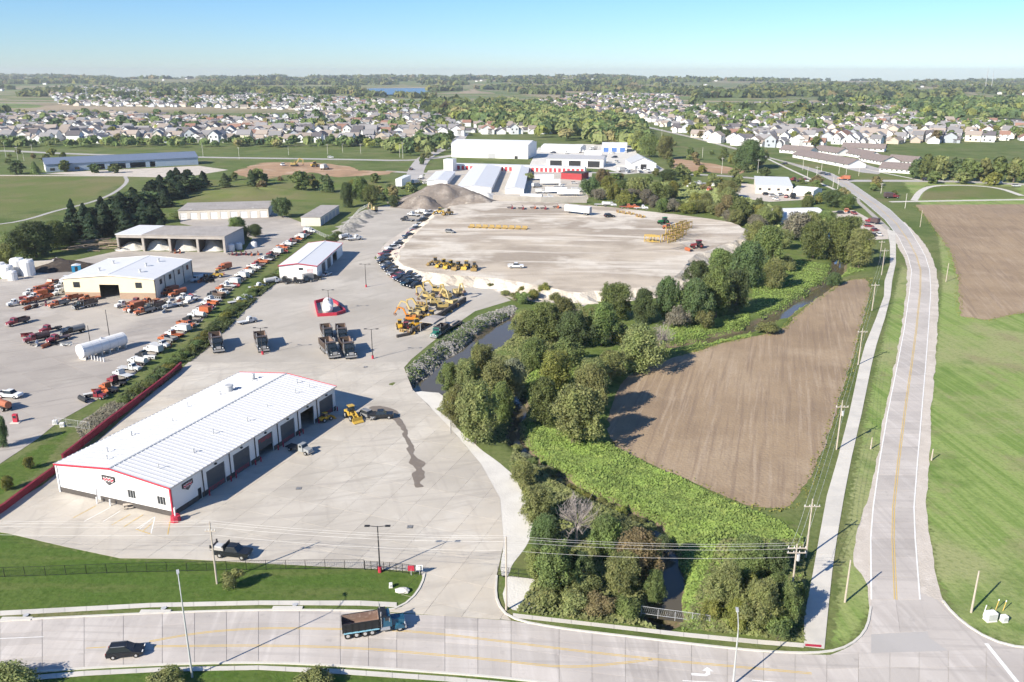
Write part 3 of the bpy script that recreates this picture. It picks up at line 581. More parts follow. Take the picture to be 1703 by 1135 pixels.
bm_ = bmesh.new(); bm_.from_mesh(pm); bmesh.ops.recalc_face_normals(bm_, faces=bm_.faces); bm_.to_mesh(pm); bm_.free()
struct(pad, 'raised pale dirt pad with tyre tracks and scraped banks')
V_ = []; F_ = []; n_, m_ = 48, 10; pc_ = G(430, 324)
for i in range(m_+1):
    for j in range(n_):
        a = 2*math.pi*j/n_; r = i/m_; w_ = 1+.12*math.sin(3*a+1)+.05*math.sin(7*a); V_.append((pc_.x+r*w_*58*math.cos(a), pc_.y+r*w_*30*math.sin(a)-.12*r*w_*58*math.cos(a), 4.2*(.5+.5*math.cos(math.pi*r))*(1+.12*math.sin(2*a))-.1*(i == m_)))
F_ = [(i*n_+j, (i+1)*n_+j, (i+1)*n_+(j+1) % n_, i*n_+(j+1) % n_) for i in range(m_) for j in range(n_)]
o = MB().add(V_, F_).build('embankment', M['dry_grass']); o.data.polygons.foreach_set('use_smooth', np.ones(len(F_), bool)); struct(o, 'olive brown grassy embankment behind the depot sheds')
# paths and roads farther off
def farroad(name, pts, wd, label, mt='far_road', z=.03): return struct(ribbon(name, resample(chaikin(P(*pts), 2, False), 40), wd, z, M[mt]), label)
farroad('road', ((-300,252),(0,250),(100,256),(330,262),(480,264),(600,266),(690,268),(760,258)), 11, 'pale highway crossing behind the long blue roofed building')
farroad('road', ((690,300),(690,285),(705,262),(735,248),(760,236),(772,222)), 13, 'short street climbing past the big white warehouse', z=.034)
farroad('road', ((1395,301),(1500,301),(1600,302),(1703,307),(1900,318)), 12, 'cross street leaving the side road to the right', z=.012)
farroad('path', ((1480,336),(1600,334),(1720,332),(2000,330)), 4.5, 'pale path edging the right hand field', 'walk')
farroad('path', ((1520,334),(1530,318),(1550,309),(1600,308),(1660,312),(1700,326)), 4.0, 'pale loop path round the dry grass island', 'walk', .05)
farroad('path', ((-300,402),(0,374),(45,366),(95,350),(150,338),(190,322),(213,303),(208,294)), 2.6, 'thin grey path curving past the sports lawn', 'far_road')
farroad('path', ((-300,292),(0,292),(205,293)), 6, 'straight sandy track below the long blue roofed building', 'gravel')
farroad('road', ((1060,210),(1030,200),(1000,185),(985,172)), 10, 'far street running down from the hilltop houses', z=.3)
farroad('road', ((640,285),(760,292),(900,288),(1060,287),(1200,292),(1290,300)), 8, 'street running past the self storage units', z=.022)
farroad('path', ((1278,265),(1330,290),(1380,312),(1420,330)), 2.5, 'thin sidewalk left of the far side road', 'walk', .05)
farroad('path', ((1440,282),(1480,290),(1530,300)), 3, 'pale drive leading down from the low apartments', 'walk', .05)
farroad('road', ((-200,178),(300,172),(500,170),(700,169),(880,168)), 16, 'far highway in front of the lake woods', z=5)
# ================================================================== plants
def leaf_quads(pos, nrm, size, g, asp=1.0):
    n = len(pos); t = g.normal(size=(n, 3)); t -= (t*nrm).sum(1, keepdims=True)*nrm; t /= np.linalg.norm(t, axis=1, keepdims=True)+1e-9
    b = np.cross(nrm, t); s = (size*g.uniform(.35, 1.15, n)**1.6*1.9)[:, None]
    V = np.stack([pos-t*s-b*s*asp, pos+t*s*.8-b*s*asp*.7, pos+t*s+b*s*asp, pos-t*s*.7+b*s*asp*.9], 1)
    return V.reshape(-1, 3)
def quadmesh(name, V, mt=None):
    me = bpy.data.meshes.new(name); fastmesh(me, V, np.arange(len(V)).reshape(-1, 4))
    me.materials.append(mt); return me
def lobes_points(lobes, n, g, shell=(.72, 1.05)):
    vol = np.array([l[3]*l[4] for l in lobes]); pick = g.choice(len(lobes), n, p=vol/vol.sum())
    d = g.normal(size=(n, 3)); d /= np.linalg.norm(d, axis=1, keepdims=True)
    d[:, 2] = np.where(d[:, 2] < -.55, -d[:, 2], d[:, 2])
    L_ = np.array(lobes)[pick]; r = g.uniform(shell[0], shell[1], n)[:, None]
    pos = L_[:, :3]+d*r*np.stack([L_[:, 3], L_[:, 3], L_[:, 4]], 1)
    nn_ = d+g.normal(scale=.55, size=(n, 3)); nn_ /= np.linalg.norm(nn_, axis=1, keepdims=True)
    return pos, nn_
def crown_lobes(g, k, base=.12, top=.95, spread=.34):
    lobes = [(0, 0, (base+top)/2, .30, .30)]
    for i in range(k):
        a = 2*math.pi*(i*.618)+g.uniform(-.3, .3); h = base+(top-base)*(((i+.5)/k)**.85); e = math.sin(math.pi*min(.97, max(.12, (h-base)/(top-base)*.82+.14)))
        r = spread*e*g.uniform(.35, 1.12); q = g.uniform(.07, .17)
        lobes.append((r*math.cos(a), r*math.sin(a), min(h, top-q*.9), q, q*g.uniform(.75, 1.0)))
    return lobes
TREES = []          # (crown mesh, trunk mesh) per variant, unit height, about unit width
for v in range(6):
    g = np.random.default_rng(100+v); lb = crown_lobes(g, 34+v % 3*6, .06+.04*(v % 2), .97, .37)
    lb += [(x_*1.05, y_*1.05, min(z_+q_*.9, 1.0), q_*.35, h_*g.uniform(.7, 1.1)) for x_, y_, z_, q_, h_ in lb[6:26]]
    pos, nm = lobes_points(lb, 24000, g, (.4, 1.3)); cm = quadmesh('crown', leaf_quads(pos, nm, .0072, g), None)
    tb = MB(); tb.cyl((0, 0, -.12), (.01, .01, .32), .03, .02, 7).cyl((.01, .01, .32), (0, .02, .7), .02, .008, 6)
    for l in lb[2:16]: tb.cyl((0, 0, .15+.3*l[2]), (l[0]*.9, l[1]*.9, l[2]), .012, .004, 5)
    for l in lb[8:40]:
        d_ = Vector((l[0], l[1], l[2]-.3)).normalized(); s0 = Vector(l[:3]); tb.cyl(s0*.7+Vector((0, 0, .1)), s0+d_*l[3]*1.25, .004, .0012, 4, False)
    TREES.append((cm, tb.mesh('trunk', M['bark'])))
SHRUBS = []
for v in range(4):
    g = np.random.default_rng(200+v); lb = [(g.uniform(-.3, .3), g.uniform(-.3, .3), g.uniform(.25, .62), g.uniform(.12, .26), g.uniform(.14, .3)) for _ in range(15)]
    pos, nm = lobes_points(lb, 9000, g, (.4, 1.3)); tb = MB()
    for k in range(5): tb.cyl((0, 0, -.1), (lb[k][0], lb[k][1], lb[k][2]), .014, .005, 5)
    SHRUBS.append((quadmesh('crown', leaf_quads(pos, nm, .0125, g), None), tb.mesh('trunk', M['bark'])))
CONIF = []
for v in range(3):
    g = np.random.default_rng(300+v); n = 5000; h = g.uniform(.06, 1, n)**.8; a = g.uniform(0, 2*math.pi, n)
    tier = .62+.38*np.abs(np.sin(h*19+v+.6*np.sin(a*2))); rr = (1-h)**.62*.42*tier*(.9+.2*np.sin(a*3+h*9+v)); q = g.uniform(.55, 1.05, n)
    pos = np.stack([rr*q*np.cos(a), rr*q*np.sin(a), h-.05*q*(1-h)], 1); nm = np.stack([np.cos(a), np.sin(a), np.full(n, .9)], 1)+g.normal(scale=.35, size=(n, 3)); nm /= np.linalg.norm(nm, axis=1, keepdims=True)
    CONIF.append((quadmesh('crown', leaf_quads(pos, nm, .017, g), None), MB().cyl((0, 0, -.05), (0, 0, .95), .022, .004, 7).mesh('trunk', M['bark'])))
BARE = []
for v in range(2):
    g = np.random.default_rng(400+v); tb = MB(); tb.cyl((0, 0, -.08), (0, 0, .3), .03, .02, 7); cb = MB()
    for k in range(70):
        a = g.uniform(0, 6.28); r = g.uniform(.1, .42); z = g.uniform(.45, 1)*(1-.35*(r/.42)**2); p = Vector((r*.35*math.cos(a), r*.35*math.sin(a), .28+.3*z)); q = Vector((r*math.cos(a), r*math.sin(a), z))
        if k < 14: tb.cyl((0, 0, .22+.1*g.random()), p, .012, .007, 5)
        cb.cyl(p, q, .007, .002, 4, False)
        for j in range(7):
            s_ = p.lerp(q, g.uniform(.3, 1)); e = s_+Vector((g.uniform(-.09, .09), g.uniform(-.09, .09), g.uniform(.02, .13))); cb.cyl(s_, e, .0035, .001, 3, False)
    me = cb.mesh('crown', M['twig'])
    BARE.append((me, tb.mesh('trunk', M['twig'])))
LOWTREE = []
for v in range(6):
    g = np.random.default_rng(500+v); lb = crown_lobes(g, 20, .06, .96, .38); pos, nm = lobes_points(lb, 1400, g, (.5, 1.1))
    LOWTREE.append((quadmesh('crown', leaf_quads(pos, nm, .032, g), None), MB().cyl((0, 0, -.05), (0, 0, .5), .035, .015, 5).mesh('trunk', M['bark'])))
def setmat(o, m):
    o.material_slots[0].link = 'OBJECT'; o.material_slots[0].material = m
tcount = [0]
def tree(px, py, wpx, hpx, kind, label, group=None, sort='tree', proto=None, z=0.0, cat=None, name=None):
    p = G(px, py, z); s = mpp(py); wd, ht = wpx*s, hpx*s*.97; tcount[0] += 1; k = tcount[0]
    if sort == 'tree': src = TREES[k % 6]
    elif sort == 'shrub': src = SHRUBS[k % 4]
    elif sort == 'conifer': src = CONIF[k % 3]
    elif sort == 'bare': src = BARE[k % 2]
    else: src = LOWTREE[k % 6]
    zz = float(HT(p.x, p.y)) if z == 0 else z
    r = empty(name or {'tree': 'broadleaf_tree', 'shrub': 'shrub', 'conifer': 'conifer_tree', 'bare': 'bare_tree'}.get(sort, 'broadleaf_tree'), (p.x, p.y, zz-.05), rng.uniform(0, 6.28))
    f_ = (.9 if sort in ('tree', 'shrub') else 1.08); q_ = rng.uniform(.86, 1.16); r.scale = (wd*f_*q_, wd*f_/q_, ht*(rng.uniform(.72, .94) if sort == 'tree' else 1.0)); r.rotation_euler = (rng.uniform(-.08, .08), rng.uniform(-.08, .08), r.rotation_euler[2])
    c = link('crown', src[0], r); link('trunk', src[1], r)
    if sort != 'bare': setmat(c, LEAF[kind])
    tag(r, label, cat or ('shrub' if sort == 'shrub' else 'tree'), group); return r
W_ = {'dark': 'dark green', 'mid': 'green', 'olive': 'olive green', 'rust': 'rust brown', 'pale': 'pale silvery green', 'bare': 'bare grey', 'conifer': 'dark evergreen', 'yellow': 'yellow green'}
def grove(items, where, group, sort='tree'):
    for px, py, wp, hp, kind, *ex in items:
        st = ex[1] if len(ex) > 1 else sort
        noun = {'tree': 'broadleaf tree', 'shrub': 'bushy shrub', 'conifer': 'conifer', 'bare': 'leafless tree', 'low': 'tree'}[st]
        tree(px, py, wp, hp, kind, (W_[kind]+' '+noun+' '+(ex[0] if ex and ex[0] else where))[:120], group, st)
GC = 'trees along the creek'
# --- left bank by the entrance drive
grove([(792,738,88,135,'olive','tall beside the white gravel bank'), (760,705,62,92,'olive','at the drive edge next to the gravel'), (745,652,52,70,'mid','at the head of the gravel bank'), (822,668,76,92,'olive','leaning over the creek reach'),
       (850,655,66,92,'pale','with whitish leaves in the creek thicket'), (800,630,64,66,'olive','beside the still creek reach'), (775,655,60,70,'olive','behind the gravel bank head'), (835,700,50,80,'mid','shading the dark creek bend')], '', GC)
# --- middle island
grove([(952,738,118,135,'olive','largest at the corner of the brown field'), (905,705,84,115,'mid','above the creek bend'), (985,690,80,110,'olive','against the western field edge'), (925,650,80,80,'yellow','in the middle thicket'), (985,655,74,76,'olive','behind the field corner tree'),
       (1060,616,104,100,'olive','jutting into the top of the brown field'), (1015,632,66,70,'olive','behind the brown field'), (1098,590,56,62,'bare','among the olive trees','bare'), (888,615,70,64,'mid','behind the silvery tree'), (940,606,62,56,'mid','low in the thicket','shrub')], '', GC)
# --- bank under the dirt pad
grove([(905,568,84,92,'mid','by the pond like creek end'), (870,560,52,60,'olive','beside the upper creek water'), (950,580,74,86,'dark','below the pale bank'), (1000,575,66,84,'mid','below the dirt pad corner'), (985,545,60,66,'olive','under the scraped bank'), (1022,532,66,80,'mid','poking above the dirt pad edge'), (935,540,60,58,'olive','on the scraped slope'),
       (1068,538,58,84,'dark','with a tall dark crown below the pad'), (1105,535,60,92,'dark','second in the dark row below the pad'), (1148,538,70,98,'dark','third in the dark row below the pad'), (1190,528,74,110,'mid','in the dark row nearest the meadow'), (1222,520,62,100,'dark','shadowing the green meadow'),
       (1235,478,78,100,'dark','beside the rounded pad end'), (1196,470,66,72,'mid','at the pad edge by the red machine'), (1160,480,60,64,'dark','hugging the pad edge'), (1272,452,70,92,'mid','right of the rounded pad end'), (1255,415,50,56,'olive','behind the rounded pad end'), (1285,480,48,60,'olive','at the meadow margin'),
       (1040,570,50,56,'olive','low at the foot of the bank','shrub'), (1130,545,44,44,'bare','small at the foot of the dark row','shrub'), (1170,545,40,36,'olive','at the meadow edge','shrub')], '', GC)
# --- right bend of the creek
grove([(1352,430,70,84,'mid','left of the creek bend'), (1395,432,78,92,'mid','tall at the creek bend'), (1428,445,56,74,'olive','nearest the footpath'), (1386,474,34,36,'dark','small at the water edge'), (1318,400,52,56,'bare','greyish before the arched white hall','shrub'), (1300,415,44,48,'olive','left of the arched white hall'), (1345,395,52,56,'olive','in front of the arched white hall'), (1372,388,50,48,'mid','behind the creek bend'),
       (1415,398,44,48,'mid','beside the car yard'), (1275,555,44,26,'olive','at the top corner of the field','shrub'), (1305,450,36,30,'olive','alone in the meadow','shrub')], '', GC)
# --- behind the pad
for k in range(34):
    t = k/33; px = 985+t*300+rng.uniform(-8, 8); py = 318+t*58+rng.uniform(-14, 14)
    tree(px, py, rng.uniform(24, 44), rng.uniform(22, 42), rng.choice(['mid', 'olive', 'olive', 'dark', 'rust', 'yellow', 'bare']), 'small bushy tree, %s from the left in the scrub behind the dirt pad' % ordw(k+1), 'scrub behind the dirt pad', 'shrub' if rng.random() < .4 else 'tree')
grove([(1232,372,50,50,'mid','above the rounded pad end'), (1210,352,46,44,'olive','up the slope behind the rounded pad end'), (1262,372,40,44,'yellow','below the white box building'), (1340,352,34,30,'mid','above the arched white hall'), (1385,345,46,34,'dark','beside the side road bend'), (1408,348,40,34,'mid','at the side road bend'), (1245,282,54,56,'dark','at the far side road bend'), (1230,275,40,40,'mid','left of the far road bend'), (1262,278,36,34,'olive','beside the far road'), (1110,300,40,24,'dark','low hedge like by the storage street'), (1080,262,44,56,'mid','beside the pale gabled shed'), (1105,265,40,46,'olive','behind the pale gabled shed'), (1062,250,36,40,'olive','beyond the pale gabled shed'), (1210,330,50,40,'olive','left of the white box building')], '', 'trees in the middle distance')
# --- front thicket by the culvert
grove([(920,985,104,104,'mid','broad, by the lower road culvert'), (962,975,64,80,'dark','right of the broad culvert tree'), (890,960,50,60,'olive','left of the broad culvert tree'), (892,872,72,88,'olive','at the gravel bank end'), (868,806,54,62,'olive','above the gravel bank'), (905,920,70,80,'dark','behind the culvert fence'), (958,905,96,100,'bare','with grey twigs in the front thicket','bare'), (1010,925,78,90,'mid','next to the leafless tree'), (1062,965,92,136,'rust','overhanging the brown creek'), (1030,985,70,90,'olive','on the near creek bank'), (1088,985,50,90,'mid','right at the brown water'),
       (1204,1016,72,108,'olive','between meadow and sidewalk'), (1262,1050,82,122,'olive','tallest in the right front thicket'), (1236,1000,60,86,'yellow','behind the tallest of the right thicket'), (1292,1012,58,92,'mid','right of the tallest thicket tree'), (1180,1030,40,46,'yellow','low at the meadow side of the right thicket','shrub'), (1305,1040,66,110,'mid','beside the wide footpath'), (1245,955,84,92,'mid','with a grey green crown above the meadow'), (1290,960,60,80,'dark','under the crossarm pole'), (1225,1045,60,60,'yellow','low at the sidewalk'), (1290,1065,54,50,'mid','at the sidewalk corner','shrub'),
       (950,1012,60,40,'olive','above the front sidewalk','shrub'), (1000,1020,66,46,'rust','above the front sidewalk by the creek','shrub'), (1040,1022,52,40,'mid','at the near creek bank','shrub'), (905,1010,46,36,'olive','at the gravel triangle','shrub'), (975,985,60,40,'olive','below the broad front tree','shrub'), (1105,905,40,40,'dark','where the creek narrows','shrub'), (1330,1000,30,40,'mid','against the footpath edge','shrub'), (880,840,40,36,'yellow','on the gravel bank slope','shrub')], '', 'front thicket plants')
k_ = 0
for (a_, c_, n_) in (((855,725),(905,775),4), ((905,765),(975,806),4), ((975,806),(1040,836),4), ((1040,838),(1088,866),3)):
    for i_ in range(n_):
        k_ += 1; t_ = (i_+.5)/n_; s_ = 1 if i_ % 2 else -1
        tree(a_[0]+(c_[0]-a_[0])*t_+rng.uniform(-6, 6), a_[1]+(c_[1]-a_[1])*t_+rng.uniform(7, 15), rng.uniform(22, 36), rng.uniform(14, 26), rng.choice(['mid', 'olive', 'olive', 'yellow', 'rust', 'pale']), 'bushy bank shrub, %s along the winding creek from the gravel bank' % ordw(k_), 'bank shrubs', 'shrub')
# --- front lawn
tree(392,978,38,40,'olive','rounded olive bush on the lawn by the fence', None, 'shrub')
tree(25,1145,90,54,'olive','brown green bush cut by the lower left corner', None, 'shrub')
tree(283,1142,64,42,'olive','bush on the near verge below the street lamp', None, 'shrub')
tree(525,1145,74,36,'olive','bush on the near verge below the dump truck', None, 'shrub')
# --- conifers and trees round the depot
for k, (px, py, wp, hp) in enumerate([(140,392,30,42),(155,398,30,36),(120,375,22,34),(178,392,36,44),(200,385,34,42),(215,395,34,36),(238,392,32,32),(255,388,36,38),(270,395,26,24),(205,355,32,28),(225,345,30,26),(250,335,30,26),(268,325,28,26),(285,317,28,26),(298,310,26,24),(168,360,24,26),(240,372,30,30),(262,372,28,26),(275,345,26,24),(300,330,24,22),(310,312,24,22)]):
    tree(px, py, wp*1.5, hp*1.3, 'conifer', 'dark conifer, %s in the belt between sports lawn and depot' % ordw(k+1), 'conifer belt by the depot', 'conifer')
for k in range(34):
    t = k/33; tree(112+t*200+rng.uniform(-8, 8), 396-t*84+rng.uniform(-6, 8), rng.uniform(38, 52), rng.uniform(24, 32), rng.choice(['conifer', 'dark', 'conifer']), 'dark bushy tree, %s from the left filling the conifer belt' % ordw(k+1), 'conifer belt by the depot', 'low' if k % 2 else 'conifer')
for px, py, wp, hp, l in ((340,312,24,28,'first conifer left of the building site'), (375,312,24,24,'conifer in front of the building site edge'), (420,310,22,28,'conifer below the orange dirt'), (430,308,24,28,'conifer below the building site middle'), (500,318,32,34,'broad conifer above the grassy bank'), (545,320,30,30,'conifer beside the grassy bank trees'), (315,305,20,24,'small conifer at the blue roofed building end'), (28,290,26,24,'conifer beside the sandy track end'), (60,290,18,22,'slim conifer left of the blue roofed building'), (108,286,18,20,'conifer before the blue roofed building'), (158,288,20,16,'conifer between the dark bays'), (192,288,18,16,'low conifer before the dark bays')):
    tree(px, py, wp*1.2, hp, rng.choice(['conifer', 'dark', 'mid']), 'dark '+l.replace('conifer', 'tree'), None, 'conifer' if rng.random() < .45 else 'low')
grove([(60,428,84,66,'dark','large left of the timber heap'), (95,415,60,60,'mid','beside the timber heap'), (30,420,60,48,'mid','at the left edge above the tanks'), (12,440,50,40,'olive','at the left frame edge'), (118,410,40,40,'dark','behind the timber heap'), (470,362,46,44,'dark','before the grey roofed garage row'), (405,402,40,40,'dark','right of the open salt shed'), (425,395,32,30,'dark','behind the salt shed end'), (395,385,36,32,'mid','above the salt shed roof'),
       (600,335,44,48,'mid','on the grassy bank by the soil pile'), (580,345,36,46,'dark','left of the big soil pile'), (618,345,34,44,'mid','touching the big soil pile'), (590,325,34,34,'yellow','behind the grassy bank trees'), (655,345,26,26,'dark','small at the soil pile foot'), (340,355,34,14,'mid','low behind the salt shed','shrub'), (300,362,40,14,'mid','low hedge behind the salt shed','shrub'), (5,745,30,70,'dark','at the left frame edge by the depot drive'), (50,780,24,30,'yellow','small on the grass by the red wall'), (12,815,26,34,'yellow','small at the red wall left end'), (880,300,20,16,'olive','beside the storage fence','shrub')], '', 'depot trees')
# hedge between the two yards: single bushes in a line
hl = resample(P((562,392),(520,420),(478,448),(445,470),(420,490),(395,512),(372,535),(345,560),(318,585),(290,605),(262,630),(235,650),(212,668)), 46)
for k, p in enumerate(hl):
    s_ = SHRUBS[k % 4]; r = empty('hedge_shrub', (p.x+rng.uniform(-.6, .6), p.y+rng.uniform(-.6, .6), 0), rng.uniform(0, 6)); q = rng.uniform(3.2, 4.6); r.scale = (q, q, rng.uniform(1.6, 2.7))
    c = link('crown', s_[0], r); link('trunk', s_[1], r); setmat(c, LEAF[rng.choice(['mid', 'dark', 'mid', 'yellow'])]); tag(r, 'low green shrub, %s from the small workshop in the hedge between the yards' % ordw(k+1), 'shrub', 'hedge between the yards')
# riprap stones and brush on the creek bank
def scatter_poly(poly, n):
    xs = [p[0] for p in poly]; ys = [p[1] for p in poly]; out = []
    X = nr.uniform(min(xs), max(xs), n*6); Y = nr.uniform(min(ys), max(ys), n*6); i = psd(poly, X, Y) < 0
    return np.stack([X[i], Y[i]], 1)[:n]
rp = P((688,655),(676,614),(692,600),(740,560),(792,528),(850,508),(862,514),(800,544),(745,590),(712,626),(704,650))
pts = scatter_poly(rp, 2200); mb = MB()
for x, y in pts:
    z = float(HT(x, y)); r = rng.uniform(.18, .55); a = rng.uniform(0, 6.3); c, s_ = math.cos(a), math.sin(a)
    o8 = [((sx*c-sy*s_)*r*rng.uniform(.7, 1.2)+x, (sx*s_+sy*c)*r*rng.uniform(.6, 1.1)+y, z+sz*r*.8) for sx, sy, sz in ((-1,-1,-.4),(1,-1,-.4),(1,1,-.4),(-1,1,-.4),(-.6,-.6,.8),(.6,-.5,.7),(.5,.6,.9),(-.6,.5,.6))]
    mb.add(o8, [(0,1,5,4),(1,2,6,5),(2,3,7,6),(3,0,4,7),(4,5,6,7)])
tag(mb.build('riprap', M['stone']), 'grey riprap stones on the bank of the still creek', kind='stuff')
def cover(name, poly_list, n, h, size, mt, label):
    Vs = []
    for poly, m in zip(poly_list, n):
        p = scatter_poly(poly, m); z = HT(p[:, 0], p[:, 1]); ok = z > -1.65; p, z = p[ok], z[ok]; g = nr
        hh = h*(.5+.5*wob(p[:, 0], p[:, 1], 2.6)+.35*wob(p[:, 0], p[:, 1], 7, 2))*g.uniform(.2, 1, len(p))**1.5; pos = np.stack([p[:, 0], p[:, 1], z+hh], 1)
        nm = g.normal(scale=.45, size=(len(p), 3))+np.array([-.25, -.3, 1.0]); nm /= np.linalg.norm(nm, axis=1, keepdims=True)
        Vs.append(leaf_quads(pos, nm, size, g))
    return tag(link(name, quadmesh(name, np.concatenate(Vs), mt)), label, kind='stuff')
cover('undergrowth', [P((862,745),(880,705),(1005,738),(1080,775),(1150,805),(1225,842),(1300,870),(1335,900),(1330,1040),(1135,1050),(1120,920),(1090,868),(1000,820),(905,770)), P((1100,545),(1245,520),(1250,560),(1130,585),(1100,590)), P((1250,480),(1300,430),(1440,450),(1400,460),(1340,505),(1280,535),(1255,520)), P((900,600),(1000,600),(1000,660),(900,700),(870,640))], [60000, 12000, 14000, 10000], .8, .1,
      leafmat('leaf_meadow', (.23, .31, .085)), 'lush green ground plants covering the creek meadow')
cover('undergrowth', [P((845,775),(870,700),(900,780),(1020,830),(1085,870),(1095,990),(1090,1045),(860,1020),(900,940),(890,860)), P((1130,1045),(1340,1068),(1335,900),(1200,900)), P((690,655),(745,640),(860,540),(960,500),(1000,560),(880,620),(870,690),(840,740),(750,700))], [24000, 16000, 24000], .9, .13,
      leafmat('leaf_brush', (.2, .215, .09)), 'tangled green and brown brush under the creek trees')
cover('undergrowth', [rp], [5000], 1.2, .12, LEAF['dark'], 'dark leafy brush growing between the riprap stones')
cover('undergrowth', [P((975,325),(1150,345),(1250,380),(1290,420),(1300,350),(1180,310),(1000,300))], [9000], 1.6, .5, LEAF['olive'], 'rough scrub cover behind the dirt pad')

hp_ = [offset(hl, 3.6)[i] for i in range(len(hl))]+offset(hl, -3.0)[::-1]
cover('undergrowth', [hp_], [38000], 1.3, .12, LEAF['dark'], 'weedy green growth filling the hedge strip between the yards')
cover('undergrowth', [P((125,712),(170,678),(215,655),(300,612),(302,618),(250,656),(180,709),(140,741))], [9000], .9, .09, LEAF['bare'], 'grey dead brush tangled beside the red wall')

k_ = 0
for area, n_ in ((((1100,238),(1230,262),(1290,280),(1280,300),(1200,300),(1120,292),(1095,262)), 26), (((625,300),(665,296),(690,322),(640,336),(610,330)), 9), (((985,292),(1120,290),(1230,300),(1230,325),(1100,330),(1000,312)), 26), (((690,240),(745,240),(740,262),(700,275)), 8), (((330,296),(560,300),(600,312),(420,318)), 12), (((1330,300),(1400,318),(1420,345),(1330,345)), 12), (((1440,300),(1500,310),(1490,328),(1450,322)), 4), (((0,250),(130,262),(60,280),(0,284)), 8)):
    for x, y in scatter_poly(P(*area), n_):
        k_ += 1; s_ = LOWTREE[k_ % 6]; r = empty('broadleaf_tree', (x, y, 0), rng.uniform(0, 6)); q = rng.uniform(4, 9); r.scale = (q*1.15, q*1.15, q*rng.uniform(.75, 1)); c = link('crown', s_[0], r); link('trunk', s_[1], r); kd_ = rng.choice(['mid', 'olive', 'dark', 'mid', 'yellow', 'rust']); setmat(c, LEAF[kd_])
        tag(r, '%s small tree, %s scattered over the middle distance plots' % (W_[kd_], ordw(k_)), 'tree', 'scattered small trees')

for k_, (px_, py_, w_, h_, kd_) in enumerate(((858,500,26,18,'olive'),(872,505,30,22,'mid'),(885,498,24,20,'yellow'),(840,492,18,12,'olive'),(905,492,26,26,'yellow'),(815,478,14,9,'olive'),(868,486,16,12,'yellow'),(925,505,28,24,'olive'),(735,468,12,8,'olive'),(680,432,12,7,'olive'),(700,408,14,6,'olive'))):
    tree(px_, py_, w_, h_, kd_, '%s tuft shrub, %s on the scraped bank below the pad' % (W_[kd_], ordw(k_+1)), 'tufts on the scraped bank', 'shrub')

# ragged weedy margins of the two fields
def margin(pts_, n_, label):
    pl_ = densify(P(*pts_), 1.0, .3, 1.0, False); a_ = offset(pl_, 1.1)+offset(pl_, -1.4)[::-1]
    return cover('undergrowth', [a_], [n_], .55, .09, LEAF['yellow'], label)
margin(((1010,735),(1080,772),(1150,800),(1230,838),(1288,850),(1312,842),(1338,812),(1372,740),(1402,650),(1432,545),(1450,465)), 9000, 'weedy grass margin of the field between creek and footpath')
margin(((1452,463),(1402,468),(1338,513),(1298,553),(1240,563),(1130,593)), 5000, 'weedy grass along the creek side of the ploughed field')
margin(((1522,343),(1541,363),(1580,417),(1592,458),(1598,527),(1641,533),(1703,520)), 7000, 'weedy grass margin of the field right of the side road')
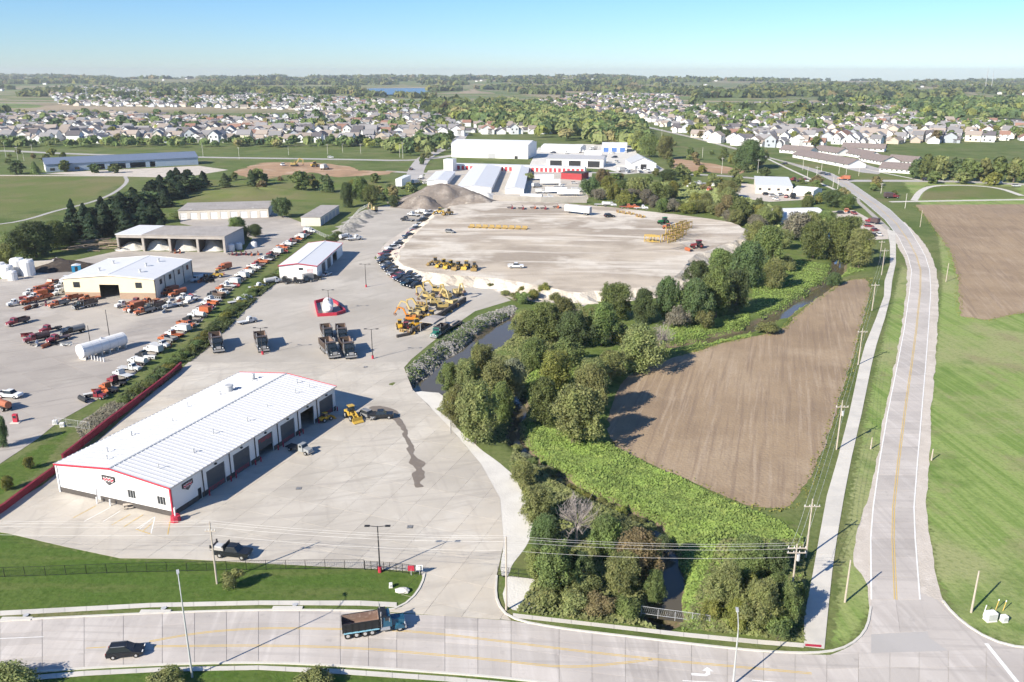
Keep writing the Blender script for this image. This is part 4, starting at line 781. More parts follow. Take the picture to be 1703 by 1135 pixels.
# ================================================================== buildings
def hgt(bx, by, ty):
    b = G(bx, by); v = ty-567.5; dn = FPX*ST+v*CT; fw = FPX*CT-v*ST
    return CAM_H-b.y*dn/fw
class Bld:
    def __init__(s, name, label, A, B, C=None, W=None, cat='building', group=None):
        a, b = G(*A).to_2d(), G(*B).to_2d(); u = (b-a); s.L = u.length; u.normalize(); s.u = u; s.n = Vector((-u.y, u.x)); s.a = a
        s.W = W if W else abs((G(*C).to_2d()-a).dot(s.n)); s.ang = math.atan2(u.y, u.x); s.A, s.B = A, B
        s.root = tag(empty(name, (a.x, a.y, 0), s.ang), label, cat, group)
    def side(s, k):
        L, W = s.L, s.W
        return {'S': ((0, 0), (1, 0), (0, 1), L), 'N': ((L, W), (-1, 0), (0, -1), L), 'E': ((L, 0), (0, 1), (-1, 0), W), 'W': ((0, W), (0, -1), (1, 0), W)}[k]
    def pt(s, k, u, z, inn=0.0):
        o, d, i, l = s.side(k); return (o[0]+d[0]*u+i[0]*inn, o[1]+d[1]*u+i[1]*inn, z)
    def u_on(s, k, p0, p1, x):                        # where column x of the photo crosses the wall foot p0-p1
        y = p0[1]+(p1[1]-p0[1])*(x-p0[0])/(p1[0]-p0[0]); q = G(x, y).to_2d()-s.a; lx, ly = q.dot(s.u), q.dot(s.n)
        o, d, i, l = s.side(k); return min(max((lx-o[0])*d[0]+(ly-o[1])*d[1], .3), l-.3)
    def wall(s, k, h, mt, holes=(), gable=None, t=.25, z0=0.0):
        o, d, i, l = s.side(k); us = sorted({0, l, *[x for q in holes for x in q[:2]]}); zs = sorted({z0, h, *[x for q in holes for x in q[2:4]]}); mb = MB()
        for a, b in zip(us[:-1], us[1:]):
            for c, e in zip(zs[:-1], zs[1:]):
                if any(q[0] <= a+1e-6 and b <= q[1]+1e-6 and q[2] <= c+1e-6 and e <= q[3]+1e-6 for q in holes): continue
                for inn in (0, t): mb.add([s.pt(k, a, c, inn), s.pt(k, b, c, inn), s.pt(k, b, e, inn), s.pt(k, a, e, inn)], [(0,1,2,3)] if inn == 0 else [(3,2,1,0)])
        for q in holes:
            a, b, c, e = q[:4]; ring = [(a, c), (b, c), (b, e), (a, e)]
            for m in range(4):
                p, r = ring[m], ring[(m+1) % 4]; mb.add([s.pt(k, *p, 0), s.pt(k, *r, 0), s.pt(k, *r, t), s.pt(k, *p, t)], [(0,1,2,3)])
        if gable: mb.add([s.pt(k, 0, h), s.pt(k, l, h), s.pt(k, l/2, gable)], [(0,1,2)])
        return mb.build('wall', mt, s.root)
    def slab_(s, name, k, a, b, c, e, inn0, inn1, mt, parent=None):
        p = [s.pt(k, a, c, inn0), s.pt(k, b, c, inn0), s.pt(k, b, c, inn1), s.pt(k, a, c, inn1)]; p += [(x, y, e) for x, y, z in p]
        return MB().add(p, [(0,3,2,1),(4,5,6,7),(0,1,5,4),(1,2,6,5),(2,3,7,6),(3,0,4,7)]).build(name, mt, parent or s.root)
    def door(s, k, q, mt, rows=4, inn=.12):
        a, b, c, e = q[:4]; o = s.slab_('door', k, a+.03, b-.03, c, e-.03, inn+.05, inn+.1, M['chassis'])
        for r in range(rows):
            z0, z1 = c+(e-.05-c)*r/rows, c+(e-.05-c)*(r+1)/rows-.03; s.slab_('door_panel', k, a+.05, b-.05, z0, z1, inn, inn+.048, mt, o)
        return o
    def window(s, k, q, frame=None, inn=.1, mull=1):
        a, b, c, e = q[:4]; o = s.slab_('window', k, a+.02, b-.02, c+.02, e-.02, inn, inn+.04, M['dark_glass']); f = frame or M['chassis']; m = MB()
        mb = [(a, b, c, c+.1), (a, b, e-.1, e), (a, a+.1, c+.1, e-.1), (b-.1, b, c+.1, e-.1)]+[(a+(b-a)*(j+1)/(mull+1)-.04, a+(b-a)*(j+1)/(mull+1)+.04, c+.1, e-.1) for j in range(mull)]
        for x0, x1, z0, z1 in mb:
            p = [s.pt(k, x0, z0, inn-.05), s.pt(k, x1, z0, inn-.05), s.pt(k, x1, z0, inn-.003), s.pt(k, x0, z0, inn-.003)]; p += [(x, y, z1) for x, y, z in p]
            m.add(p, [(0,3,2,1),(4,5,6,7),(0,1,5,4),(1,2,6,5),(2,3,7,6),(3,0,4,7)])
        m.build('frame', f, o); return o
    def floor(s, mt): return MB().box(.2, s.L-.2, .2, s.W-.2, .0, .08).build('floor', mt, s.root)
    def roof(s, eave, ridge, mt, axis='x', over=.35, th=.12, n=0, rib=None, trim=None):
        L, W = s.L, s.W; o = None
        sp, ln = (W, L) if axis == 'x' else (L, W)
        def X(a, b, z): return (a, b, z) if axis == 'x' else (b, a, z)
        root = tag(MB().box(*((-over, L+over, W/2-.2, W/2+.2) if axis == 'x' else (L/2-.2, L/2+.2, -over, W+over)), ridge+.1, ridge+.24).build('roof', rib or mt, s.root))
        sl = (ridge-eave)/(sp/2)
        for sg in (0, 1):
            e0, e1 = (-over, sp/2) if sg == 0 else (sp+over, sp/2); ze = eave-sl*over
            k = n or 1
            for i in range(k):
                a0, a1 = -over+(ln+2*over)*i/k, -over+(ln+2*over)*(i+1)/k-(.0 if not n else .02); m = MB()
                pts = [X(a0, e0, ze+.04), X(a1, e0, ze+.04), X(a1, e1, ridge+.04), X(a0, e1, ridge+.04)]; pts += [(x, y, z+th) for x, y, z in pts]
                fl = (sg == 1) != (axis == 'y')
                f = [(0,3,2,1),(4,5,6,7),(0,1,5,4),(1,2,6,5),(2,3,7,6),(3,0,4,7)]
                m.add(pts, f if not fl else [x[::-1] for x in f])
                m.build('roof_panel', mt, root)
                if rib and n:
                    m = MB(); m.bar(X(a0, e0, ze+.04+th+.05), X(a0, e1, ridge+.04+th+.05), .12, .16); m.build('seam', rib, root)
            if trim:
                m = MB()
                for a in (-over-.04, ln+over+.04): m.bar(X(a, e0, ze+.08), X(a, e1, ridge+.1), .09, .34)
                m.build('rake_trim', trim, s.root)
        if trim: 
            m = MB(); 
            for e in (-over-.05, sp+over+.05): m.bar(X(-over, e, eave-sl*over+.06), X(ln+over, e, eave-sl*over+.06), .09, .26)
            m.build('gutter', M['steel'] if rib else trim, s.root)
        return root
    def flat(s, h, mt, over=.2, th=.25, tilt=0.0):
        m = MB(); m.box(-over, s.L+over, -over, s.W+over, h, h+th)
        m.v = [(x, y, z+tilt*x/s.L) for x, y, z in m.v]; return m.build('roof', mt, s.root)
    def stack(s, x, y, z, r=.15, h=.8, name='vent', mt=None): return MB().cyl((x, y, z-.4), (x, y, z+h), r, r, 8).cyl((x, y, z+h+.05), (x, y, z+h+.16), r*1.7, r*1.5, 8).build(name, mt or M['galv'], s.root)

# --- the white workshop
EV, RD = 5.7, 7.1
b = Bld('workshop', 'long white metal workshop with red trim and six truck doors', (289,860), (559,682), (105,816)); WS = b
fl = ((289,860), (559,682)); dh = []
for x0, x1 in ((347,377),(391,418),(432,456),(469,492),(502,524),(533,555)): dh.append((b.u_on('S', *fl, x0), b.u_on('S', *fl, x1), 0.0, 4.5))
pd = (b.u_on('S', *fl, 331), b.u_on('S', *fl, 337), 0, 2.3); b.wall('S', EV, M['white_wall'], dh+[pd])
ge = ((105,816), (289,860)); wh = [(b.u_on('W', *ge, 217), b.u_on('W', *ge, 230), 1.9, 3.6), (b.u_on('W', *ge, 265), b.u_on('W', *ge, 279), 1.9, 3.6)]; wd_ = (b.u_on('W', *ge, 164), b.u_on('W', *ge, 171), 0, 2.4)
b.wall('W', EV, M['white_wall'], wh+[wd_], RD); b.wall('E', EV, M['white_wall'], (), RD); b.wall('N', EV, M['white_wall']); b.floor(M['joint'])
DOORM = surf('door_dark', (.075, .085, .095), [((.1, .11, .12), .8, .5, .7, .6)], .5)
LET = surf('door_letter', (.42, .05, .07), rough=.6)
for k, q in enumerate(dh):
    if k == 4: continue
    qq = q if k != 2 else (q[0], q[1], 1.9, q[3])
    o = b.door('S', qq, DOORM, 5 if k != 2 else 4)
    # red lettering band on the lower door rows
    zl = qq[2]+.25 if k != 2 else qq[2]+1.5; n_ = 6; wl = (q[1]-q[0]-.7)/n_
    m = MB()
    for j in range(n_):
        a0 = q[0]+.35+j*wl
        for (x0, x1, y0, y1) in ((.08,.22,0,1),(.08,.8,.82,1),(.08,.8,0,.18),(.62,.8,.1,.9)) if j % 3 else ((.08,.22,0,1),(.08,.8,.42,.58),(.6,.8,.42,1),(.08,.8,.82,1)):
            p = [b.pt('S', a0+wl*x0, zl+.75*y0, .112), b.pt('S', a0+wl*x1, zl+.75*y0, .112), b.pt('S', a0+wl*x1, zl+.75*y1, .112), b.pt('S', a0+wl*x0, zl+.75*y1, .112)]; m.add(p, [(0,1,2,3)])
    m.build('lettering', LET, o)
us = [0]+[x for q in sorted(dh+[pd]) for x in q[:2]]+[b.L]
for a, c in zip(us[::2], us[1::2]):
    if c-a > .05: b.slab_('base_band', 'S', a+.02, c-.02, 0, 1.05, -.04, -.003, M['dark_base'])
us = [0, wd_[0], wd_[1], b.W]
for a, c in zip(us[::2], us[1::2]): b.slab_('base_band', 'W', a, c, 0, 1.05, -.04, -.003, M['dark_base'])
for q in dh:                                            # bollard posts and downpipes between doors, lamp over each
    for x in (q[0]-.5, q[1]+.5):
        MB().cyl(b.pt('S', x, 0, -.7), b.pt('S', x, 1.1, -.7), .13, .13, 8).build('bollard', M['red_trim'], b.root)
    MB().bar(b.pt('S', q[0]-1.1, .2, -.1), b.pt('S', q[0]-1.1, EV-.2, -.1), .16).build('downpipe', M['dark_base'], b.root)
    b.slab_('wall_lamp', 'S', (q[0]+q[1])/2-.22, (q[0]+q[1])/2+.22, 4.95, 5.2, -.35, -.003, M['chassis'])
for q in wh: b.window('W', q, M['galv'], mull=2)
b.slab_('door', 'W', wd_[0]+.02, wd_[1]-.02, 0, 2.38, .1, .15, M['grey_wall']); b.slab_('door', 'S', pd[0]+.02, pd[1]-.02, 0, 2.28, .1, .15, M['chassis'])
b.roof(EV, RD, M['white_roof'], 'x', .3, .1, 50, M['rib'], M['red_trim'])
for k in (('W', 0), ('W', b.W)): MB().bar(b.pt(k[0], k[1], 0, -.05), b.pt(k[0], k[1], EV, -.05), .3).build('corner_trim', M['red_trim'] if k[1] else M['white_wall'], b.root)
def emblem(k, u, z, sw, parent):                         # dark shield with a light rim and a red scripted band
    sh = [(-1,.52),(1,.52),(1.02,-.1),(.55,-.36),(0,-.72),(-.55,-.36),(-1.02,-.1)]
    def pl(sc, inn): return [b.pt(k, u+x*sw*sc, z+y*sw*sc, inn) for x, y in sh]
    n = len(sh); o = MB().add(pl(1, -.12)+pl(1, -.003), [list(range(n))]+[(i, (i+1) % n, n+(i+1) % n, n+i) for i in range(n)]).build('emblem', M['black_metal'], parent)
    MB().add(pl(.86, -.125), [list(range(n))]).build('emblem_face', surf('emblem_face', (.10, .09, .095), rough=.5), o)
    m = MB(); w2 = MB(); pts = [(-.78+.156*i, .14*math.sin(i*2.1)+.08-.1*abs(i-5)/5) for i in range(11)]
    for (x0, y0), (x1, y1) in zip(pts[:-1], pts[1:]):
        for mm, hw, inn in ((w2, .21, -.13), (m, .13, -.135)):
            mm.add([b.pt(k, u+x*sw, z+y*sw, inn) for x, y in ((x0, y0-hw), (x1, y1-hw), (x1, y1+hw), (x0, y0+hw))], [(0,1,2,3)])
    w2.build('script_outline', M['lamp_white'], o); m.build('script', M['red_trim'], o)
emblem('W', b.u_on('W', *ge, 189), 4.75, 1.5, b.root); emblem('S', b.u_on('S', *fl, 316), 4.3, 1.35, b.root)
def roofz(y): return RD-abs(y-b.W/2)*(RD-EV)/(b.W/2)+.15
for x, y in ((4,6),(12,5),(20,7),(28,5),(36,6),(45,5),(6,20),(14,22),(22,19),(30,22),(38,20),(47,18),(3,17),(50,8),(49,4)): b.stack(x, y, roofz(y), rng.uniform(.07, .14), rng.uniform(.5, .9))
for x, y, r in ((40.5, 19.5, .95), (48.5, 19, .4)): MB().cyl((x, y, roofz(y)-.5), (x, y, roofz(y)+1.3), r, r, 14).cyl((x, y, roofz(y)+1.3), (x, y, roofz(y)+1.45), r*1.12, r*.9, 14).build('roof_fan', M['galv'], b.root)
p = G(291, 864); o = empty('concrete_planter', (p.x+.4, p.y-.6, 0)); tag(o, 'red painted octagonal bollard block at the workshop corner', 'bollard')
MB().cyl((0,0,0),(0,0,1.1),.95,.85,8).build('block', M['red_trim'], o); MB().cyl((0,0,1.1),(0,0,2.6),.16,.16,8).build('post', M['white_wall'], o)
for px, py, l in ((162,838,'first'), (184,842,'second')):
    p = G(px, py); o = tag(empty('bollard', (p.x, p.y, 0)), 'white post '+l+' along the parking bays', 'bollard', 'white posts before the workshop'); MB().cyl((0,0,0),(0,0,1.3),.14,.14,8).build('post', M['white_wall'], o); MB().cyl((0,0,1.3),(0,0,1.36),.16,.1,8).build('cap', M['white_line'], o)
p = G(214, 845); o = tag(empty('picnic_table', (p.x, p.y, 0), .35), 'small table and benches by the workshop front wall', 'table')
MB().box(-.9,.9,-.4,.4,.72,.78).build('table_top', M['wood_pole'], o)
for y in (-.8,.8): MB().box(-.9,.9,y-.14,y+.14,.42,.47).build('bench', M['wood_pole'], o)
for x in (-.6,.6): MB().bar((x,-.85,.4),(x,.85,.4),.08).bar((x,-.6,0),(x,-.2,.72),.08).bar((x,.6,0),(x,.2,.72),.08).build('leg', M['chassis'], o)

# --- cream depot building
b = Bld('depot_building', 'cream metal building with white roof and dark open doorway', (260,498), (321,463), (125,489))
e_ = hgt(260, 498, 465); r_ = e_+1.3; fw_ = ((125,489), (260,498)); q = (b.u_on('W', *fw_, 177), b.u_on('W', *fw_, 206), 0, 5.0)
wn = [(b.u_on('W', *fw_, 139), b.u_on('W', *fw_, 149), e_-3.2, e_-1.2), (b.u_on('W', *fw_, 231), b.u_on('W', *fw_, 241), e_-3.2, e_-1.2)]
b.wall('W', e_, M['cream'], [q]+wn, r_); sw = [(4+k*7.5, 6+k*7.5, 4.2, 6) for k in range(4)]; b.wall('S', e_, M['beige_wall'], sw); b.wall('N', e_, M['cream']); b.wall('E', e_, M['cream'], (), r_); b.floor(M['joint'])  # duller beige on the right wall stands for its shade
for x in wn: b.window('W', x)
for x in sw: b.window('S', x)
for a, c in ((0, q[0]), (q[1], b.W)): b.slab_('brick_base', 'W', a, c, 0, 2.2, -.06, -.003, M['tan_brick'])
b.roof(e_, r_, M['white_roof'], 'x', .3, .15, 0, None, M['white_wall'])
for x, y in ((7,8),(16,10),(24,9),(8,b.W-9),(20,b.W-8)): b.stack(x, y, r_-abs(y-b.W/2)*1.3/(b.W/2)+.2, .35, 1.0)
for k in range(5): MB().bar(b.pt('S', k*b.L/4, .1, -.1), b.pt('S', k*b.L/4, e_-.1, -.1), .18).build('downpipe', M['chassis'], b.root)
MB().box(3, 6, 6, 9, 1.2, 1.35).box(3, 6, 6, 9, 2.6, 2.75).build('rack', M['galv'], b.root)

# --- open salt shed
b = Bld('salt_shed', 'open fronted four bay salt shed with half white half grey roof', (376,421), (407,406), (197,417)); h = hgt(376, 421, 394)
fw_ = ((197,417), (376,421)); us = [b.u_on('W', *fw_, x) for x in (198,240,284,330,374)]
b.wall('S', h, M['grey_wall']); b.wall('N', h, M['dark_base']); b.wall('E', h, M['dark_base'])  # end and back walls coloured dark to stand for shade inside the bays
for x in us: b.slab_('post', 'W', max(0, x-.5), min(b.W, x+.5), 0, h, 0, .8, M['old_metal'])
b.slab_('fascia', 'W', 0, b.W, h-1.3, h-.01, -.1, -.003, M['old_metal'])
for x in us[1:4]: b.slab_('bay_wall', 'W', x-.2, x+.2, 0, h-1.7, .81, b.L-.3, M['dark_base'])  # dividers coloured dark too, as painted bay shade
m = MB().box(-.3, b.L+.3, b.W-us[1], b.W+.3, h, h+.3); m.v = [(x, y, z+.02*x) for x, y, z in m.v]; m.build('roof', M['white_roof'], b.root)
m = MB().box(-.3, b.L+.3, -.3, b.W-us[1]-.02, h, h+.28); m.v = [(x, y, z+.02*x) for x, y, z in m.v]; m.build('roof', M['old_metal'], b.root)
SH = b
def heap(name, px, py, rx, ry, h, mt, label, cat='pile', rz=0.0, z=0.0, ridges=5, seed=0, group=None, flat=.0):
    g = np.random.default_rng(seed+900); n, m_ = 36, 14; p = G(px, py, z); V = []; F = []
    for i in range(m_+1):
        for j in range(n):
            a = 2*math.pi*j/n; r = i/m_; w_ = 1+.10*math.sin(3*a+seed)+.06*math.sin(7*a+2*seed); hh = (.5+.5*math.cos(math.pi*min(1, r*1.02)))**.85*(1+.2*math.sin(ridges*a+seed+r*3)*r+.10*math.sin(2*a+seed*2)*r+.07*math.sin(9*a+r*11+seed)*r)
            V.append((r*rx*w_*math.cos(a), r*ry*w_*math.sin(a), max(0, h*min(hh, 1-flat)+(g.uniform(-.03, .03)*h if 0 < i < m_ else 0))-(.15 if i == m_ else 0)))
    F = [(i*n+j, (i+1)*n+j, (i+1)*n+(j+1) % n, i*n+(j+1) % n) for i in range(m_) for j in range(n)]
    mb = MB(); mb.add(V, F); o = mb.build(name, mt, None, (p.x, p.y, z), rz); o.data.polygons.foreach_set('use_smooth', np.ones(len(o.data.polygons), bool))
    return tag(o, label, cat, group)
for k, (x, mt, l) in enumerate(((222,'white_gravel','grey gravel heap in the first bay of the salt shed'), (266,'white_sand','white salt heap spilling from the second shed bay'), (309,'white_sand','tall pale salt heap filling the third shed bay'), (355,'white_sand','wide white salt heap at the last shed bay'))):
    heap('salt_heap', x, 413, 8.0 if k != 1 else 6.5, 8, (3.0, 4.2, 5.0, 4.6)[k], M[mt], l, 'salt heap', SH.ang, seed=k, flat=.12)

# --- small white workshop
b = Bld('small_workshop', 'small white workshop with dark side doors behind the upper yard', (528,464), (570,424), (470,460)); e_ = hgt(528, 464, 443); r_ = e_+.9
fw_ = ((470,460), (528,464)); sf = ((528,464), (570,424)); wn = [(b.u_on('W', *fw_, 500), b.u_on('W', *fw_, 507), e_-1.6, e_-.7)]
dq = [(b.u_on('S', *sf, x0), b.u_on('S', *sf, x1), 0, 4) for x0, x1 in ((536,542),(545,551),(554,561))]
b.wall('W', e_, M['white_wall'], wn, r_); b.wall('S', e_, M['white_wall'], dq); b.wall('N', e_, M['white_wall']); b.wall('E', e_, M['white_wall'], (), r_); b.floor(M['joint']); b.window('W', wn[0]); b.door('S', dq[0], DOORM, 4); b.door('S', dq[1], DOORM, 4)
b.roof(e_, r_, M['white_roof'], 'x', .3, .12, 0, None, M['red_trim'])
sg = b.slab_('sign', 'W', b.u_on('W', *fw_, 512), b.u_on('W', *fw_, 523), e_-2.6, e_-.9, -.1, -.003, M['lamp_white'])
m = MB()
u0, u1 = b.u_on('W', *fw_, 512), b.u_on('W', *fw_, 523)
for r in range(3):
    for j in range(5):
        x0 = u0+.15+(u1-u0-.3)*j/5; m.add([b.pt('W', x0, e_-2.4+r*.5, -.105), b.pt('W', x0+(u1-u0)*.13, e_-2.4+r*.5, -.105), b.pt('W', x0+(u1-u0)*.13, e_-2.1+r*.5, -.105), b.pt('W', x0, e_-2.1+r*.5, -.105)], [(0,1,2,3)])
m.build('lettering', LET, sg)

# --- garages
def garage(label, A, B, C=None, W=None, top=None, side='W', doors=6, wall='beige_wall', roof='old_metal', dm='white_wall', h=None, name='garage', dw=.7, dhh=.75, group=None):
    b = Bld(name, label, A, B, C, W, 'garage', group); h = h or hgt(A[0], A[1], top); l = b.side(side)[3]; qs = []
    for k in range(doors): c = l*(k+.5)/doors; w2 = l/doors*dw/2; qs.append((c-w2, c+w2, 0, h*dhh))
    for k in 'SNEW': b.wall(k, h, M[wall], qs if k == side else ())
    for q in qs: b.door(side, q, M[dm], 3)
    b.flat(h, M[roof], .25, .2); return b
b = garage('long pale garage row with white doors behind the depot', (447,362), (455,349), (304,361), top=347, doors=9); b.stack(3, 8, 4.2, .4, .9); b.stack(3, 40, 4.2, .4, .9)
garage('small beige garage with grey roof on the grass slope', (533.5,376.5), (564.6,355.5), (506.6,373), top=362, side='S', doors=5, dm='grey_wall')
# --- long blue roofed building
b = Bld('long_shed', 'long low building with slate blue roof and dark open bays', (77,287), (330,274), W=24); e_ = hgt(77, 287, 274); sf = ((77,287), (330,274))
qs = [(b.u_on('S', *sf, x0), b.u_on('S', *sf, x1), 0, e_*.72) for x0, x1 in ((150,175),(184,210),(217,243),(250,259))]
b.wall('S', e_, M['blue_wall'], qs); b.wall('N', e_, M['blue_wall']); b.wall('E', e_, M['blue_wall'], (), e_+4); b.wall('W', e_, M['white_wall'], (), e_+4); b.floor(M['far_road']); b.roof(e_, e_+4, M['slate_blue'], 'x', .6, .2)
for x0, x1 in ((84,92),(100,108),(125,133)): b.slab_('window', 'S', b.u_on('S', *sf, x0), b.u_on('S', *sf, x1), 1, 3, -.05, -.003, M['dark_glass'])
# --- warehouse and storage units
def simple(name, label, A, B, C=None, W=None, h=5, ridge=None, axis='x', wall='white_wall', roof='white_roof', win=0, doors=0, cat='building', group=None, doorm=None, over=.4):
    b = Bld(name, label, A, B, C, W, cat, group); qs = []
    for k in range(doors): c = b.L*(k+.5)/doors; w2 = b.L/doors*.32; qs.append((c-w2, c+w2, 0, h*.78))
    ws = [(b.L*(k+.5)/win-.8, b.L*(k+.5)/win+.8, h*.45, h*.72) for k in range(win)] if not doors else []
    for k in 'SNEW': b.wall(k, h, M[wall], (qs+ws) if k == 'S' else (), (ridge if ridge and ((axis == 'x') == (k in 'EW')) else None))
    for q in qs: b.door('S', q, doorm or M['chassis'], 2)
    for q in ws: b.window('S', q)
    if ridge: b.roof(h, ridge, M[roof], axis, over, .2)
    else: b.flat(h, M[roof])
    return b
b = simple('warehouse', 'huge plain white warehouse above the self storage units', (751,262), (878,265), W=38, h=12.5, ridge=15.0, win=0, doors=0); b.slab_('door', 'S', 35, 42, 0, 4.5, -.06, -.003, M['grey_wall']); b.slab_('door', 'S', 60, 63, 0, 2.5, -.06, -.003, M['chassis'])
simple('storage_unit', 'long white roofed storage unit, wider of the two', (817,321), (834,284), (764,315), h=3.2, ridge=4.6, doors=0, group=None)
simple('storage_unit', 'long white roofed storage unit, narrower, with end doors', (871,323), (880,284), (842,318), h=3.2, ridge=4.2)
simple('storage_unit', 'short white storage unit behind the soil pile', (744,309), (757,293), (716,303), h=3.2, ridge=4)
RD_ = surf('red_door', (.55, .06, .07), rough=.6)
simple('storage_unit', 'low storage row with red doors below the warehouse', (752,282), (972,288), W=9, h=4.0, doors=30, doorm=RD_)
simple('office', 'small white office block at the storage entrance', (738,285), (753,285.5), W=9, h=9)
simple('shed', 'dark red metal shed beside the storage units', (933,298), (967,300), W=14, h=4.6, wall='brick_red', roof='dark_base')
simple('warehouse', 'low white warehouse with grey roof right of the storage units', (909,277), (1003,279), W=26, h=6.5, ridge=8.5, roof='grey_wall', doors=3)
simple('shed', 'white shed with blue trim before the woods', (1001,253), (1042,253.5), W=30, h=5.5, ridge=8, doors=3, doorm=surf('blue_door', (.08, .17, .42), rough=.6))
b = simple('barn', 'pale gabled barn with one dark doorway', (1049,283), (1091,283), W=34, h=5, ridge=9.5, axis='y', roof='galv'); b.slab_('door', 'S', b.L/2-2.4, b.L/2+2.4, 0, 4.5, -.06, -.003, M['chassis'])
simple('shed', 'low white shed left of the gabled barn', (975,262), (1000,262), W=20, h=4, ridge=5.5)
simple('shed', 'white roofed shed among parked machines', (900,252), (965,254), W=22, h=4.5, ridge=6.5)
simple('warehouse', 'cream box warehouse with flat white roof by the scrub', (1256,322), (1317,324), (1230,305), h=hgt(1256,322,309), wall='beige_wall', win=4)
simple('shed', 'white lean shed attached to the box warehouse', (1318,324), (1352,327), W=16, h=3.4, ridge=4.6)
# arched hall
b = Bld('arched_hall', 'white arched hall half hidden by creek trees', (1297,372), (1372,370), W=17); n = 16; m = MB(); r = b.W/2; hz = 5.6
ring = [(r-r*math.cos(math.pi*i/n), .8+hz*math.sin(math.pi*i/n)) for i in range(n+1)]
m.add([(x, y, z) for x in (0, b.L) for y, z in ring], [(i, i+1, n+2+i, n+1+i) for i in range(n)]); m.build('shell', M['white_roof'], b.root)
for x in (.05, b.L-.05): MB().add([(x, y, z) for y, z in ring]+[(x, b.W, 0), (x, 0, 0)], [list(range(n+3))]).build('end_wall', M['white_wall'], b.root)
MB().box(.3, b.L-.3, .02, .3, 0, .85).box(.3, b.L-.3, b.W-.3, b.W-.02, 0, .85).build('side_wall', M['beige_wall'], b.root)
MB().box(-.02, .03, r-2, r+2, 0, 3.6).build('door', surf('teal_door', (.12, .3, .3), rough=.6), b.root)
# low apartments right
for A, B, W, l in (((1318,262),(1410,280),16,'nearest the far side road'), ((1296,254),(1345,258),16,'at the back left of the cluster'), ((1352,254),(1392,260),15,'second in the back row'), ((1398,258),(1442,266),15,'in the middle of the cluster'), ((1428,268),(1466,275),17,'beside the parking court'), ((1462,286),(1520,290),18,'lowest, next to the trees'), ((1400,250),(1470,253),14,'with a green grey roof along the back'), ((1474,272),(1520,276),15,'behind the lowest one')):
    simple('apartment_row', 'low white apartment row with brown roof '+l, A, B, W=W, h=3.2, ridge=7.0, roof='shingle_brown', win=7, group='low apartments by the far road', over=.8)
# ================================================================== the town beyond
def house_parts(v):
    """a small house as (name, builder, material key) parts; +x faces the street"""
    out = []; w_ = MB(); r_ = MB(); d_ = MB(); win = []
    def gab(x0, x1, y0, y1, e, rg, ax, o=.5):
        w_.box(x0, x1, y0, y1, -1, e)
        if ax == 'x':
            m = (y0+y1)/2; w_.add([(x0,y0,e),(x0,y1,e),(x0,m,rg)], [(0,2,1)]).add([(x1,y0,e),(x1,y1,e),(x1,m,rg)], [(0,1,2)]); s = (rg-e)/((y1-y0)/2)
            for a in (y0-o, y1+o): r_.add([(x0-o,a,e-s*o),(x1+o,a,e-s*o),(x1+o,m,rg),(x0-o,m,rg),(x0-o,a,e-s*o+.25),(x1+o,a,e-s*o+.25),(x1+o,m,rg+.25),(x0-o,m,rg+.25)], [(4,5,6,7),(0,3,2,1),(0,1,5,4),(1,2,6,5),(3,0,4,7)])
        else:
            m = (x0+x1)/2; w_.add([(x0,y0,e),(x1,y0,e),(m,y0,rg)], [(0,1,2)]).add([(x0,y1,e),(x1,y1,e),(m,y1,rg)], [(0,2,1)]); s = (rg-e)/((x1-x0)/2)
            for a in (x0-o, x1+o): r_.add([(a,y0-o,e-s*o),(a,y1+o,e-s*o),(m,y1+o,rg),(m,y0-o,rg),(a,y0-o,e-s*o+.25),(a,y1+o,e-s*o+.25),(m,y1+o,rg+.25),(m,y0-o,rg+.25)], [(4,7,6,5),(0,1,2,3),(0,4,5,1),(1,5,6,2),(3,7,4,0)])
    if v == 0: gab(-6,6,-5,5,5.6,8.6,'y'); gab(3,9,-5,1.5,3,5.4,'x'); d_.box(9,9.06,-4.3,.8,0,2.5); win = [(6.05,3,3.6),(6.05,-2,4),(6.05,3.2,.9)]
    elif v == 1: gab(-5,5,-8.5,8.5,3,5.8,'y'); gab(2,7.5,2,8,3,5.3,'x'); d_.box(7.5,7.56,2.6,7.4,0,2.4); win = [(5.05,-2,1),(5.05,-6,1)]
    elif v == 2: gab(-6,6,-4.6,4.6,6,9.2,'x'); gab(-4,4,4.6,9.5,3,5.2,'x'); d_.box(4,4.06,5,9,0,2.4); win = [(6.05,-2.4,3.8),(6.05,2.4,3.8),(6.05,-1,1)]
    else: gab(-5.5,5.5,-7,7,5.6,8.4,'y'); gab(1,8,-7,-1,5.2,7.4,'x'); d_.box(8,8.06,-6.4,-1.6,0,2.5); win = [(5.55,2.5,3.6),(5.55,5,1),(8.05,-4,3.4)]
    res = [('wall', w_, 'wall'), ('roof', r_, 'roof'), ('garage_door', d_, 'door')]
    for x, y, z in win: m = MB(); m.box(x-.02, x+.06, y-.7, y+.7, z, z+1.3); res.append(('window', m, 'glass'))
    # back windows: the side the photograph often shows
    for y, z in ((-3, 1), (2, 1), (2.2, 3.7)):
        if v in (0, 3) or z < 2: m = MB(); bx = {0: -6.06, 1: -5.06, 2: -6.06, 3: -5.56}[v]; m.box(bx, bx+.05, y-.8, y+.8, z, z+1.3); res.append(('window', m, 'glass'))
    return res
HW = [surf('house_white', (.80, .79, .77), rough=.7, rnd=.05), surf('house_cream', (.66, .6, .5), rough=.7, rnd=.08), surf('house_grey', (.4, .43, .46), rough=.7, rnd=.1), surf('house_tan', (.5, .42, .34), rough=.7, rnd=.1), surf('house_pale', (.68, .69, .7), rough=.7, rnd=.06)]
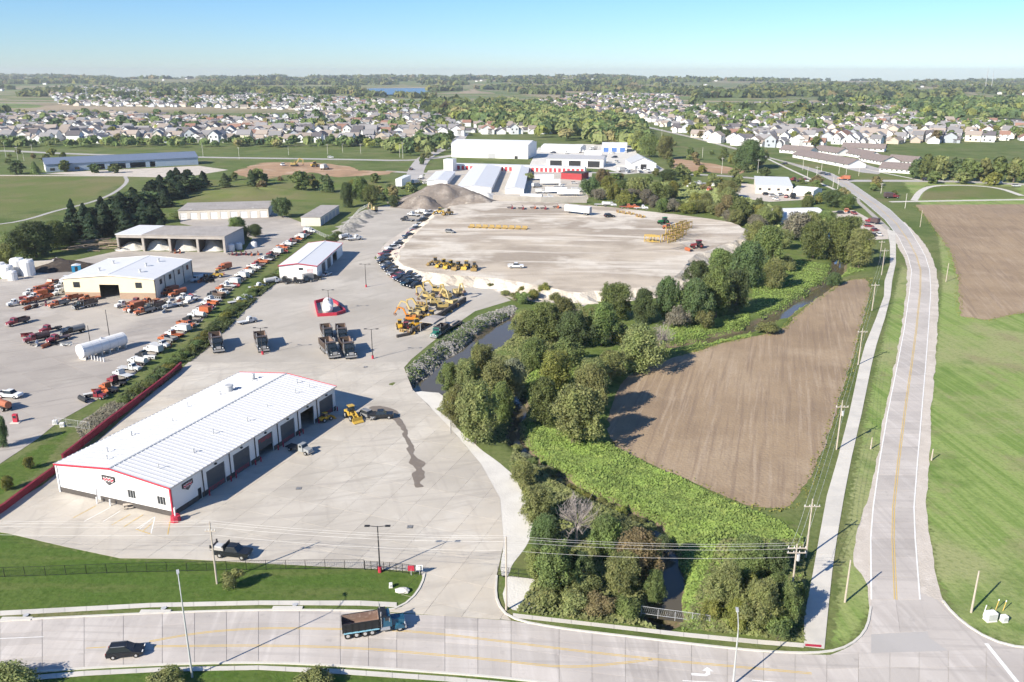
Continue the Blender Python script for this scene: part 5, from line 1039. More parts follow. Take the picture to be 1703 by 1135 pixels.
HR = [surf('shingle_grey', (.25, .24, .24), rough=.9, rnd=.15), surf('shingle_tan', (.32, .27, .23), rough=.9, rnd=.15), surf('shingle_dark', (.12, .11, .115), rough=.9, rnd=.15), surf('shingle_rust', (.28, .16, .12), rough=.9, rnd=.15)]
HOUSE = []
for v in range(4):
    ps = []
    for nme, m, k in house_parts(v): ps.append((nme, m.mesh(nme, {'wall': HW[0], 'roof': HR[0], 'door': M['lamp_white'], 'glass': M['dark_glass']}[k]), k, m))
    HOUSE.append(ps)
TOWN = [  # area in the photo, row spacing and house spacing in metres, street bearing, wording
 (((-80,196),(120,190),(200,192),(420,200),(560,188),(720,192),(770,214),(748,238),(600,239),(350,238),(0,238),(-80,238)), 30, 17, .06, 'left of the warehouse street'),
 (((742,206),(905,212),(905,224),(752,226)), 36, 19, .1, 'behind the big white warehouse'),
 (((1068,196),(1130,180),(1300,174),(1500,180),(1540,202),(1720,208),(1720,236),(1500,240),(1420,246),(1290,246),(1190,240),(1110,214)), 31, 18, -.5, 'right of the far street'),
 (((850,176),(1000,156),(1110,153),(1135,176),(1085,195),(900,192)), 38, 18, -.6, 'on the hill below the skyline'),
 (((80,152),(330,150),(700,174),(700,188),(330,180),(100,176)), 46, 22, .1, 'on the far left slope')]
cand = []
for area, rs, hs, bear, where in TOWN:
    poly = P(*area); xs = [p[0] for p in poly]; ys = [p[1] for p in poly]; c, s_ = math.cos(bear), math.sin(bear); cx, cy = sum(xs)/len(xs), sum(ys)/len(ys); R_ = max(max(xs)-min(xs), max(ys)-min(ys))
    pt = []
    for i in range(int(-R_/rs), int(R_/rs)+1):
        for j in range(int(-R_/hs), int(R_/hs)+1):
            if rng.random() < .12: continue
            a = j*hs+rng.uniform(-3, 3); q = i*rs+(8 if j % 2 else -8)*0+rng.uniform(-3, 3)+9*math.sin(a/130+i); pt.append((cx+a*c-q*s_, cy+a*s_+q*c, i))
    A_ = np.array(pt); ins = psd(poly, A_[:, 0], A_[:, 1]) < 0
    for x, y, i in A_[ins]: cand.append((y, x, int(i), bear+(math.pi/2 if int(i) % 2 else -math.pi/2)*(1 if rng.random() < .35 else 0)+(0 if rng.random() < .3 else -math.pi/2-.1)+rng.uniform(-.15, .15), where))
cand = [c_ for c_ in cand if -30 < 851.5+c_[1]*FPX/(c_[0]*CT+CAM_H*ST) < 1733]
cand.sort(key=lambda c_: c_[0])
rows_seen = {}
for c_ in cand[:296]: rows_seen.setdefault((c_[4], c_[2]), []).append(c_)
rank = {}
for wh_ in {k[0] for k in rows_seen}:
    for ri_, key in enumerate(sorted([k for k in rows_seen if k[0] == wh_], key=lambda k: sum(c_[0] for c_ in rows_seen[k])/len(rows_seen[k]))):
        for j_, c_ in enumerate(sorted(rows_seen[key], key=lambda c_: c_[1]/c_[0])): rank[(c_[0], c_[1])] = (ri_+1, j_+1)
print('houses', len(cand))
WN = ['white', 'cream', 'grey', 'tan', 'pale']; RN = ['grey', 'tan', 'dark', 'rust']
SN = ['two storey', 'low long', 'tall gabled', 'two storey']
stuffV = [[], [], [], []]; 
for k, (y, x, row_, rz, where) in enumerate(cand):
    v = rng.randrange(4); wi = rng.choices(range(5), (6, 2, 2, 1, 4))[0]; ri = rng.choices(range(4), (4, 4, 2, 1))[0]; z = float(HT(x, y))
    if k < 296:
        r = tag(empty('house', (x, y, z), rz), '%s %s house, %s from the left, %s row %s' % (WN[wi], RN[ri]+' roofed', ordw(rank[(y, x)][1]), ordw(rank[(y, x)][0]), where), 'house', 'houses '+where)
        sc_ = rng.uniform(1.0, 1.25); r.scale = (sc_, sc_, sc_*1.18)
        for nme, me, kk, m in HOUSE[v]:
            o = link(nme, me, r)
            if kk == 'wall': setmat(o, HW[wi])
            elif kk == 'roof': setmat(o, HR[ri])
    else:
        stuffV[0].append((x, y, z, rz, v, wi, ri))
fm = MB(); mi = []
for x, y, z, rz, v, wi, ri in stuffV[0]:
    c, s_ = math.cos(rz), math.sin(rz)
    for nme, me, kk, m in HOUSE[v]:
        if kk == 'glass': continue
        fm.add([(x+a*c-b_*s_, y+a*s_+b_*c, z+h) for a, b_, h in m.v], m.f); mi += [{'wall': wi, 'roof': 5+ri, 'door': 0}[kk]]*len(m.f)
o = fm.build('distant_houses', HW+HR); o.data.polygons.foreach_set('material_index', np.array(mi, np.int32)); tag(o, 'far off houses packed on the slopes below the skyline', kind='stuff')

# ------------------------------------------------------------------ town trees, woods, skyline
def forest(name, pts, nq, label, mats):
    """pts: x, y, width, height, material index"""
    g = np.random.default_rng(77); P_ = np.array(pts); n = len(P_); d = g.normal(size=(n, nq, 3)); d /= np.linalg.norm(d, axis=2, keepdims=True); d[:, :, 2] = np.where(d[:, :, 2] < -.3, -d[:, :, 2], d[:, :, 2])
    rad = np.stack([P_[:, 2]*.5, P_[:, 2]*.5, P_[:, 3]*.46], 1)[:, None, :]; z = HT(P_[:, 0], P_[:, 1]); cen = np.stack([P_[:, 0], P_[:, 1], z+P_[:, 3]*.52], 1)[:, None, :]
    lump = 1+.22*np.sin(d[:, :, 0:1]*5+P_[:, None, 0:1])*np.cos(d[:, :, 1:2]*4+P_[:, None, 1:2]); pos = (cen+d*rad*lump*g.uniform(.7, 1.03, (n, nq, 1))).reshape(-1, 3)
    nm = (d+g.normal(scale=.4, size=d.shape)).reshape(-1, 3); nm /= np.linalg.norm(nm, axis=1, keepdims=True); size = np.repeat(np.sqrt(P_[:, 2]*P_[:, 3]*2.6/nq), nq)*.62
    me = quadmesh(name, leaf_quads(pos, nm, size, g), mats[0])
    for m in mats[1:]: me.materials.append(m)
    me.polygons.foreach_set('material_index', np.repeat(P_[:, 4], nq).astype(np.int32)); return tag(link(name, me), label, kind='stuff')
FM = [LEAF['dark'], LEAF['mid'], LEAF['olive'], LEAF['rust'], LEAF['yellow'], LEAF['conifer']]
KN = ['dark', 'mid', 'olive', 'rust', 'yellow', 'conifer']
tt = []
for area, rs, hs, bear, where in TOWN:
    poly = P(*area); xs = [p[0] for p in poly]; ys = [p[1] for p in poly]; ar = abs(sum(poly[i].x*poly[i-1].y-poly[i-1].x*poly[i].y for i in range(len(poly))))/2
    dens = 1/1250 if 'right' in where else 1/2100
    for x, y in scatter_poly(poly, int(ar*dens)): tt.append((y, x, where))
tt = [q_ for q_ in tt if -30 < 851.5+q_[1]*FPX/(q_[0]*CT+CAM_H*ST) < 1733]; tt.sort(); ft = []
for j_, q_ in enumerate(sorted(tt[:90], key=lambda q_: q_[1]/q_[0])): rank[q_[:2]] = j_+1
for k, (y, x, where) in enumerate(tt):
    kind = rng.choices(range(6), (5, 5, 3, 1.2, 1.5, .6))[0]
    if k < 90:
        s_ = LOWTREE[k % 6]; r = empty('broadleaf_tree', (x, y, float(HT(x, y))), rng.uniform(0, 6)); q = rng.uniform(9, 15); r.scale = (q, q, q*rng.uniform(.8, 1.05)); c = link('crown', s_[0], r); link('trunk', s_[1], r); setmat(c, LEAF[KN[kind]])
        tag(r, '%s tree, %s from the left of the garden trees among the nearest houses' % (W_[KN[kind]], ordw(rank[(y, x)])), 'tree', 'town trees '+where)
    else: q = rng.uniform(8, 15); ft.append((x, y, q, q*rng.uniform(.8, 1.0), kind))
def fill(area, n, wlo, whi, kinds, out, hk=.85):
    for x, y in scatter_poly(P(*area), n): q = rng.uniform(wlo, whi); out.append((x, y, q, q*rng.uniform(hk*.85, hk*1.1), rng.choices(range(6), kinds)[0]))
fill(((-100,240),(740,240),(740,247),(600,246),(300,246),(-100,246)), 110, 7, 12, (3,4,3,.6,1.4,.5), ft)
fill(((740,190),(880,176),(960,196),(1060,208),(1075,235),(1000,234),(880,216),(760,204)), 480, 13, 22, (2,4,5,1.2,1,0), ft)
fill(((880,196),(1060,214),(1085,262),(1040,246),(900,232)), 130, 13, 20, (3,4,4,1,1,0), ft)
fill(((1300,170),(1720,168),(1720,205),(1560,200),(1480,180)), 230, 13, 21, (5,4,3,1,1,1), ft)
fill(((640,242),(745,236),(752,252),(700,262),(650,262)), 26, 9, 14, (3,4,2,0,1,0), ft)
forest('woodland', ft, 70, 'leafy woods and garden trees between the far houses', FM)
grove([(1522,298,24,34,'dark','at the left end of the right hand grove'), (1540,300,32,44,'mid','left in the right hand grove'), (1562,300,34,42,'olive','with a forked trunk in the right hand grove'), (1585,300,34,38,'dark','in the middle of the right hand grove'), (1610,302,36,40,'mid','right of the middle in the right hand grove'), (1635,302,34,40,'olive','before the grove shadow'), (1660,303,36,44,'mid','near the right frame edge grove'), (1685,304,36,42,'olive','at the right frame edge'), (1705,306,36,44,'mid','cut by the right frame edge'), (1550,306,26,22,'mid','low at the grove front'), (1600,306,30,20,'olive','low at the grove middle front'), (1650,308,30,22,'yellow','low at the grove right front'), (1452,318,14,12,'mid','small on the corner grass')], '', 'right hand grove', 'low')
hz = []
lake2 = [p.to_2d() for p in lake]
g = np.random.default_rng(5)
for k in range(30000):
    y = 1550*math.exp(g.uniform(0, 1.75)); x = g.uniform(-.66, .66)*y*1.0
    n_ = wob(np.array(x), np.array(y), 260, 3)+.7*wob(np.array(x), np.array(y), 90, 1)
    if n_ < (.4 if y > 2600 else .5): continue
    if y > 7900 or psd(lake2, np.array([x]), np.array([y]))[0] < 6: continue
    px_ = 851.5+x/y*1333; 
    if y < 2600 and (80 < px_ < 720 or 850 < px_ < 1130): continue
    q = g.uniform(14, 26)*(1+y/5000); hz.append((x, y, q, 8+g.uniform(0, 6)+.0006*y, int(g.choice(6, p=(.34, .3, .2, .06, .04, .06)))))
for ar_, n_ in ((((585,158),(725,159),(725,163),(585,162)), 45), (((590,138),(720,137),(720,140.5),(590,141)), 120), (((560,146),(594,146),(600,155),(560,157)), 60)):
    for x, y in scatter_poly(P(*ar_), n_):
        if psd(lake2, np.array([x]), np.array([y]))[0] > 4: hz.append((x, y, g.uniform(18, 34), 9+g.uniform(0, 5), int(g.choice(6, p=(.34, .3, .2, .06, .04, .06)))))
print('hz', len(hz))
forest('skyline_woods', hz, 16, 'wooded hills and hedgerows along the skyline', FM)
# scattered far farms
mb = MB(); mi = []
for k in range(110):
    y = g.uniform(2900, 6800); x = g.uniform(-.62, .62)*y
    if math.hypot((x-LAKE_C.x)/LAKE_C.z, (y-LAKE_C.y)/(LAKE_C.z*1.9)) < 2.2: continue
    z = float(HT(x, y))+1; a, c, h = g.uniform(9, 20), g.uniform(8, 12), g.uniform(4, 6); n0 = len(mb.f)
    mb.box(x-a/2, x+a/2, y-c/2, y+c/2, z-4, z+h); mi += [0]*(len(mb.f)-n0); n0 = len(mb.f)
    mb.add([(x-a/2,y-c/2,z+h),(x+a/2,y-c/2,z+h),(x+a/2,y,z+h+3),(x-a/2,y,z+h+3),(x-a/2,y+c/2,z+h),(x+a/2,y+c/2,z+h)], [(0,1,2,3),(3,2,5,4),(0,3,4),(1,5,2)]); mi += [1]*(len(mb.f)-n0)
o = mb.build('distant_farms', [HW[0], HR[0]]); o.data.polygons.foreach_set('material_index', np.array(mi, np.int32)); tag(o, 'tiny farm buildings scattered over the far hills', kind='stuff')
# power pylons on the far left slope
for k, px in enumerate((143, 228, 308)):
    p = G(px, 150+k); z = float(HT(p.x, p.y)); p = Vector((p.x*.6, p.y*.6, float(HT(p.x*.6, p.y*.6)))); r = tag(empty('pylon', p), 'tall thin pylon %s on the far left slope' % ('farthest left', 'in the middle', 'farthest right')[k], 'pylon', 'pylons on the far slope'); m = MB()
    for sx in (-1, 1):
        for sy in (-1, 1): m.cyl((sx*3, sy*3, -1), (sx*.5, sy*.5, 38), .35, .25, 5)
    m.build('mast', M['galv'], r); MB().bar((-7,0,30),(7,0,30),.7).bar((-5.5,0,35),(5.5,0,35),.7).build('cross_arm', M['galv'], r)
for px, l in ((1638, 'left'), (1648, 'right')):
    p = G(px, 150); r = tag(empty('radio_mast', (p.x*.9, p.y*.9, 0)), 'thin radio mast on the right skyline, %s of two' % l, 'mast', 'radio masts'); MB().cyl((0,0,0),(0,0,95 if l == 'left' else 80),1.1,.6,6).build('mast', M['galv'], r); MB().box(-1.6,1.6,-1.6,1.6,60,63).build('antenna', M['galv'], r)
# ================================================================== vehicles and machines
PROTO = {}
class Proto:
    def __init__(s): s.p = []
    def part(s, name, mb, mt, parent=None): s.p.append((name, mb.mesh(name, mt), parent)); return len(s.p)-1
def wheels(pr, xs, tw, r, wd, hub=True, dual=()):
    for x in xs:
        for sg in (-1, 1):
            y0, y1 = sg*(tw/2-wd*(2 if x in dual else 1)), sg*tw/2
            k = pr.part('wheel', MB().cyl((x, y0, r), (x, y1, r), r, r, 12), M['tyre'])
            if hub: pr.part('rim', MB().cyl((x, sg*(tw/2-.05), r), (x, sg*(tw/2+.015), r), r*.58, r*.5, 10), M['rim'], k)
def place(key, name, rear, front, label, cat, group=None, z=0.0, scale=1.0, ang=None, off=None):
    a, c = G(*rear, z), G(*front, z); p = (a+c)/2; rz = math.atan2(c.y-a.y, c.x-a.x) if ang is None else ang
    r = empty(name, (p.x, p.y, z+.06), rz); r.scale = (scale,)*3; obs = []
    for nme, me, par in PROTO[key].p: obs.append(link(nme, me, obs[par] if par is not None else r))
    return tag(r, label, cat, group)
def at(key, name, px, py, deg, label, cat, group=None, z=0.0, scale=1.0):
    return place(key, name, (px, py), (px, py), label, cat, group, z, scale, R(deg))
def mk_car(key, col, kind='suv'):
    pr = PROTO[key] = Proto(); pm = paint(col, .3, .05, spec=.5)
    if kind == 'suv': body = [(-2.3,.35),(2.25,.35),(2.35,.75),(1.15,1.02),(-2.3,1.08),(-2.4,.7)]; cab = [(1.1,1.0),(.25,1.62),(-1.9,1.66),(-2.3,1.05)]
    elif kind == 'sedan': body = [(-2.3,.3),(2.25,.3),(2.35,.65),(1.0,.88),(-2.25,.92),(-2.35,.6)]; cab = [(.95,.86),(.15,1.38),(-1.1,1.4),(-1.75,.9)]
    else: body = [(-2.85,.45),(2.6,.45),(2.75,.85),(2.6,1.12),(1.2,1.16),(-2.85,1.16)]; cab = [(1.25,1.14),(.65,1.8),(-.65,1.82),(-.95,1.14)]
    pr.part('body', MB().prof(body, 1.88), pm); pr.part('cabin', MB().prof(cab, 1.78, .2), M['dark_glass'])
    rf = max(z for x, z in cab); xs = [x for x, z in cab if z > rf-.08]; pr.part('roof', MB().box(min(xs), max(xs), -.68, .68, rf-.03, rf+.05), pm)
    if kind == 'pickup': pr.part('bed', MB().box(-2.78, -1.0, -.78, .78, 1.165, 1.18), M['chassis']); m = MB(); m.box(-2.8,-1.0,-.92,-.8,1.16,1.35).box(-2.8,-1.0,.8,.92,1.16,1.35).box(-2.85,-2.75,-.92,.92,1.16,1.35); pr.part('bed_rail', m, pm)
    if kind == 'suv':
        for sg in (-1, 1): pr.part('roof_rail', MB().bar((-1.7, sg*.62, rf+.11), (.1, sg*.62, rf+.09), .06), M['steel'])
    fx = max(x for x, z in body)
    for sg in (-1, 1): pr.part('headlight', MB().box(fx-.12, fx-.01, sg*.62-.2, sg*.62+.2, .68, .85), M['lamp_white']); pr.part('tail_light', MB().box(min(x for x, z in body)-.0, min(x for x, z in body)+.1, sg*.78-.1, sg*.78+.1, .75, 1.0), M['lamp_red'])
    wheels(pr, (1.45, -1.45) if kind != 'pickup' else (1.75, -1.75), 1.92, .36 if kind != 'pickup' else .42, .24)
def mk_truck(key, cabc, bodyc, kind):
    """medium work truck: box, dump, flat, tank"""
    pr = PROTO[key] = Proto(); cm, bm_ = paint(cabc, .35, .06, spec=.5), paint(bodyc, .5, .1)
    pr.part('chassis', MB().box(-3.9, 3.6, -.5, .5, .55, .85), M['chassis'])
    pr.part('hood', MB().prof([(1.9,.75),(3.75,.75),(3.75,1.45),(1.9,1.75)], 1.8, .1), cm)
    pr.part('cab', MB().prof([(.45,.75),(2.0,.75),(2.0,1.75),(1.6,2.55),(.45,2.6)], 2.2, .12, 1.7), cm)
    pr.part('windscreen', MB().add([(2.02,-.95,1.78),(2.02,.95,1.78),(1.63,.85,2.48),(1.63,-.85,2.48)], [(0,1,2,3)]), M['dark_glass'])
    for sg in (-1, 1): pr.part('side_window', MB().box(.8, 1.5, sg*1.03-.03, sg*1.03+.03, 1.8, 2.35), M['dark_glass']); pr.part('headlight', MB().box(3.72, 3.79, sg*.65-.18, sg*.65+.18, .95, 1.15), M['lamp_white'])
    pr.part('bumper', MB().box(3.75, 3.95, -1.1, 1.1, .5, .78), M['steel'])
    if kind == 'box': pr.part('box', MB().box(-3.95, .25, -1.2, 1.2, .95, 3.1), bm_)
    elif kind == 'flat': pr.part('deck', MB().box(-3.95, .25, -1.2, 1.2, .95, 1.12), bm_); pr.part('headboard', MB().box(.12, .24, -1.15, 1.15, 1.12, 2.2), bm_)
    elif kind == 'tank': pr.part('tank', MB().cyl((-3.8, 0, 1.8), (.2, 0, 1.8), .95, .95, 12), bm_)
    elif kind == 'bare': pr.part('rear_frame', MB().box(-3.9, .3, -.45, .45, .86, 1.0).box(-3.3,-2.9,-.9,.9,.86,.98).box(-1.2,-.9,-.9,.9,.86,.98), M['chassis'])
    else:
        m = MB(); m.box(-3.9,.2,-1.2,1.2,1.0,1.1).box(-3.9,.2,-1.2,-1.1,1.1,2.0).box(-3.9,.2,1.1,1.2,1.1,2.0).box(.1,.2,-1.1,1.1,1.1,2.3).box(-3.9,-3.8,-1.1,1.1,1.1,1.95); pr.part('dump_bed', m, bm_); pr.part('bed_floor', MB().box(-3.75,.05,-1.05,1.05,1.11,1.16), M['chassis'])
    wheels(pr, (2.85, -2.6), 2.3, .5, .28, True, (-2.6,))
def mk_dump(key, cabc, bedc, trim=None, axles=(-3.9, -2.65, -1.4, -.35)):
    pr = PROTO[key] = Proto(); cm, bm_ = paint(cabc, .3, .05, spec=.5), paint(bedc, .45, .1)
    pr.part('chassis', MB().box(-4.4, 4.3, -.5, .5, .65, .95), M['chassis'])
    pr.part('hood', MB().prof([(2.55,.95),(4.5,.95),(4.55,1.7),(2.55,2.0)], 1.5, .12), cm)
    for sg in (-1, 1):
        m = MB(); pts = [(3.75+.72*math.cos(t), .55+.74*math.sin(t)) for t in [math.pi*k/8 for k in range(9)]]
        m.prof(pts, .5, 0, None, sg*1.0); pr.part('fender', m, cm)
        pr.part('exhaust_stack', MB().cyl((1.05, sg*1.05, 1.0), (1.05, sg*1.05, 3.75), .1, .1, 8), M['steel'])
        pr.part('fuel_tank', MB().cyl((.9, sg*.95, .75), (2.3, sg*.95, .75), .32, .32, 10), M['steel'])
        pr.part('mirror', MB().box(2.2, 2.3, sg*1.3-.1, sg*1.3+.1, 2.1, 2.7), M['steel'])
        pr.part('headlight', MB().box(4.5, 4.58, sg*.85-.14, sg*.85+.14, 1.05, 1.3), M['lamp_white'])
        pr.part('side_window', MB().box(1.6, 2.3, sg*1.0-.03, sg*1.0+.03, 2.1, 2.65), M['dark_glass'])
    k = pr.part('cab', MB().prof([(1.25,.95),(2.6,.95),(2.6,2.0),(2.4,2.85),(1.25,2.9)], 2.05, .1, 2.0), cm)
    pr.part('windscreen', MB().add([(2.63,-.88,2.06),(2.63,.88,2.06),(2.44,.82,2.76),(2.44,-.82,2.76)], [(0,1,2,3)]), M['dark_glass'], k)
    pr.part('grille', MB().box(4.54, 4.6, -.5, .5, 1.0, 1.65), M['steel']); pr.part('bumper', MB().box(4.5, 4.75, -1.2, 1.2, .5, .85), M['steel'])
    x0, x1, hw, z0, z1 = -4.6, .8, 1.25, 1.15, 2.65; m = MB()
    m.box(x0,x1,-hw,hw,z0,z0+.08)
    for sg in (-1, 1):
        m.box(x0,x1,min(sg*hw,sg*(hw-.08)),max(sg*hw,sg*(hw-.08)),z0+.08,z1)
    m.box(x1-.08,x1,-hw+.08,hw-.08,z0+.08,z1+.3); k = pr.part('dump_bed', m, bm_)
    pr.part('tailgate', MB().box(x0-.1, x0-.02, -hw, hw, z0, z1-.1), bm_, k)
    pr.part('bed_liner', MB().box(x0+.1,x1-.1,-hw+.1,hw-.1,z0+.09,z0+.14).box(x0+.05,x1-.1,hw-.13,hw-.085,z0+.15,z1-.02).box(x0+.05,x1-.1,-hw+.085,-hw+.13,z0+.15,z1-.02).box(x1-.13,x1-.085,-hw+.14,hw-.14,z0+.15,z1+.2), M['rust'], k)
    pr.part('cab_shield', MB().box(x1, 1.9, -hw, hw, z1+.3, z1+.38), bm_, k)
    m = MB()
    for sg in (-1, 1):
        for q in range(6): m.box(x0+.3+q*.95, x0+.42+q*.95, sg*(hw+.04)-.04, sg*(hw+.04)+.04, z0, z1-.15)
        m.box(x0, x1, sg*(hw+.03)-.03, sg*(hw+.03)+.03, z1-.1, z1+.02)
    pr.part('bed_rib', m, bm_, k)
    m = MB()
    for sg in (-1, 1): m.box(x0+.1, x1-.1, sg*(hw+.06)-.05, sg*(hw+.06)+.05, z0-.12, z0+.05)
    pr.part('bed_rail', m, trim or M['steel'], k)
    wheels(pr, (3.75,)+tuple(axles), 2.4, .52, .3, True, axles)
def mk_exc(key, col=YELLOW, pose=0):
    pr = PROTO[key] = Proto(); ym = paint(col, .45, .1)
    for sg in (-1, 1): pr.part('track', MB().prof([(-1.9,.15),(1.9,.15),(2.2,.5),(1.9,.9),(-1.9,.9),(-2.2,.5)], .6, 0, None, sg*1.15), M['chassis'])
    pr.part('undercarriage', MB().box(-.9,.9,-.85,.85,.45,1.05), M['chassis']); k = pr.part('house', MB().box(-2.2,.9,-1.3,1.3,1.06,2.0).box(-2.3,-1.0,-1.3,1.3,2.0,2.25), ym)
    pr.part('cab', MB().prof([(-.1,2.0),(1.5,1.1),(1.55,2.0),(1.2,2.95),(-.1,3.0)], 1.0, .05, None, .75), ym, k); pr.part('cab_glass', MB().box(.05,1.3,.22,1.28,2.15,2.85), M['dark_glass'], k)
    e = ((1.0,1.6),(3.2,4.6),(5.4,3.9),(5.2,1.6)) if pose == 0 else ((1.0,1.6),(2.4,4.9),(4.2,5.4),(5.6,3.2))
    pr.part('boom', MB().bar((e[0][0],-.3,e[0][1]),(e[1][0],-.3,e[1][1]),.45,.6).bar((e[1][0],-.3,e[1][1]),(e[2][0],-.3,e[2][1]),.42,.5), ym, k)
    pr.part('stick', MB().bar((e[2][0],-.3,e[2][1]),(e[3][0],-.3,e[3][1]),.36,.42), ym, k); x, z = e[3]
    pr.part('bucket', MB().prof([(x-.1,z),(x+.5,z-.1),(x+.35,z-.8),(x-.6,z-1.0),(x-.7,z-.6)], 1.1, 0, None, -.3), M['rust'], k)
def mk_loader(key, col=YELLOW):
    pr = PROTO[key] = Proto(); ym = paint(col, .45, .1)
    pr.part('rear_body', MB().prof([(-2.9,.8),(-.2,.8),(-.2,1.9),(-2.7,1.8),(-2.95,1.4)], 1.6), ym); pr.part('front_frame', MB().box(-.2,1.6,-.6,.6,.7,1.3), ym)
    k = pr.part('cab', MB().prof([(-1.2,1.85),(.1,1.85),(.1,2.5),(-.05,3.2),(-1.2,3.2)], 1.35, .06), M['dark_glass']); pr.part('cab_roof', MB().box(-1.35,.2,-.75,.75,3.2,3.32), ym, k)
    pr.part('lift_arm', MB().bar((.3,-.55,1.9),(2.6,-.55,.75),.2,.35).bar((.3,.55,1.9),(2.6,.55,.75),.2,.35), ym)
    pr.part('bucket', MB().prof([(2.5,.2),(3.6,.12),(3.55,.22),(2.75,.45),(2.7,1.25),(2.5,1.2)], 2.6), ym); wheels(pr, (1.2, -1.7), 2.4, .75, .5)
def mk_tractor(key, col):
    pr = PROTO[key] = Proto(); cm = paint(col, .4, .08)
    pr.part('hood', MB().prof([(.4,.9),(2.3,.85),(2.35,1.5),(.4,1.65)], .85), cm); pr.part('cab', MB().prof([(-1.1,1.1),(.5,1.1),(.45,2.5),(-1.1,2.5)], 1.3, .06), M['dark_glass']); pr.part('cab_roof', MB().box(-1.25,.6,-.72,.72,2.5,2.64), cm)
    for sg in (-1, 1): pr.part('mudguard', MB().prof([(-1.6,1.0),(-1.3,1.65),(-.5,1.7),(0,1.2)], .4, 0, None, sg*.95), cm)
    for x, r, w2 in ((-.8,.85,.5),(1.7,.55,.35)):
        for sg in (-1, 1): k = pr.part('wheel', MB().cyl((x,sg*(1.25-w2),r),(x,sg*1.25,r),r,r,12), M['tyre']); pr.part('rim', MB().cyl((x,sg*1.2,r),(x,sg*1.27,r),r*.5,r*.45,10), cm, k)
def mk_trailer(key, ln=14.0, col=WHITE):
    pr = PROTO[key] = Proto(); pr.part('box', MB().box(-ln/2, ln/2, -1.28, 1.28, 1.15, 4.0), paint(col, .4, .05)); pr.part('chassis', MB().box(-ln/2+.2, ln/2-.4, -.5, .5, .8, 1.14), M['chassis'])
    m = MB()
    for k in range(12): m.box(-ln/2+.4+k*(ln-.8)/11, -ln/2+.46+k*(ln-.8)/11, -1.31, 1.31, 1.2, 3.95)
    pr.part('side_post', m, M['galv']); pr.part('rear_door', MB().box(ln/2, ln/2+.05, -1.2, 1.2, 1.2, 3.95), M['grey_wall'])
    for sg in (-.8, .8): pr.part('landing_leg', MB().bar((-ln/2+2.5, sg, .0), (-ln/2+2.5, sg, .85), .14), M['chassis'])
    wheels(pr, (ln/2-1.6, ln/2-2.8), 2.5, .5, .28, True, (ln/2-1.6, ln/2-2.8))
def mk_plow(key, col):
    pr = PROTO[key] = Proto(); m = MB(); pts = [(0,0),(.45,.15),(.6,.5),(.45,.9),(.1,1.1)]
    m.prof(pts+[(p[0]-.08, p[1]) for p in pts[::-1]], 3.2); pr.part('blade', m, paint(col, .5, .1)); pr.part('push_frame', MB().bar((-1.2,-.5,.35),(.3,-.9,.4),.14).bar((-1.2,.5,.35),(.3,.9,.4),.14).bar((-1.2,-.6,.35),(-1.2,.6,.35),.16), M['chassis'])
def mk_bucket(key, col=YELLOW):
    pr = PROTO[key] = Proto(); pr.part('shell', MB().prof([(-.7,.0),(.6,.0),(.9,.5),(.75,.55),(.5,.15),(-.55,.15),(-.6,1.0),(-.75,1.0)], 1.6), paint(col, .5, .1)); [pr.part('bracket', MB().box(-.95,-.7,y_-.1,y_+.1,.3,.95), M['rust']) for y_ in (-.4, .4)]
def mk_frame(key, col=YELLOW):
    pr = PROTO[key] = Proto(); ym = paint(col, .5, .1)
    for y in (-1.1, 1.1):
        m = MB(); m.box(-1.8,1.8,y-.05,y+.05,.2,.45).box(-1.8,1.8,y-.05,y+.05,1.9,2.2)
        for x in (-1.75,-.6,.55,1.7): m.box(x-.08,x+.08,y-.06,y+.06,.0,2.3)
        pr.part('side_panel', m, ym)
    m = MB()
    for x in (-1.6, 1.6):
        for z in (.6, 1.7): m.cyl((x,-1.1,z),(x,1.1,z),.1,.1,8)
    pr.part('spreader', m, M['rust'])
for c, n_ in ((BLACK,'black'),(NAVY,'navy'),(WHITE,'white'),(SILVER,'silver'),(RED,'red'),(GREY,'grey'),((.012,.03,.04),'teal')):
    mk_car('suv_'+n_, c); mk_car('pick_'+n_, c, 'pickup'); mk_car('sed_'+n_, c, 'sedan')
for kd in ('box', 'dump', 'flat', 'tank', 'bare'):
    for (c1, c2, n_) in ((ORANGE, (.36,.12,.06), 'orange'), ((.66,.66,.64), (.55,.54,.52), 'white'), ((.6,.6,.58), ORANGE, 'white_orange'), ((.22,.03,.04), (.09,.06,.06), 'red'), (BLACK, GREY, 'black'), (ORANGE, GREY, 'orange_grey'), (SILVER, SILVER, 'silver'), ((.015,.03,.05), BLACK, 'navy')): mk_truck(kd+'_'+n_, c1, c2, kd)
mk_dump('dump_blue', (.02,.09,.15), (.018,.02,.022), paint((.25,.5,.62), .4)); mk_dump('dump_black', (.012,.02,.028), (.10,.075,.06)); mk_dump('dump_green', (.02,.16,.11), (.07,.06,.055))
mk_exc('exc_a', (.42,.31,.11)); mk_exc('exc_b', (.5,.39,.18), pose=1); mk_exc('exc_o', (.6,.22,.03), 1); mk_loader('loader', (.52,.34,.06)); mk_loader('loader_tan', (.3,.2,.07)); mk_tractor('tractor_green', (.02,.16,.05)); mk_tractor('tractor_red', RED); mk_tractor('tractor_orange', ORANGE); mk_trailer('trailer'); mk_plow('plow_orange', ORANGE); mk_plow('plow_red', RED); mk_bucket('bucket', (.36,.25,.09)); mk_frame('frame', (.5,.34,.08))
mk_loader('skid', (.62,.36,.03))

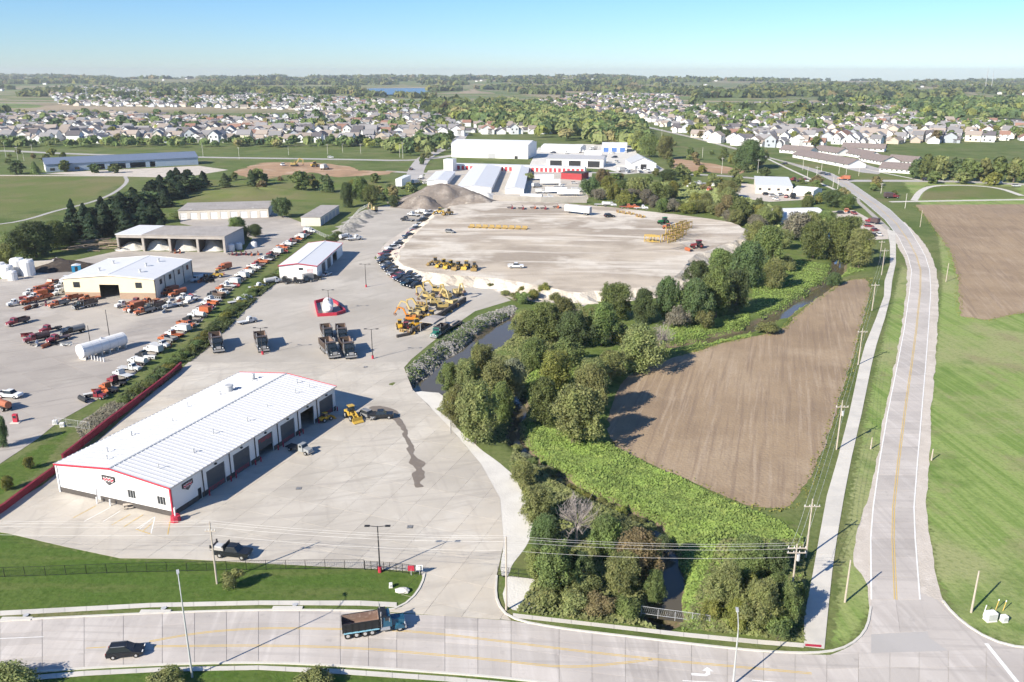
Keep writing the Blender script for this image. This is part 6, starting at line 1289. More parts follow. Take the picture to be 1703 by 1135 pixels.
# --- foreground
place('dump_blue', 'dump_truck', (580,1056), (664,1043), 'black dump truck with blue cab turning on the front road', 'dump truck', scale=.94)
place('suv_black', 'car', (187,1092), (234,1087), 'black sport utility car driving along the front road', 'car')
mk_car('work_black', BLACK, 'pickup'); pr = PROTO['work_black']; pr.part('deck', MB().box(-3.1, -1.0, -1.05, 1.05, 1.36, 1.5), paint((.5, .46, .4), .7)); pr.part('rear_rack', MB().box(-3.15, -2.9, -1.0, 1.0, 1.5, 1.62).box(-3.15, -2.95, -1.0, -.85, 1.2, 2.0).box(-3.15, -2.95, .85, 1.0, 1.2, 2.0).box(-1.05, -.95, -1.0, 1.0, 1.5, 2.1), M['chassis']); pr.part('load', MB().box(-2.6, -1.5, -.6, .3, 1.5, 1.75), M['galv'])
place('work_black', 'flatbed_truck', (356,922), (422,929), 'black work truck with pale open deck beside the front lawn', 'truck', scale=1.1)
mk_truck('flat_silverblack', (.3,.31,.31), BLACK, 'flat')
place('flat_silverblack', 'flatbed_truck', (474,745), (524,759), 'silver cab truck with black bed backed up to the workshop doors', 'truck', scale=.8)
place('pick_black', 'pickup', (612,697), (655,695), 'black pickup with open bed beside the yellow machine', 'pickup', scale=1.05)
place('loader', 'wheel_loader', (576,690), (597,705), 'tall yellow loader beside the workshop end', 'loader', scale=.95)
place('skid', 'skid_steer', (535,703), (552,697), 'small dark yellow loader by the last workshop door', 'loader', scale=.62)
place('suv_grey', 'car', (600,690), (628,700), 'dark grey car behind the black pickup', 'car')
# --- parked dump trucks
for k, (a, c, key, l) in enumerate((((355,562),(368,597),'dump_black','leftmost parked dump truck, beside the hedge'), ((430,562),(442,595),'dump_black','parked dump truck next to the yard lamp post'), ((538,577),(560,600),'dump_black','left dump truck of the front pair'), ((572,577),(586,600),'dump_black','right dump truck of the front pair'), ((540,552),(550,573),'dump_black','left dump truck of the rear pair'), ((566,552),(572,573),'dump_black','right dump truck of the rear pair'))):
    place(key, 'dump_truck', a, c, 'dark '+l, 'dump truck', 'parked dump trucks', scale=1.25 if k < 4 else 1.15)
place('dump_green', 'dump_truck', (742,549), (718,566), 'green cab dump truck beside the dark block wall', 'dump truck', scale=.95)
# --- staff cars along the bank
row = [(715,358),(709,364),(703,371),(697,378),(692,385),(686,391),(681,397),(675,403),(668,408),(661,412),(654,417),(648,422),(643,427),(640,433),(640,439),(643,444),(647,449),(652,454),(657,459),(662,463),(668,467),(674,471),(681,476),(690,479)]
cols = ['white','grey','black','silver','grey','red','navy','black','silver','black','white','black','red','navy','black','grey','navy','black','grey','red','navy','black','teal','black']
for k, ((x, y), c) in enumerate(zip(row, cols)):
    typ = ('pick', 'suv', 'pick', 'sed')[k % 4]; nm = {'pick': 'pickup', 'suv': 'car', 'sed': 'car'}[typ]
    dy = 3 if k < 14 else 5
    place('%s_%s' % (typ, c), nm, (x+11, y-1-dy/2), (x-11, y-1+dy/2), '%s %s, %s from the soil pile end of the bank row' % (c, {'pick': 'pickup', 'suv': 'utility car', 'sed': 'sedan'}[typ], ordw(k+1)), nm, 'vehicles parked along the pad bank', scale=1.32)
    if 6 < k < 22: place('%s_%s' % (('suv', 'pick')[k % 2], cols[(k*7) % 24]), ('car', 'pickup')[k % 2], (x+30, y-2.5-dy/2), (x+12, y-2.5+dy/2), '%s %s parked behind the %s one of the bank row' % (cols[(k*7) % 24], ('utility car', 'pickup')[k % 2], ordw(k+1)), ('car', 'pickup')[k % 2], 'vehicles parked along the pad bank', scale=1.25)
for px, py, k, dg, l in ((688,360,'flat_silver',150,'silver truck with raised racks at the soil pile end'), (700,356,'tank_white',140,'white tank truck at the soil pile end'), (678,368,'flat_black',160,'black truck with yellow load near the soil pile')):
    at(k, 'work_truck', px, py, dg, l, 'truck')
# --- excavators and machines behind the block wall
for k, (px, py, key, dg, l) in enumerate(((700,520,'exc_a',160,'nearest of the middle row'), (722,508,'exc_b',200,'in the middle row with arm raised'), (742,497,'exc_a',120,'in the upper row next to the bank'), (762,492,'exc_b',-60,'at the wall end with its arm hanging over'), (735,515,'exc_a',190,'against the block wall'), (688,528,'exc_b',170,'at the yard side with folded arm'), (712,498,'exc_a',150,'behind the middle row'), (750,508,'exc_b',140,'close to the block wall end'), (727,488,'exc_a',170,'farthest left under the bank'))):
    at(key, 'excavator', px, py, dg, 'yellow excavator '+l, 'excavator', 'excavators behind the block wall', scale=.95)
for px, py, key, dg, l, nm, cat in ((682,535,'exc_o',180,'orange brown excavator at the lower machine row','excavator','excavator'), (702,538,'loader_tan',30,'tan loader at the lower machine row','wheel_loader','loader'), (690,545,'skid',200,'small dark yellow loader near the wall point','skid_steer','loader'), (674,548,'tractor_red',200,'dark red tractor at the wall point','tractor','tractor'), (716,531,'loader',160,'yellow loader between excavators and wall','wheel_loader','loader'), (665,546,'skid',100,'dark small loader at the yard edge of the machine park','skid_steer','loader')):
    at(key, nm, px, py, dg, l, cat, scale=.85)
for k, (px, py, dg) in enumerate(((670,541,20),(680,546,70),(690,551,130),(700,545,10),(712,540,90),(722,534,40),(735,526,160),(746,520,30),(757,511,100),(670,552,60),(684,556,20),(695,532,140),(708,526,50),(742,488,20),(700,508,80),(688,516,30),(720,500,10))): at('bucket', 'digger_bucket', px, py, dg, 'loose digger attachment, %s between the machines behind the block wall' % ordw(k+1), 'bucket', 'loose attachments in the machine park', 0, 1.0+.5*(k % 3)/2)
pr = PROTO['lowboy'] = Proto(); pr.part('deck', MB().box(-5.5, 5.5, -1.3, 1.3, .75, .98), M['dark_base']); pr.part('gooseneck', MB().prof([(5.5,.75),(7.6,1.35),(7.6,1.6),(5.5,.98)], 1.1), M['chassis']); pr.part('load', MB().box(-3.6, 1.5, -.9, .5, .99, 1.5), M['old_metal']); wheels(pr, (-4.8, -3.6, -2.4), 2.5, .48, .28, True, (-4.8, -3.6, -2.4))
place('lowboy', 'low_trailer', (770,534), (735,556), 'long dark low trailer behind the green cab truck', 'trailer', scale=.9)
pr = PROTO['canopy'] = Proto(); pr.part('tarp', MB().prof([(-4.2,3.3),(4.2,3.3),(4.2,3.5),(0,3.9),(-4.2,3.5)], 5.2), M['old_metal'])
for sx in (-4, 4):
    for sy in (-2.4, 2.4): pr.part('post', MB().cyl((sx, sy, 0), (sx, sy, 3.3), .1, .1, 6), M['galv'])
place('canopy', 'canopy', (735,541), (706,556), 'grey tarp canopy on posts beside the green cab truck', 'canopy', scale=.95)
# --- on the dirt pad
Z = PAD_Z
for k in range(9): at('bucket', 'digger_bucket', 784+k*11, 379+k*.35, 250, 'yellow digger bucket, %s in the row on the pad' % ordw(k+1), 'bucket', 'row of buckets on the pad', Z, 1.55)
for k, (px, py, key) in enumerate(((722,443,'loader_tan'),(736,446,'loader'),(748,448,'loader'),(761,450,'loader_tan'),(775,449,'loader'),(789,451,'loader_tan'))): at(key, 'wheel_loader', px, py-2, 200+k*13, 'yellow loader, %s from the left at the pad front' % ordw(k+1), 'loader', 'loaders at the pad front', Z, .9)
place('pick_white', 'pickup', (846,446), (870,446), 'white pickup alone on the near pad edge', 'pickup', z=Z, scale=1.1)
place('trailer', 'box_trailer', (939,354), (984,359), 'long white box trailer on the dirt pad', 'trailer', z=Z, scale=1.1)
place('suv_black', 'car', (1005,362), (1022,361), 'black car right of the white box trailer', 'car', z=Z, scale=1.2)
place('suv_grey', 'car', (743,387), (754,388), 'dark grey car alone on the left pad', 'car', z=Z, scale=1.0)
for k, (px, py) in enumerate(((1112,403),(1118,399),(1124,396),(1130,392),(1118,390),(1126,386),(1134,383),(1140,380))):
    at('frame', 'trench_box', px, py, 40, 'yellow trench shoring frame, %s of the cluster on the pad' % ordw(k+1), 'trench box', 'trench boxes on the pad', Z, 1.55)
    if k % 2 == 0: at('frame', 'trench_box', px, py, 40, 'yellow trench shoring frame stacked on the %s of the cluster' % ordw(k+1), 'trench box', 'trench boxes on the pad', Z+3.6, 1.4)
at('tractor_green', 'tractor', 1104, 373, 200, 'green tractor left of the yellow shoring frames', 'tractor', None, Z, 1.3); at('tractor_orange', 'tractor', 1110, 381, 160, 'orange tractor below the green tractor', 'tractor', None, Z, 1.0)
at('frame', 'trench_box', 1080, 402, 170, 'low yellow frame lying left of the shoring cluster', 'trench box', None, Z, 1.3); at('frame', 'trench_box', 1088, 403, 170, 'low yellow frame next to the one left of the cluster', 'trench box', None, Z, 1.3)
at('tractor_red', 'tractor', 1160, 413, 190, 'dark red machine at the pad rim', 'machine', None, Z, 1.3); at('plow_orange', 'plow_blade', 1145, 418, 200, 'dark plow blade lying at the pad rim', 'blade', None, Z, 1.3)
for k, (px, py, key, l) in enumerate(((655+75,356,'loader','yellow loader at the soil pile foot'), (745,358,'loader_tan','tan loader at the soil pile foot'), (622,352,'exc_b','yellow excavator left of the big soil pile'))): at(key, 'machine', px, py, 170+k*40, l, 'machine', None, Z if k < 2 else 0, 1.0)
for k, (px, py, c) in enumerate(((1000,343,'white'),(1014,344,'silver'),(1042,347,'red'),(1052,348,'red'),(1066,349,'white'))): at(('flat_' if c != 'silver' else 'tank_')+('orange' if c == 'red' else c), 'work_truck', px, py, -5, '%s truck, %s in the row at the back rim of the pad' % ('orange' if c == 'red' else c, ordw(k+1)), 'truck', 'trucks at the back rim of the pad', Z, 1.0)
for k, (px, py) in enumerate(((1030,354),(1040,356),(1050,357),(1062,361),(1068,362))): at('bucket', 'digger_bucket', px, py, 20, 'small yellow attachment, %s behind the black car' % ordw(k+1), 'bucket', 'attachments behind the black car', Z, 1.6)
for k, (px, py) in enumerate(((868,348),(888,347),(905,348),(926,346),(850,347),(945,344))): at('plow_orange' if k % 2 else 'plow_red', 'plow_blade', px, py, 5, 'plow blade, %s along the storage fence' % ordw(k+1), 'blade', 'plow blades along the storage fence', Z, 1.7)
place('trailer', 'box_trailer', (872,333), (896,334), 'grey box trailer parked against the storage fence', 'trailer', z=.5, scale=.95)
at('pick_white', 'pickup', 468, 655, 0, 'x', 'pickup') if False else None

# --- depot vehicles
g_ = random.Random(3)
def dv(px, py, key, dg, l, sc_=1.0, nm='work_truck', cat='truck', gr='depot trucks'): at(key, nm, px, py, dg+38+g_.uniform(-14, 14), l, cat, gr, 0, sc_*.88)
left = [(30,508,'flat_white',200,'white flatbed at the left end of the depot row'), (50,505,'dump_orange',200,'orange dump truck second in the depot row'), (62,497,'box_white_orange',205,'white cab truck with orange box behind the depot row'), (72,500,'dump_orange',200,'orange truck with round nose in the depot row'), (98,510,'dump_orange_grey',195,'orange cab dump truck before the cream building'), (80,488,'flat_red',210,'red truck in the second depot row'), (92,484,'bare_orange',200,'orange chassis truck in the second depot row'), (102,490,'tank_white',200,'white tank truck beside the cream building corner'), (108,478,'box_white',205,'white box truck behind the cream building corner'), (115,468,'flat_white',205,'white flat truck far behind the cream building corner'), (88,474,'bare_orange',210,'small orange truck at the back of the left cluster'), (66,486,'tank_orange',200,'orange tank truck in the left cluster'), (55,490,'flat_white_orange',200,'white and orange flat truck in the left cluster'), (120,500,'dump_orange',195,'orange dump truck against the cream wall'), (142,512,'dump_black',195,'black truck with white tank before the cream wall'), (150,500,'flat_orange',190,'orange flat truck left of the dark doorway'), (160,503,'plow',0,'')]
for px, py, k, dg, l in left:
    if l: dv(px, py, k, dg, l)
right = [(208,510,'flat_white_orange',195,'white and orange truck right of the dark doorway'), (222,517,'box_orange',190,'square orange box truck right of the doorway'), (240,522,'dump_orange_grey',195,'orange truck with black bed before the cream building'), (232,505,'bare_red',195,'red chassis behind the square orange truck'), (258,516,'dump_black',195,'black and white truck near the building corner'), (286,512,'flat_white',200,'white cab truck with long beam at the building corner'), (250,505,'flat_orange',190,'orange flatbed against the cream front wall'), (282,490,'box_orange',200,'orange box truck in the building shade'), (296,492,'tank_orange',205,'orange tank truck beside the shaded wall'), (310,498,'flat_white',205,'white trailer truck right of the shaded wall'), (345,465,'bare_black',200,'black chassis machine behind the cream building'), (360,462,'loader',190,'yellow loader on the depot drive'), (372,450,'box_orange',200,'red orange truck on the depot drive'), (330,468,'tank_silver',200,'silver tank truck beside the cream building'), (318,503,'flat_white',210,'small white flatbed at the shaded corner')]
for px, py, k, dg, l in right:
    if k == 'loader': at(k, 'wheel_loader', px, py, dg, l, 'loader', None, 0, .9)
    else: dv(px, py, k, dg, l)
for px, py, k, dg, l in ((30,540,'dump_red',200,'red truck with raised arm at the left depot edge'), (85,552,'bare_red',195,'dark red truck left of the three on open asphalt'), (62,568,'tank_red',190,'red machine truck, lowest left on open asphalt'), (98,568,'flat_red',195,'red flat truck, lowest right on open asphalt'), (122,556,'tank_black',195,'black truck with white drum on open asphalt')): dv(px, py, k, dg, l, 1.05, gr='trucks on open asphalt')
place('pick_white', 'pickup', (-2,660), (38,663), 'white pickup driving across the depot near the left edge', 'pickup', scale=1.05)
dv(2, 680, 'tank_orange', 100, 'orange machine cut by the left frame edge')
# row along the hedge
hr = resample(P((165,665),(195,650),(215,625),(240,605),(262,588),(285,570),(305,555),(325,538),(345,520),(362,500),(378,485),(400,468),(420,455),(440,440),(462,425),(480,412),(500,400),(520,388)), 44)
kinds = ['bare_red','bare_orange','bare_red','flat_silver','flat_white','tank_white','flat_black','box_white','flat_silver','dump_orange_grey','flat_white_orange','box_white','dump_orange','bare_black','tank_white','box_white_orange','flat_red','dump_white_orange','flat_silver','dump_black','flat_white','bare_orange','flat_silver','box_silver','flat_black','box_white','tank_silver','dump_orange_grey','dump_white','flat_red','dump_orange','flat_white','bare_black','flat_red','box_white','flat_white_orange','dump_orange','tank_silver','flat_white','dump_red','flat_orange','box_white','flat_black','flat_red','box_silver']
for k, p in enumerate(hr):
    key = kinds[k % len(kinds)]
    if key == 'plow_r': key = 'bare_orange'
    kd, cn = key.split('_', 1); r = empty('work_truck', (p.x-1.5, p.y+1, .05), R(158+g_.uniform(-9, 9))+(0 if k % 4 else math.pi)); r.scale = (.8,)*3; obs = []
    for nme, me, par in PROTO[key].p: obs.append(link(nme, me, obs[par] if par is not None else r))
    tag(r, '%s %s truck, %s from the red wall in the hedge row' % (cn.replace('_', ' and '), {'bare': 'chassis', 'box': 'box', 'flat': 'flatbed', 'tank': 'tank', 'dump': 'dump'}[kd], ordw(k+1)), 'truck', 'trucks parked along the hedge')
# workshop-side bits by the hedge
for k, (px, py) in enumerate(((470,470),(487,472),(505,470),(520,467),(455,472))): at(('flat_black','bare_black','flat_navy','box_black','tank_white')[k], 'work_truck', px, py, 10*k, ('dark flatbed','black chassis','navy flat truck','black box truck','white tank truck')[k]+' beside the small white workshop front', 'truck', 'trucks before the small workshop', 0, .9)
place('sed_silver', 'car', (535,462), (553,455), 'silver car beside the small workshop wall', 'car')
at('tank_white', 'work_truck', 575, 398, 60, 'white tank truck behind the small workshop', 'truck'); at('flat_silver', 'work_truck', 590, 400, 30, 'silver flatbed behind the small workshop end', 'truck')
for k, (px, py, c) in enumerate(((395,505,'white'),(405,500,'white'),(428,480,'silver'),(412,538,'silver'))): at('flat_'+c, 'work_truck', px, py, 40, '%s equipment truck, %s on the yard side of the hedge' % (c, ordw(k+1)), 'truck', 'trucks on the yard side of the hedge', 0, .8)
mk_plow('plow_black', (.03,.03,.03)); mk_plow('plow_white', (.6,.6,.58))
cl_ = [(45,515),(58,512),(75,508),(88,506),(112,502),(126,508),(40,498),(70,480),(95,470),(112,482),(135,505),(215,520),(228,512),(246,515),(264,508),(275,520),(296,505),(305,510),(320,495),(280,500),(335,470),(350,470),(368,458),(60,575),(75,578),(90,574),(45,560),(110,575),(180,655),(200,640),(228,615),(250,598),(275,578),(297,562),(318,545),(338,528),(356,508),(372,492),(392,476),(412,462),(432,448),(452,434),(472,420),(150,660),(165,655),(140,668)]
for k, (px, py) in enumerate(cl_): at(('plow_orange', 'plow_black', 'plow_red', 'plow_white')[k % 4], 'plow_blade', px, py, g_.uniform(0, 360), '%s plow blade, %s lying about the depot yard' % (('orange', 'black', 'red', 'white')[k % 4], ordw(k+1)), 'blade', 'plow blades about the depot', 0, g_.uniform(.9, 1.2))
# red plows by the salt shed
for k, (px, py) in enumerate(((385,424),(392,425),(400,424),(408,424),(417,425),(428,424),(290,421),(298,421))): at('plow_orange' if k in (4,5,6,7) else 'plow_red', 'plow_blade', px, py, 20, 'red orange plow blade, %s beside the salt shed' % ordw(k+1), 'blade', 'plow blades beside the salt shed', 0, 1.25)
# middle distance traffic
for px, py, k, dg, l in ((550,263,'suv_white',3,'white car on the highway behind the building site'), (684,283,'suv_black',80,'black car waiting at the warehouse street'), (1403,300,'box_orange',150,'orange truck at the far crossroads'), (1375,292,'suv_navy',150,'dark car before the orange truck'), (1367,290,'suv_black',150,'second dark car before the orange truck'), (1304,274,'suv_black',155,'black car far up the side road'), (1540,301,'suv_black',0,'dark green car on the cross street'), (1660,305,'suv_white',0,'white car on the cross street at right'), (1690,311,'suv_silver',-5,'silver car at the right end of the cross street'), (1345,303,'suv_silver',150,'silver car at the crossroads grass'), (1482,330,'box_red',5,'red truck parked beside the side road')):
    at(k, 'car' if 'suv' in k else 'work_truck', px, py, dg, l, 'car' if 'suv' in k else 'truck', None, 0, 1.15)
for k, (px, py, key) in enumerate(((1445,378,'suv_red'),(1455,385,'suv_red'),(1440,388,'pick_red'),(1460,392,'suv_white'),(1450,372,'box_red'),(1448,393,'suv_black'),(1395,356,'suv_black'),(1380,360,'suv_silver'),(1408,354,'flat_orange'),(1420,357,'pick_red'))): at(key, 'car', px, py, 30*k, 'parked car, %s in the small car yard by the footpath end' % ordw(k+1), 'car', 'cars in the small car yard')
for k, (px, py, key) in enumerate(((1275,325,'suv_black'),(1285,327,'suv_silver'),(1297,326,'pick_white'),(1308,329,'suv_red'),(1318,330,'box_navy'),(1290,333,'suv_white'),(1322,302,'flat_red'),(1335,300,'suv_red'),(1190,312,'box_white'),(1205,310,'flat_red'),(1165,308,'flat_white'),(1150,312,'box_white'),(1180,318,'flat_orange'))): at(key, 'work_truck', px, py, 20*k, 'parked vehicle, %s in the yards round the cream box warehouse' % ordw(k+1), 'truck', 'vehicles round the box warehouse', 0, 1.1)
for k in range(22): at(g_.choice(['suv_white','pick_white','suv_black','suv_silver','box_white','flat_white','suv_navy']), 'car', 915+k*6+g_.uniform(-3, 3), 248+(k % 4)*8+g_.uniform(-2, 2), g_.uniform(0, 360), 'small vehicle, %s from the left beyond the low white warehouse' % ordw(k+1), 'car', 'vehicles beyond the low white warehouse', 0, 1.2)
for k in range(10): at(g_.choice(['suv_white','flat_white','box_white','suv_silver']), 'car', 1030+k*7, 284+(k % 3)*2, g_.uniform(0, 360), 'small pale vehicle, %s from the left before the gabled barn' % ordw(k+1), 'car', 'vehicles before the gabled barn', 0, 1.2)
for k, (px, py, key) in enumerate(((490,277,'exc_a'),(525,278,'loader'),(540,282,'box_white'),(470,276,'suv_white'))): at(key, 'machine', px, py, 40*k, '%s on the orange dirt building site' % ('yellow excavator', 'yellow loader', 'white box truck', 'white car')[k], 'machine', None, 0, 1.4)
for k, (px, py, key, dg) in enumerate(((905,300,'trailer',5),(915,308,'trailer',3),(900,322,'box_white',0),(930,312,'flat_white',20),(945,326,'trailer',0),(960,320,'box_white',10),(910,330,'flat_silver',0),(925,322,'trailer',-4),(893,312,'box_white',40),(955,306,'suv_silver',0),(722,300,'box_white',80),(708,306,'suv_white',30),(700,298,'flat_white',70),(692,306,'box_silver',60))): at(key, 'work_truck', px, py, dg, 'pale parked vehicle, %s in the storage yard' % ordw(k+1), 'truck', 'vehicles in the storage yard', 0, 1.0)
place('trailer', 'box_trailer', (650,322), (690,302), 'long white trailer standing above the soil pile', 'trailer', scale=1.7)
# --- tanks
def htank(px, py, deg, ln, r, label, name='fuel_tank'):
    p = G(px, py); o = tag(empty(name, (p.x, p.y, .05), R(deg)), label, 'tank'); zc = r+.55
    MB().cyl((-ln/2,0,zc),(ln/2,0,zc),r,r,20).cyl((ln/2,0,zc),(ln/2+.5,0,zc),r,r*.55,20).cyl((-ln/2,0,zc),(-ln/2-.5,0,zc),r,r*.55,20).build('shell', M['white_wall'], o)
    for k in range(6): x = -ln/2+.5+(ln-1)*k/5; MB().box(x-.15,x+.15,-r*.8,r*.8,0,zc-r*.75).build('saddle', M['kerb'], o); MB().cyl((x-.04,0,zc),(x+.04,0,zc),r+.02,r+.02,20).build('band', M['galv'], o)
    MB().cyl((0,0,zc+r-.1),(0,0,zc+r+.35),.35,.35,10).build('hatch', M['galv'], o); return o
htank(172, 588, 60, 13.5, 1.9, 'long white cylindrical tank on saddles in the depot')
for k in range(7): p = G(143+k*5, 597+k*.9); o = tag(empty('bollard', (p.x, p.y, .05)), 'short white bollard, %s before the white tank' % ordw(k+1), 'bollard', 'bollards before the tank'); MB().cyl((0,0,0),(0,0,1.2),.16,.16,8).build('post', M['white_wall'], o); MB().cyl((0,0,1.2),(0,0,1.27),.17,.1,8).build('cap', M['galv'], o)
o = htank(546, 519, 100, 7.5, 1.7, 'white fuel tank inside the red kerbed bay'); 
rc = P((524,505),(547,499),(560,506),(574,520),(560,525),(529,527)); m = ribbon('containment_kerb', densify(rc, 2, 0)+[rc[0]], .5, .04, M['red_trim'], None, 1.0); tag(m, 'low red kerb wall round the white fuel tank', 'kerb wall')
for k, (px, py, r, h) in enumerate(((48,458,2.5,6.2),(32,456,2.7,6.4),(14,462,2.3,5),(2,460,2.3,5.5),(22,466,1.7,3.6),(428-5,412,1.3,2.6),(385,418,1.5,3.2),(398,415,1.4,3))):
    p = G(px, py); o = tag(empty('storage_tank', (p.x, p.y, .05)), ['tall white upright tank nearest the timber bunker','tall white upright tank second from the bunker','pale upright tank in the tank group','upright tank at the left frame edge','low upright tank in front of the group','small white drum tank by the depot lane','white drum tank beside the salt shed','grey white drum tank behind the first by the salt shed'][k], 'tank', 'upright tanks')
    MB().lathe([(r,0),(r,h*.85),(r*.8,h*.97),(r*.25,h)], 16).build('shell', M['white_wall'], o); MB().cyl((0,0,h),(0,0,h+.3),.35,.35,8).build('lid', M['galv'], o)
p = G(128, 452); o = tag(empty('portable_toilet', (p.x, p.y, .05), .4), 'bright blue cabin standing on the depot yard', 'cabin'); bl = paint((.03,.28,.5), .5); MB().box(-1.6,1.6,-1.3,1.3,0,2.6).build('body', bl, o); MB().prof([(-1.7,2.6),(1.7,2.6),(0,3.0)], 2.8).build('roof', M['lamp_white'], o); MB().box(-.5,.5,-1.34,-1.3,.1,2.2).build('door', M['chassis'], o)
# --- piles
heap('soil_pile', 738, 335, 36, 30, 10.5, M['pile'], 'huge brown soil pile at the head of the dirt pad', 'soil pile', z=0, seed=2, ridges=6); heap('soil_pile', 788, 342, 22, 15, 6.5, M['pile'], 'lower brown shoulder pile right of the huge one', 'soil pile', seed=4); heap('soil_pile', 700, 344, 17, 12, 6.5, M['pile'], 'small brown pile left of the huge one', 'soil pile', seed=5)
heap('sand_pile', 808, 332, 11, 9, 4.5, M['white_sand'], 'white sand pile behind the soil piles', 'sand pile', seed=6)
for k, (px, py) in enumerate(((592,370),(602,362),(583,378),(575,386),(612,356))): heap('sand_pile', px, py, 7.5, 6, 2.2+.4*(k % 2), M['stone'], 'grey gravel pile, %s along the upper yard fence' % ordw(k+1), 'gravel pile', seed=10+k, group='gravel piles along the fence')
heap('mulch_pile', 112, 446, 16, 9, 3.2, M['black_pile'], 'black mulch heap behind the cream building', 'mulch pile', seed=20); heap('mulch_pile', 95, 440, 9, 7, 2.6, M['black_pile'], 'dark rubble heap left of the mulch heap', 'rubble pile', seed=21)
m = MB()
p = G(160, 412)
for k in range(70): a = g_.uniform(-.5, .9); x, y, z = g_.uniform(-13, 13), g_.uniform(-9, 9), g_.uniform(0, 3.4)*(1-abs(g_.uniform(-.8, .8))); m.cyl((x, y, z), (x+7*math.cos(a), y+7*math.sin(a), z+g_.uniform(-.3, .8)), .22, .14, 6)
tag(m.build('timber_heap', surf('timber', (.32, .25, .18), [((.22, .17, .12), 1, .45, .65, .8)], .9, rnd=.1), None, (p.x, p.y, .2)), 'heap of felled branches and timber behind the depot', kind='stuff')
p = G(68, 444); o = tag(empty('timber_bunker', (p.x, p.y, 0), .25), 'tan block bunker beside the tall white tanks', 'bunker')
for x0, x1, y0, y1 in ((-5,5,-.4,.4),(4.2,5,.41,6),(-5,-4.2,.41,6)): MB().box(x0,x1,y0,y1,0,2.4).build('wall', M['beige_wall'], o)
# dark retaining wall of stacked blocks beside the machine park
wl = [G(x, y).to_2d() for x, y in ((660,562),(680,558),(700,548),(730,530),(755,514),(774,502))]; wp = resample(wl, 34); o = tag(empty('block_wall', (0, 0, 0)), 'dark concrete block wall stepping up beside the machines', 'wall')
for k in range(34):
    a, c = wp[k], wp[k+1]; rows_ = 1 if k < 4 else 2
    for r in range(rows_): MB().bar((a.x, a.y, .04+.42+r*.86), (c.x, c.y, .04+.42+r*.86), .7, .82).build('block', M['dark_base'], o)
# ================================================================== poles, wires, fences, small things
def lamp_post(px, py, top, label, heads=2, arm=1.2, mt='galv', base=True, group=None, ang=0.0):
    p = G(px, py); h = hgt(px, py, top); o = tag(empty('lamp_post', (p.x, p.y, 0.05), ang), label, 'lamp post', group)
    MB().cyl((0,0,.0),(0,0,h),.13,.08,8).build('pole', M[mt], o)
    if base: MB().cyl((0,0,0),(0,0,.9),.32,.3,10).build('base', M['red_trim'], o)
    for k in range(heads):
        s_ = 1 if k == 0 else -1; a = MB().bar((0,0,h-.1),(s_*arm,0,h+.05),.08).build('arm', M[mt], o); MB().box(min(s_*arm,s_*(arm+.8)),max(s_*arm,s_*(arm+.8)),-.2,.2,h-.02,h+.14).build('lamp_head', M['chassis'] if mt != 'galv' else M['galv'], a)
    return o
def street_lamp(px, py, top, label, ang, arm=2.4, group='street lamps'):
    p = G(px, py); h = hgt(px, py, top)-.2; o = tag(empty('street_lamp', (p.x, p.y, 0.05), ang), label, 'street lamp', group); m = MB(); m.cyl((0,0,0),(0,0,h*.82),.14,.09,8); pts = [(arm*(1-math.cos(t))/1.0, h*.82+h*.18*math.sin(t)) for t in [math.pi/2*k/6 for k in range(7)]]
    m.build('pole', M['galv'], o); a = MB()
    for q, r in zip(pts[:-1], pts[1:]): a.cyl((q[0],0,q[1]),(r[0],0,r[1]),.06,.055,6)
    a = a.build('arm', M['galv'], o); MB().box(arm-.1,arm+.75,-.17,.17,h-.12,h+.06).build('lamp_head', M['galv'], a); return o
for px, py, top, l in ((632,952,876,'yard lamp post by the entrance gate'), (437,590,546,'yard lamp post between the parked dump trucks'), (620,597,548,'yard lamp post right of the paired dump trucks'), (609,478,440,'yard lamp post before the row of parked cars'), (548,520,483,'yard lamp post beside the red kerbed tank')): lamp_post(px, py, top, l, group='yard lamp posts', mt='chassis')
street_lamp(320,1127,968,'tall curved street lamp on the near verge', 2.0); street_lamp(1219,1140,1034,'street lamp in front of the right thicket', 1.4)
for px, py, top, l in ((1404,1002,928,'bare'), ): pass
def upole(px, py, top, label, arms=(0.95,), lean=0.0, mt='wood_pole', aw=2.6, xf=0, ang=0.0, group='utility poles'):
    p = G(px, py); h = hgt(px, py, top); o = tag(empty('utility_pole', (p.x, p.y, 0), ang), label, 'utility pole', group); MB().cyl((0,0,-.2),(lean,0,h),.17,.11,8).build('pole', M[mt], o)
    for f in arms:
        z = h*f; a = MB().box(lean*f-aw/2, lean*f+aw/2, -.2, -.08, z-.08, z+.08).build('cross_arm', M[mt], o)
        for x in (-aw*.45, -aw*.15, aw*.15, aw*.45): MB().cyl((lean*f+x,-.14,z+.08),(lean*f+x,-.14,z+.32),.06,.05,6).build('insulator', M['lamp_white'], a)
    for k in range(xf): MB().cyl((lean*.8+.35,0,h*.74-.5),(lean*.8+.35,0,h*.74+.5),.26,.26,10).build('transformer', M['galv'], o)
    return Vector((p.x+lean*math.cos(ang), p.y+lean*math.sin(ang), h)), h
tops = []
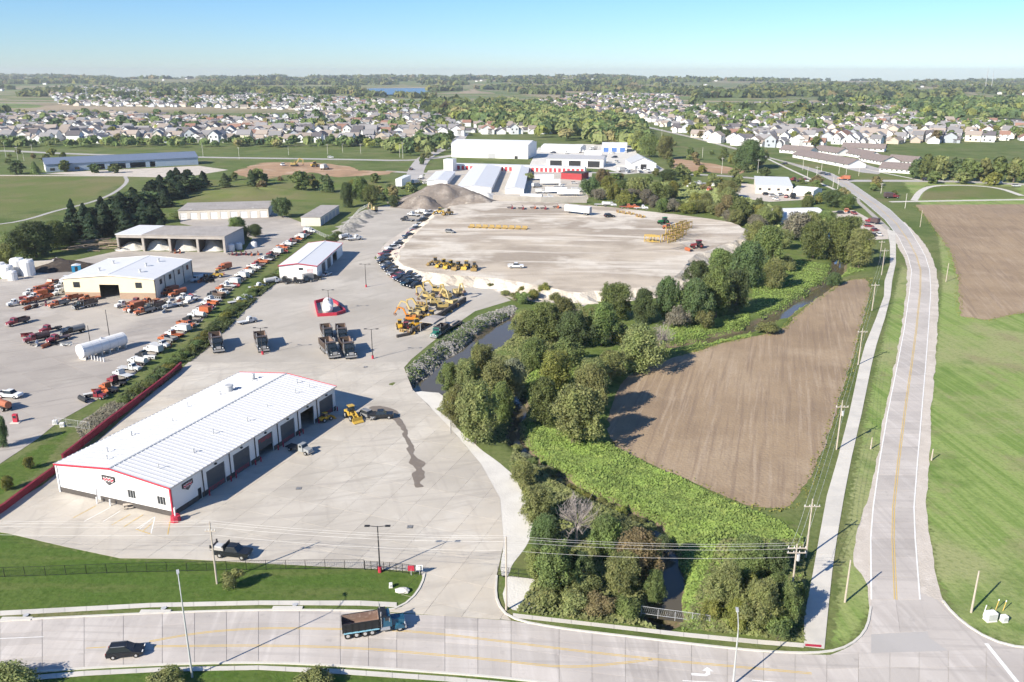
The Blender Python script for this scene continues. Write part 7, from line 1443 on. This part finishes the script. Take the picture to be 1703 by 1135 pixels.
for px, py, top, l, kw in ((361,971,868,'wooden utility pole on the front lawn by the flatbed', dict(arms=(.86,), aw=1.6)), (842,1015,893,'wooden utility pole at the gravel triangle', dict(arms=())), (1316,990,905,'utility pole with two arms in the right thicket', dict(arms=(.93,.84), aw=2.8, xf=1)), (1340,927,830,'utility pole with one arm beside the footpath', dict(arms=(.88,))), (1391,748,666,'utility pole at the field edge, second along the footpath', dict(arms=(.87,), xf=1)), (1427,607,546,'utility pole at the field edge, third along the footpath', dict(arms=(.9,))), (1450,517,470,'utility pole at the field edge, fourth along the footpath', dict(arms=(.9,))), (1466,458,413,'utility pole, fifth along the footpath', dict(arms=(.9,))), (1463,430,400,'utility pole near the creek bend trees', dict(arms=(.9,)))):
    tops.append(upole(px, py, top, l, **kw)[0])
for px, py, top, l in ((1405,1002,932,'plain leaning pole on the grass by the side road'), (1615,1019,950,'plain pole on the corner lawn at right'), (1530,378,350,'plain pole beside the right hand field'), (1573,469,438,'plain pole right of the side road bend'), (1448,747,728,'short white post beside the side road'), (1549,766,747,'short sign post right of the side road')): upole(px, py, top, l, arms=(), group='plain poles')
for k, (px, py, top) in enumerate(((1342,300,277),(1357,301,277),(1385,312,294),(1393,315,295),(1335,283,265),(1366,285,267),(1395,290,275),(1407,291,274),(1428,293,278),(1465,322,305),(1505,347,322),(1555,300,280),(1643,302,280),(1688,303,280),(1462,310,300),(545,257,240),(570,254,238),(600,256,240),(480,258,244),(670,264,236),(665,262,240),(1200,290,262),(1168,262,245),(1260,288,265),(10,262,236),(30,266,244),(40,268,250),(55,262,240),(338,262,238),(398,265,245),(1100,235,215),(1065,228,205))):
    upole(px, py, top, 'thin far pole, %s counted over the middle distance' % ordw(k+1), arms=(.92,) if k % 2 else (), mt='kerb', group='far poles')
# wires
def wire(a, c, sag, r=.022, n=14):
    m = MB(); pts = [a.lerp(c, i/n)-Vector((0, 0, sag*4*(i/n)*(1-i/n))) for i in range(n+1)]
    for p, q in zip(pts[:-1], pts[1:]): m.cyl(p, q, r, r, 4, False)
    return m
def span(a, c, offs, label, sag=.7):
    o = tag(empty('power_line', (0, 0, 0)), label, 'wires', 'overhead wires')
    d = (c-a); d.z = 0; d.normalize(); nrm_ = Vector((-d.y, d.x, 0))
    for s_, dz in offs: wire(a+nrm_*s_+Vector((0, 0, dz)), c+nrm_*s_+Vector((0, 0, dz)), sag).build('wire', M['wire'], o)
OF = ((-.8,-.3),(0,-.2),(.8,-.3),(0,-2.2))
t0 = G(-330, 960); t0.z = tops[0].z+.3
span(t0, tops[0], OF, 'overhead wires from the left edge to the lawn pole'); span(tops[0], tops[1], OF, 'overhead wires over the yard entrance'); span(tops[1], tops[2], OF, 'overhead wires across the front thicket'); e_ = G(1800, 1030); e_.z = tops[2].z; 
span(tops[2], tops[3], OF[:3], 'overhead wires joining the two thicket poles')
for k in range(3, 7): span(tops[k], tops[k+1], OF[:3], 'overhead wires along the field, %s span from the road' % ordw(k-2), .9)
# fences
def fence(pts, h, label, step=3.0, mt='black_metal', mesh=True, rails=2, name='fence', pr=.04):
    pl = P(*pts); pl = resample(pl, max(1, int(length(pl)/step))); o = tag(empty(name, (0, 0, 0)), label, 'fence'); pm = MB().cyl((0,0,-.1),(0,0,h+.05),pr,pr,6).mesh('post', M[mt])
    zz = [float(HT(p.x, p.y)) for p in pl]
    for p, z in zip(pl, zz): link('post', pm, o, (p.x, p.y, max(z, -.3)))
    for r in range(rails):
        m = MB(); z = h*(.08 if r == 0 else (1 if r == 1 else .5))
        for a, c in zip(pl[:-1], pl[1:]): m.bar((a.x, a.y, z), (c.x, c.y, z), .045)
        m.build('rail', M[mt], o)
    if mesh:
        m = MB()
        for a, c in zip(pl[:-1], pl[1:]):
            k = max(2, int((c-a).length/.28))
            for i in range(k):
                q0 = a.lerp(c, i/k); q1 = a.lerp(c, min(1, (i+h/ .28*.28/ (c-a).length*1.0*k*0+ (h*.9)/max((c-a).length, .1)*k*1.0)/k)) if False else a.lerp(c, (i+1)/k)
                m.cyl((q0.x, q0.y, .1), (q1.x, q1.y, h), .008, .008, 3, False); m.cyl((q1.x, q1.y, .1), (q0.x, q0.y, h), .008, .008, 3, False)
        tag(m.build('wire_mesh', M[mt], o), kind='stuff')
    return o
fence(((-60,962),(40,959),(100,957),(200,953),(330,950),(430,948),(520,947),(606,947)), 1.7, 'black chain link fence along the front lawn')
fence(((607,948),(640,950),(672,953),(700,957)), 1.6, 'black sliding gate at the yard entrance', 1.0, rails=3, name='gate', pr=.05)
fence(((828,958),(860,961),(900,965),(932,970)), 1.6, 'dark rail fence on the white gravel by the creek', 1.6, rails=3)
fence(((1066,1021),(1100,1026),(1140,1031),(1180,1037)), 1.3, 'galvanised chain link fence over the culvert', 2.2, 'galv')
fence(((748,655),(749,700),(749,722)), 1.8, 'short fence at the head of the white gravel bank', 3, 'galv')
fence(((505,378),(545,398),(562,392),(598,352),(612,344)), 1.8, 'wire fence between grass slope and upper yard', 3.2, 'galv')
# grey storage fence
pl = resample([G(x, y).to_2d() for x, y in ((820,334),(860,336),(900,338),(940,338),(976,338))], 40); o = tag(empty('board_fence', (0,0,0)), 'grey board fence behind the dirt pad', 'fence')
for a, c in zip(pl[:-1], pl[1:]): MB().bar((a.x, a.y, 1.9), (c.x-(c.x-a.x)*.02, c.y, 1.9), .12, 3.6).build('board_panel', M['old_metal'], o)
# red retaining wall: separate panels
def redwall(pts, h, label, n):
    pl = resample(P(*pts), n); o = tag(empty('red_wall', (0, 0, 0)), label, 'wall')
    for a, c in zip(pl[:-1], pl[1:]): MB().bar((a.x, a.y, h/2), (c.x-(c.x-a.x)*.01, c.y-(c.y-a.y)*.01, h/2), .35, h).build('panel', M['red_wall'], o); MB().bar((a.x, a.y, h+.05), (c.x, c.y, h+.05), .5, .1).build('cap', M['red_wall'], o)
redwall(((302,612),(285,628),(250,655),(215,682),(180,708),(140,740),(105,768)), 1.5, 'dark red retaining wall between workshop and depot, upper run', 26)
redwall(((94,785),(70,802),(40,825),(10,848),(-30,875)), 1.3, 'dark red retaining wall at the left, lower run', 14)
# small things on the corner lawn and verges
def cabinet(px, py, w_, d_, h, label, mt='white_wall'):
    p = G(px, py); o = tag(empty('utility_cabinet', (p.x, p.y, 0), .15), label, 'utility cabinet'); MB().box(-w_/2,w_/2,-d_/2,d_/2,.1,h).build('box', M[mt], o); MB().box(-w_/2-.05,w_/2+.05,-d_/2-.05,d_/2+.05,0,.1).build('plinth', M['kerb'], o); MB().box(-w_/2+.1,w_/2-.1,-d_/2-.03,-d_/2,.25,h-.15).build('door', M['galv'], o)
cabinet(1646, 1032, 1.5, 1.0, 1.4, 'large white utility box on the corner lawn'); cabinet(1669, 1034, .8, .7, 1.0, 'small white utility box right of the large one'); cabinet(650, 977, .5, .5, .7, 'small white box on the lawn by the gate')
for px, py, l, c in ((1635,1024,'white marker left of the utility boxes','white_line'), (1656,1014,'leaning yellow marker behind the utility boxes','yellow_line'), (1668,1016,'second yellow marker behind the utility boxes','yellow_line')):
    p = G(px, py); o = tag(empty('marker_post', (p.x, p.y, 0)), l, 'marker'); MB().cyl((0,0,0),(.2,0,1.5),.06,.06,6).build('post', M[c], o); MB().cyl((.2,0,1.5),(.23,0,1.75),.075,.075,6).build('tip', M['lamp_white'], o)
for px, py, l in ((670,985,'pale boulder on the lawn at the entrance'), ):
    p = G(px, py); m = MB(); m.lathe([(.2,-.1),(.9,.1),(1.0,.35),(.6,.6),(.15,.68)], 9); m.v = [(x*rng.uniform(.85,1.15)*1.2, y*rng.uniform(.8,1.1)*.8, z) for x, y, z in m.v]; tag(m.build('boulder', M['white_gravel'], None, (p.x, p.y, 0)), l, 'boulder')
for px, py, l in ((684,957,'red drop box beside the gate'), (698,956,'white panel sign at the gate end')):
    p = G(px, py); o = tag(empty('gate_sign', (p.x, p.y, 0)), l, 'sign'); MB().cyl((0,0,0),(0,0,1.2),.06,.06,6).build('post', M['galv'], o); MB().box(-.5,.5,-.05,.05,.8,1.7).build('panel', M['red_trim'] if 'red' in l else M['lamp_white'], o)
for k, (px, py) in enumerate(((27,1031),(258,1019),(478,1013))):
    p = G(px, py); o = tag(empty('storm_drain', (p.x, p.y, .0), .0), 'concrete storm drain inlet, %s from the left' % ordw(k+1), 'drain', 'storm drains'); MB().box(-2.2,2.2,-.25,.45,.05,.19).build('inlet_slab', M['kerb'], o); MB().cyl((.9,.9,.1),(.9,.9,.17),.4,.4,12).build('cover', M['galv'], o)
for px, py, l in ((682,877,'small square grate on the yard concrete'), (497,813,'small grate in the middle of the yard'), (608,611,'small grate on the upper yard')):
    p = G(px, py); o = tag(empty('drain_grate', (p.x, p.y, .06)), l, 'drain'); MB().box(-.5,.5,-.5,.5,0,.03).build('frame', M['chassis'], o); m = MB()
    for k in range(6): m.box(-.42+k*.15,-.36+k*.15,-.45,.45,.03,.045)
    m.build('bar', M['galv'], o)
for k, (px, py) in enumerate(((1448,905),(1452,812),(1458,775))): pass
for px, py, l in ((105,703,'red fuel pump island post near the depot lane'), ):
    p = G(px-78, py); o = tag(empty('fuel_pump', (p.x, p.y, 0.05)), l, 'pump'); MB().box(-.5,.5,-.35,.35,0,2.0).build('body', M['red_trim'], o); MB().box(-.35,.35,-.38,-.35,1.1,1.7).build('display', M['dark_glass'], o); MB().box(-1,1,-.8,.8,0,.15).build('plinth', M['kerb'], o)
for k, (px, py) in enumerate(((92,706),(104,710))): cabinet(px, py, .9, .7, 1.0, 'white box, %s on the grass by the depot gate' % ('left of two', 'right of two')[k])
fence(((92,707),(150,715)), 1.8, 'wire fence end by the depot gate', 3, 'galv')
lamp_post(182, 560, 516, 'slim dark mast beside the white depot tank', heads=0, mt='chassis', base=False); lamp_post(152, 582, 542, 'slim dark mast at the near end of the depot tank', heads=0, mt='chassis', base=False)
# ------------------------------------------------------------------ air
hz_o = MB().box(-6700, 6700, -450, 8400, -60, 105).build('haze', None)
hm = bpy.data.materials.new('haze'); hm.use_nodes = True; t = hm.node_tree; t.nodes.clear(); ou = t.nodes.new('ShaderNodeOutputMaterial'); pv = t.nodes.new('ShaderNodeVolumePrincipled')
pv.inputs['Color'].default_value = (.93, .97, 1, 1); pv.inputs['Density'].default_value = 7e-5; pv.inputs['Anisotropy'].default_value = .2; t.links.new(pv.outputs[0], ou.inputs['Volume'])
hz_o.data.materials.clear(); hz_o.data.materials.append(hm); tag(hz_o, 'thin pale haze over the whole landscape', kind='stuff')
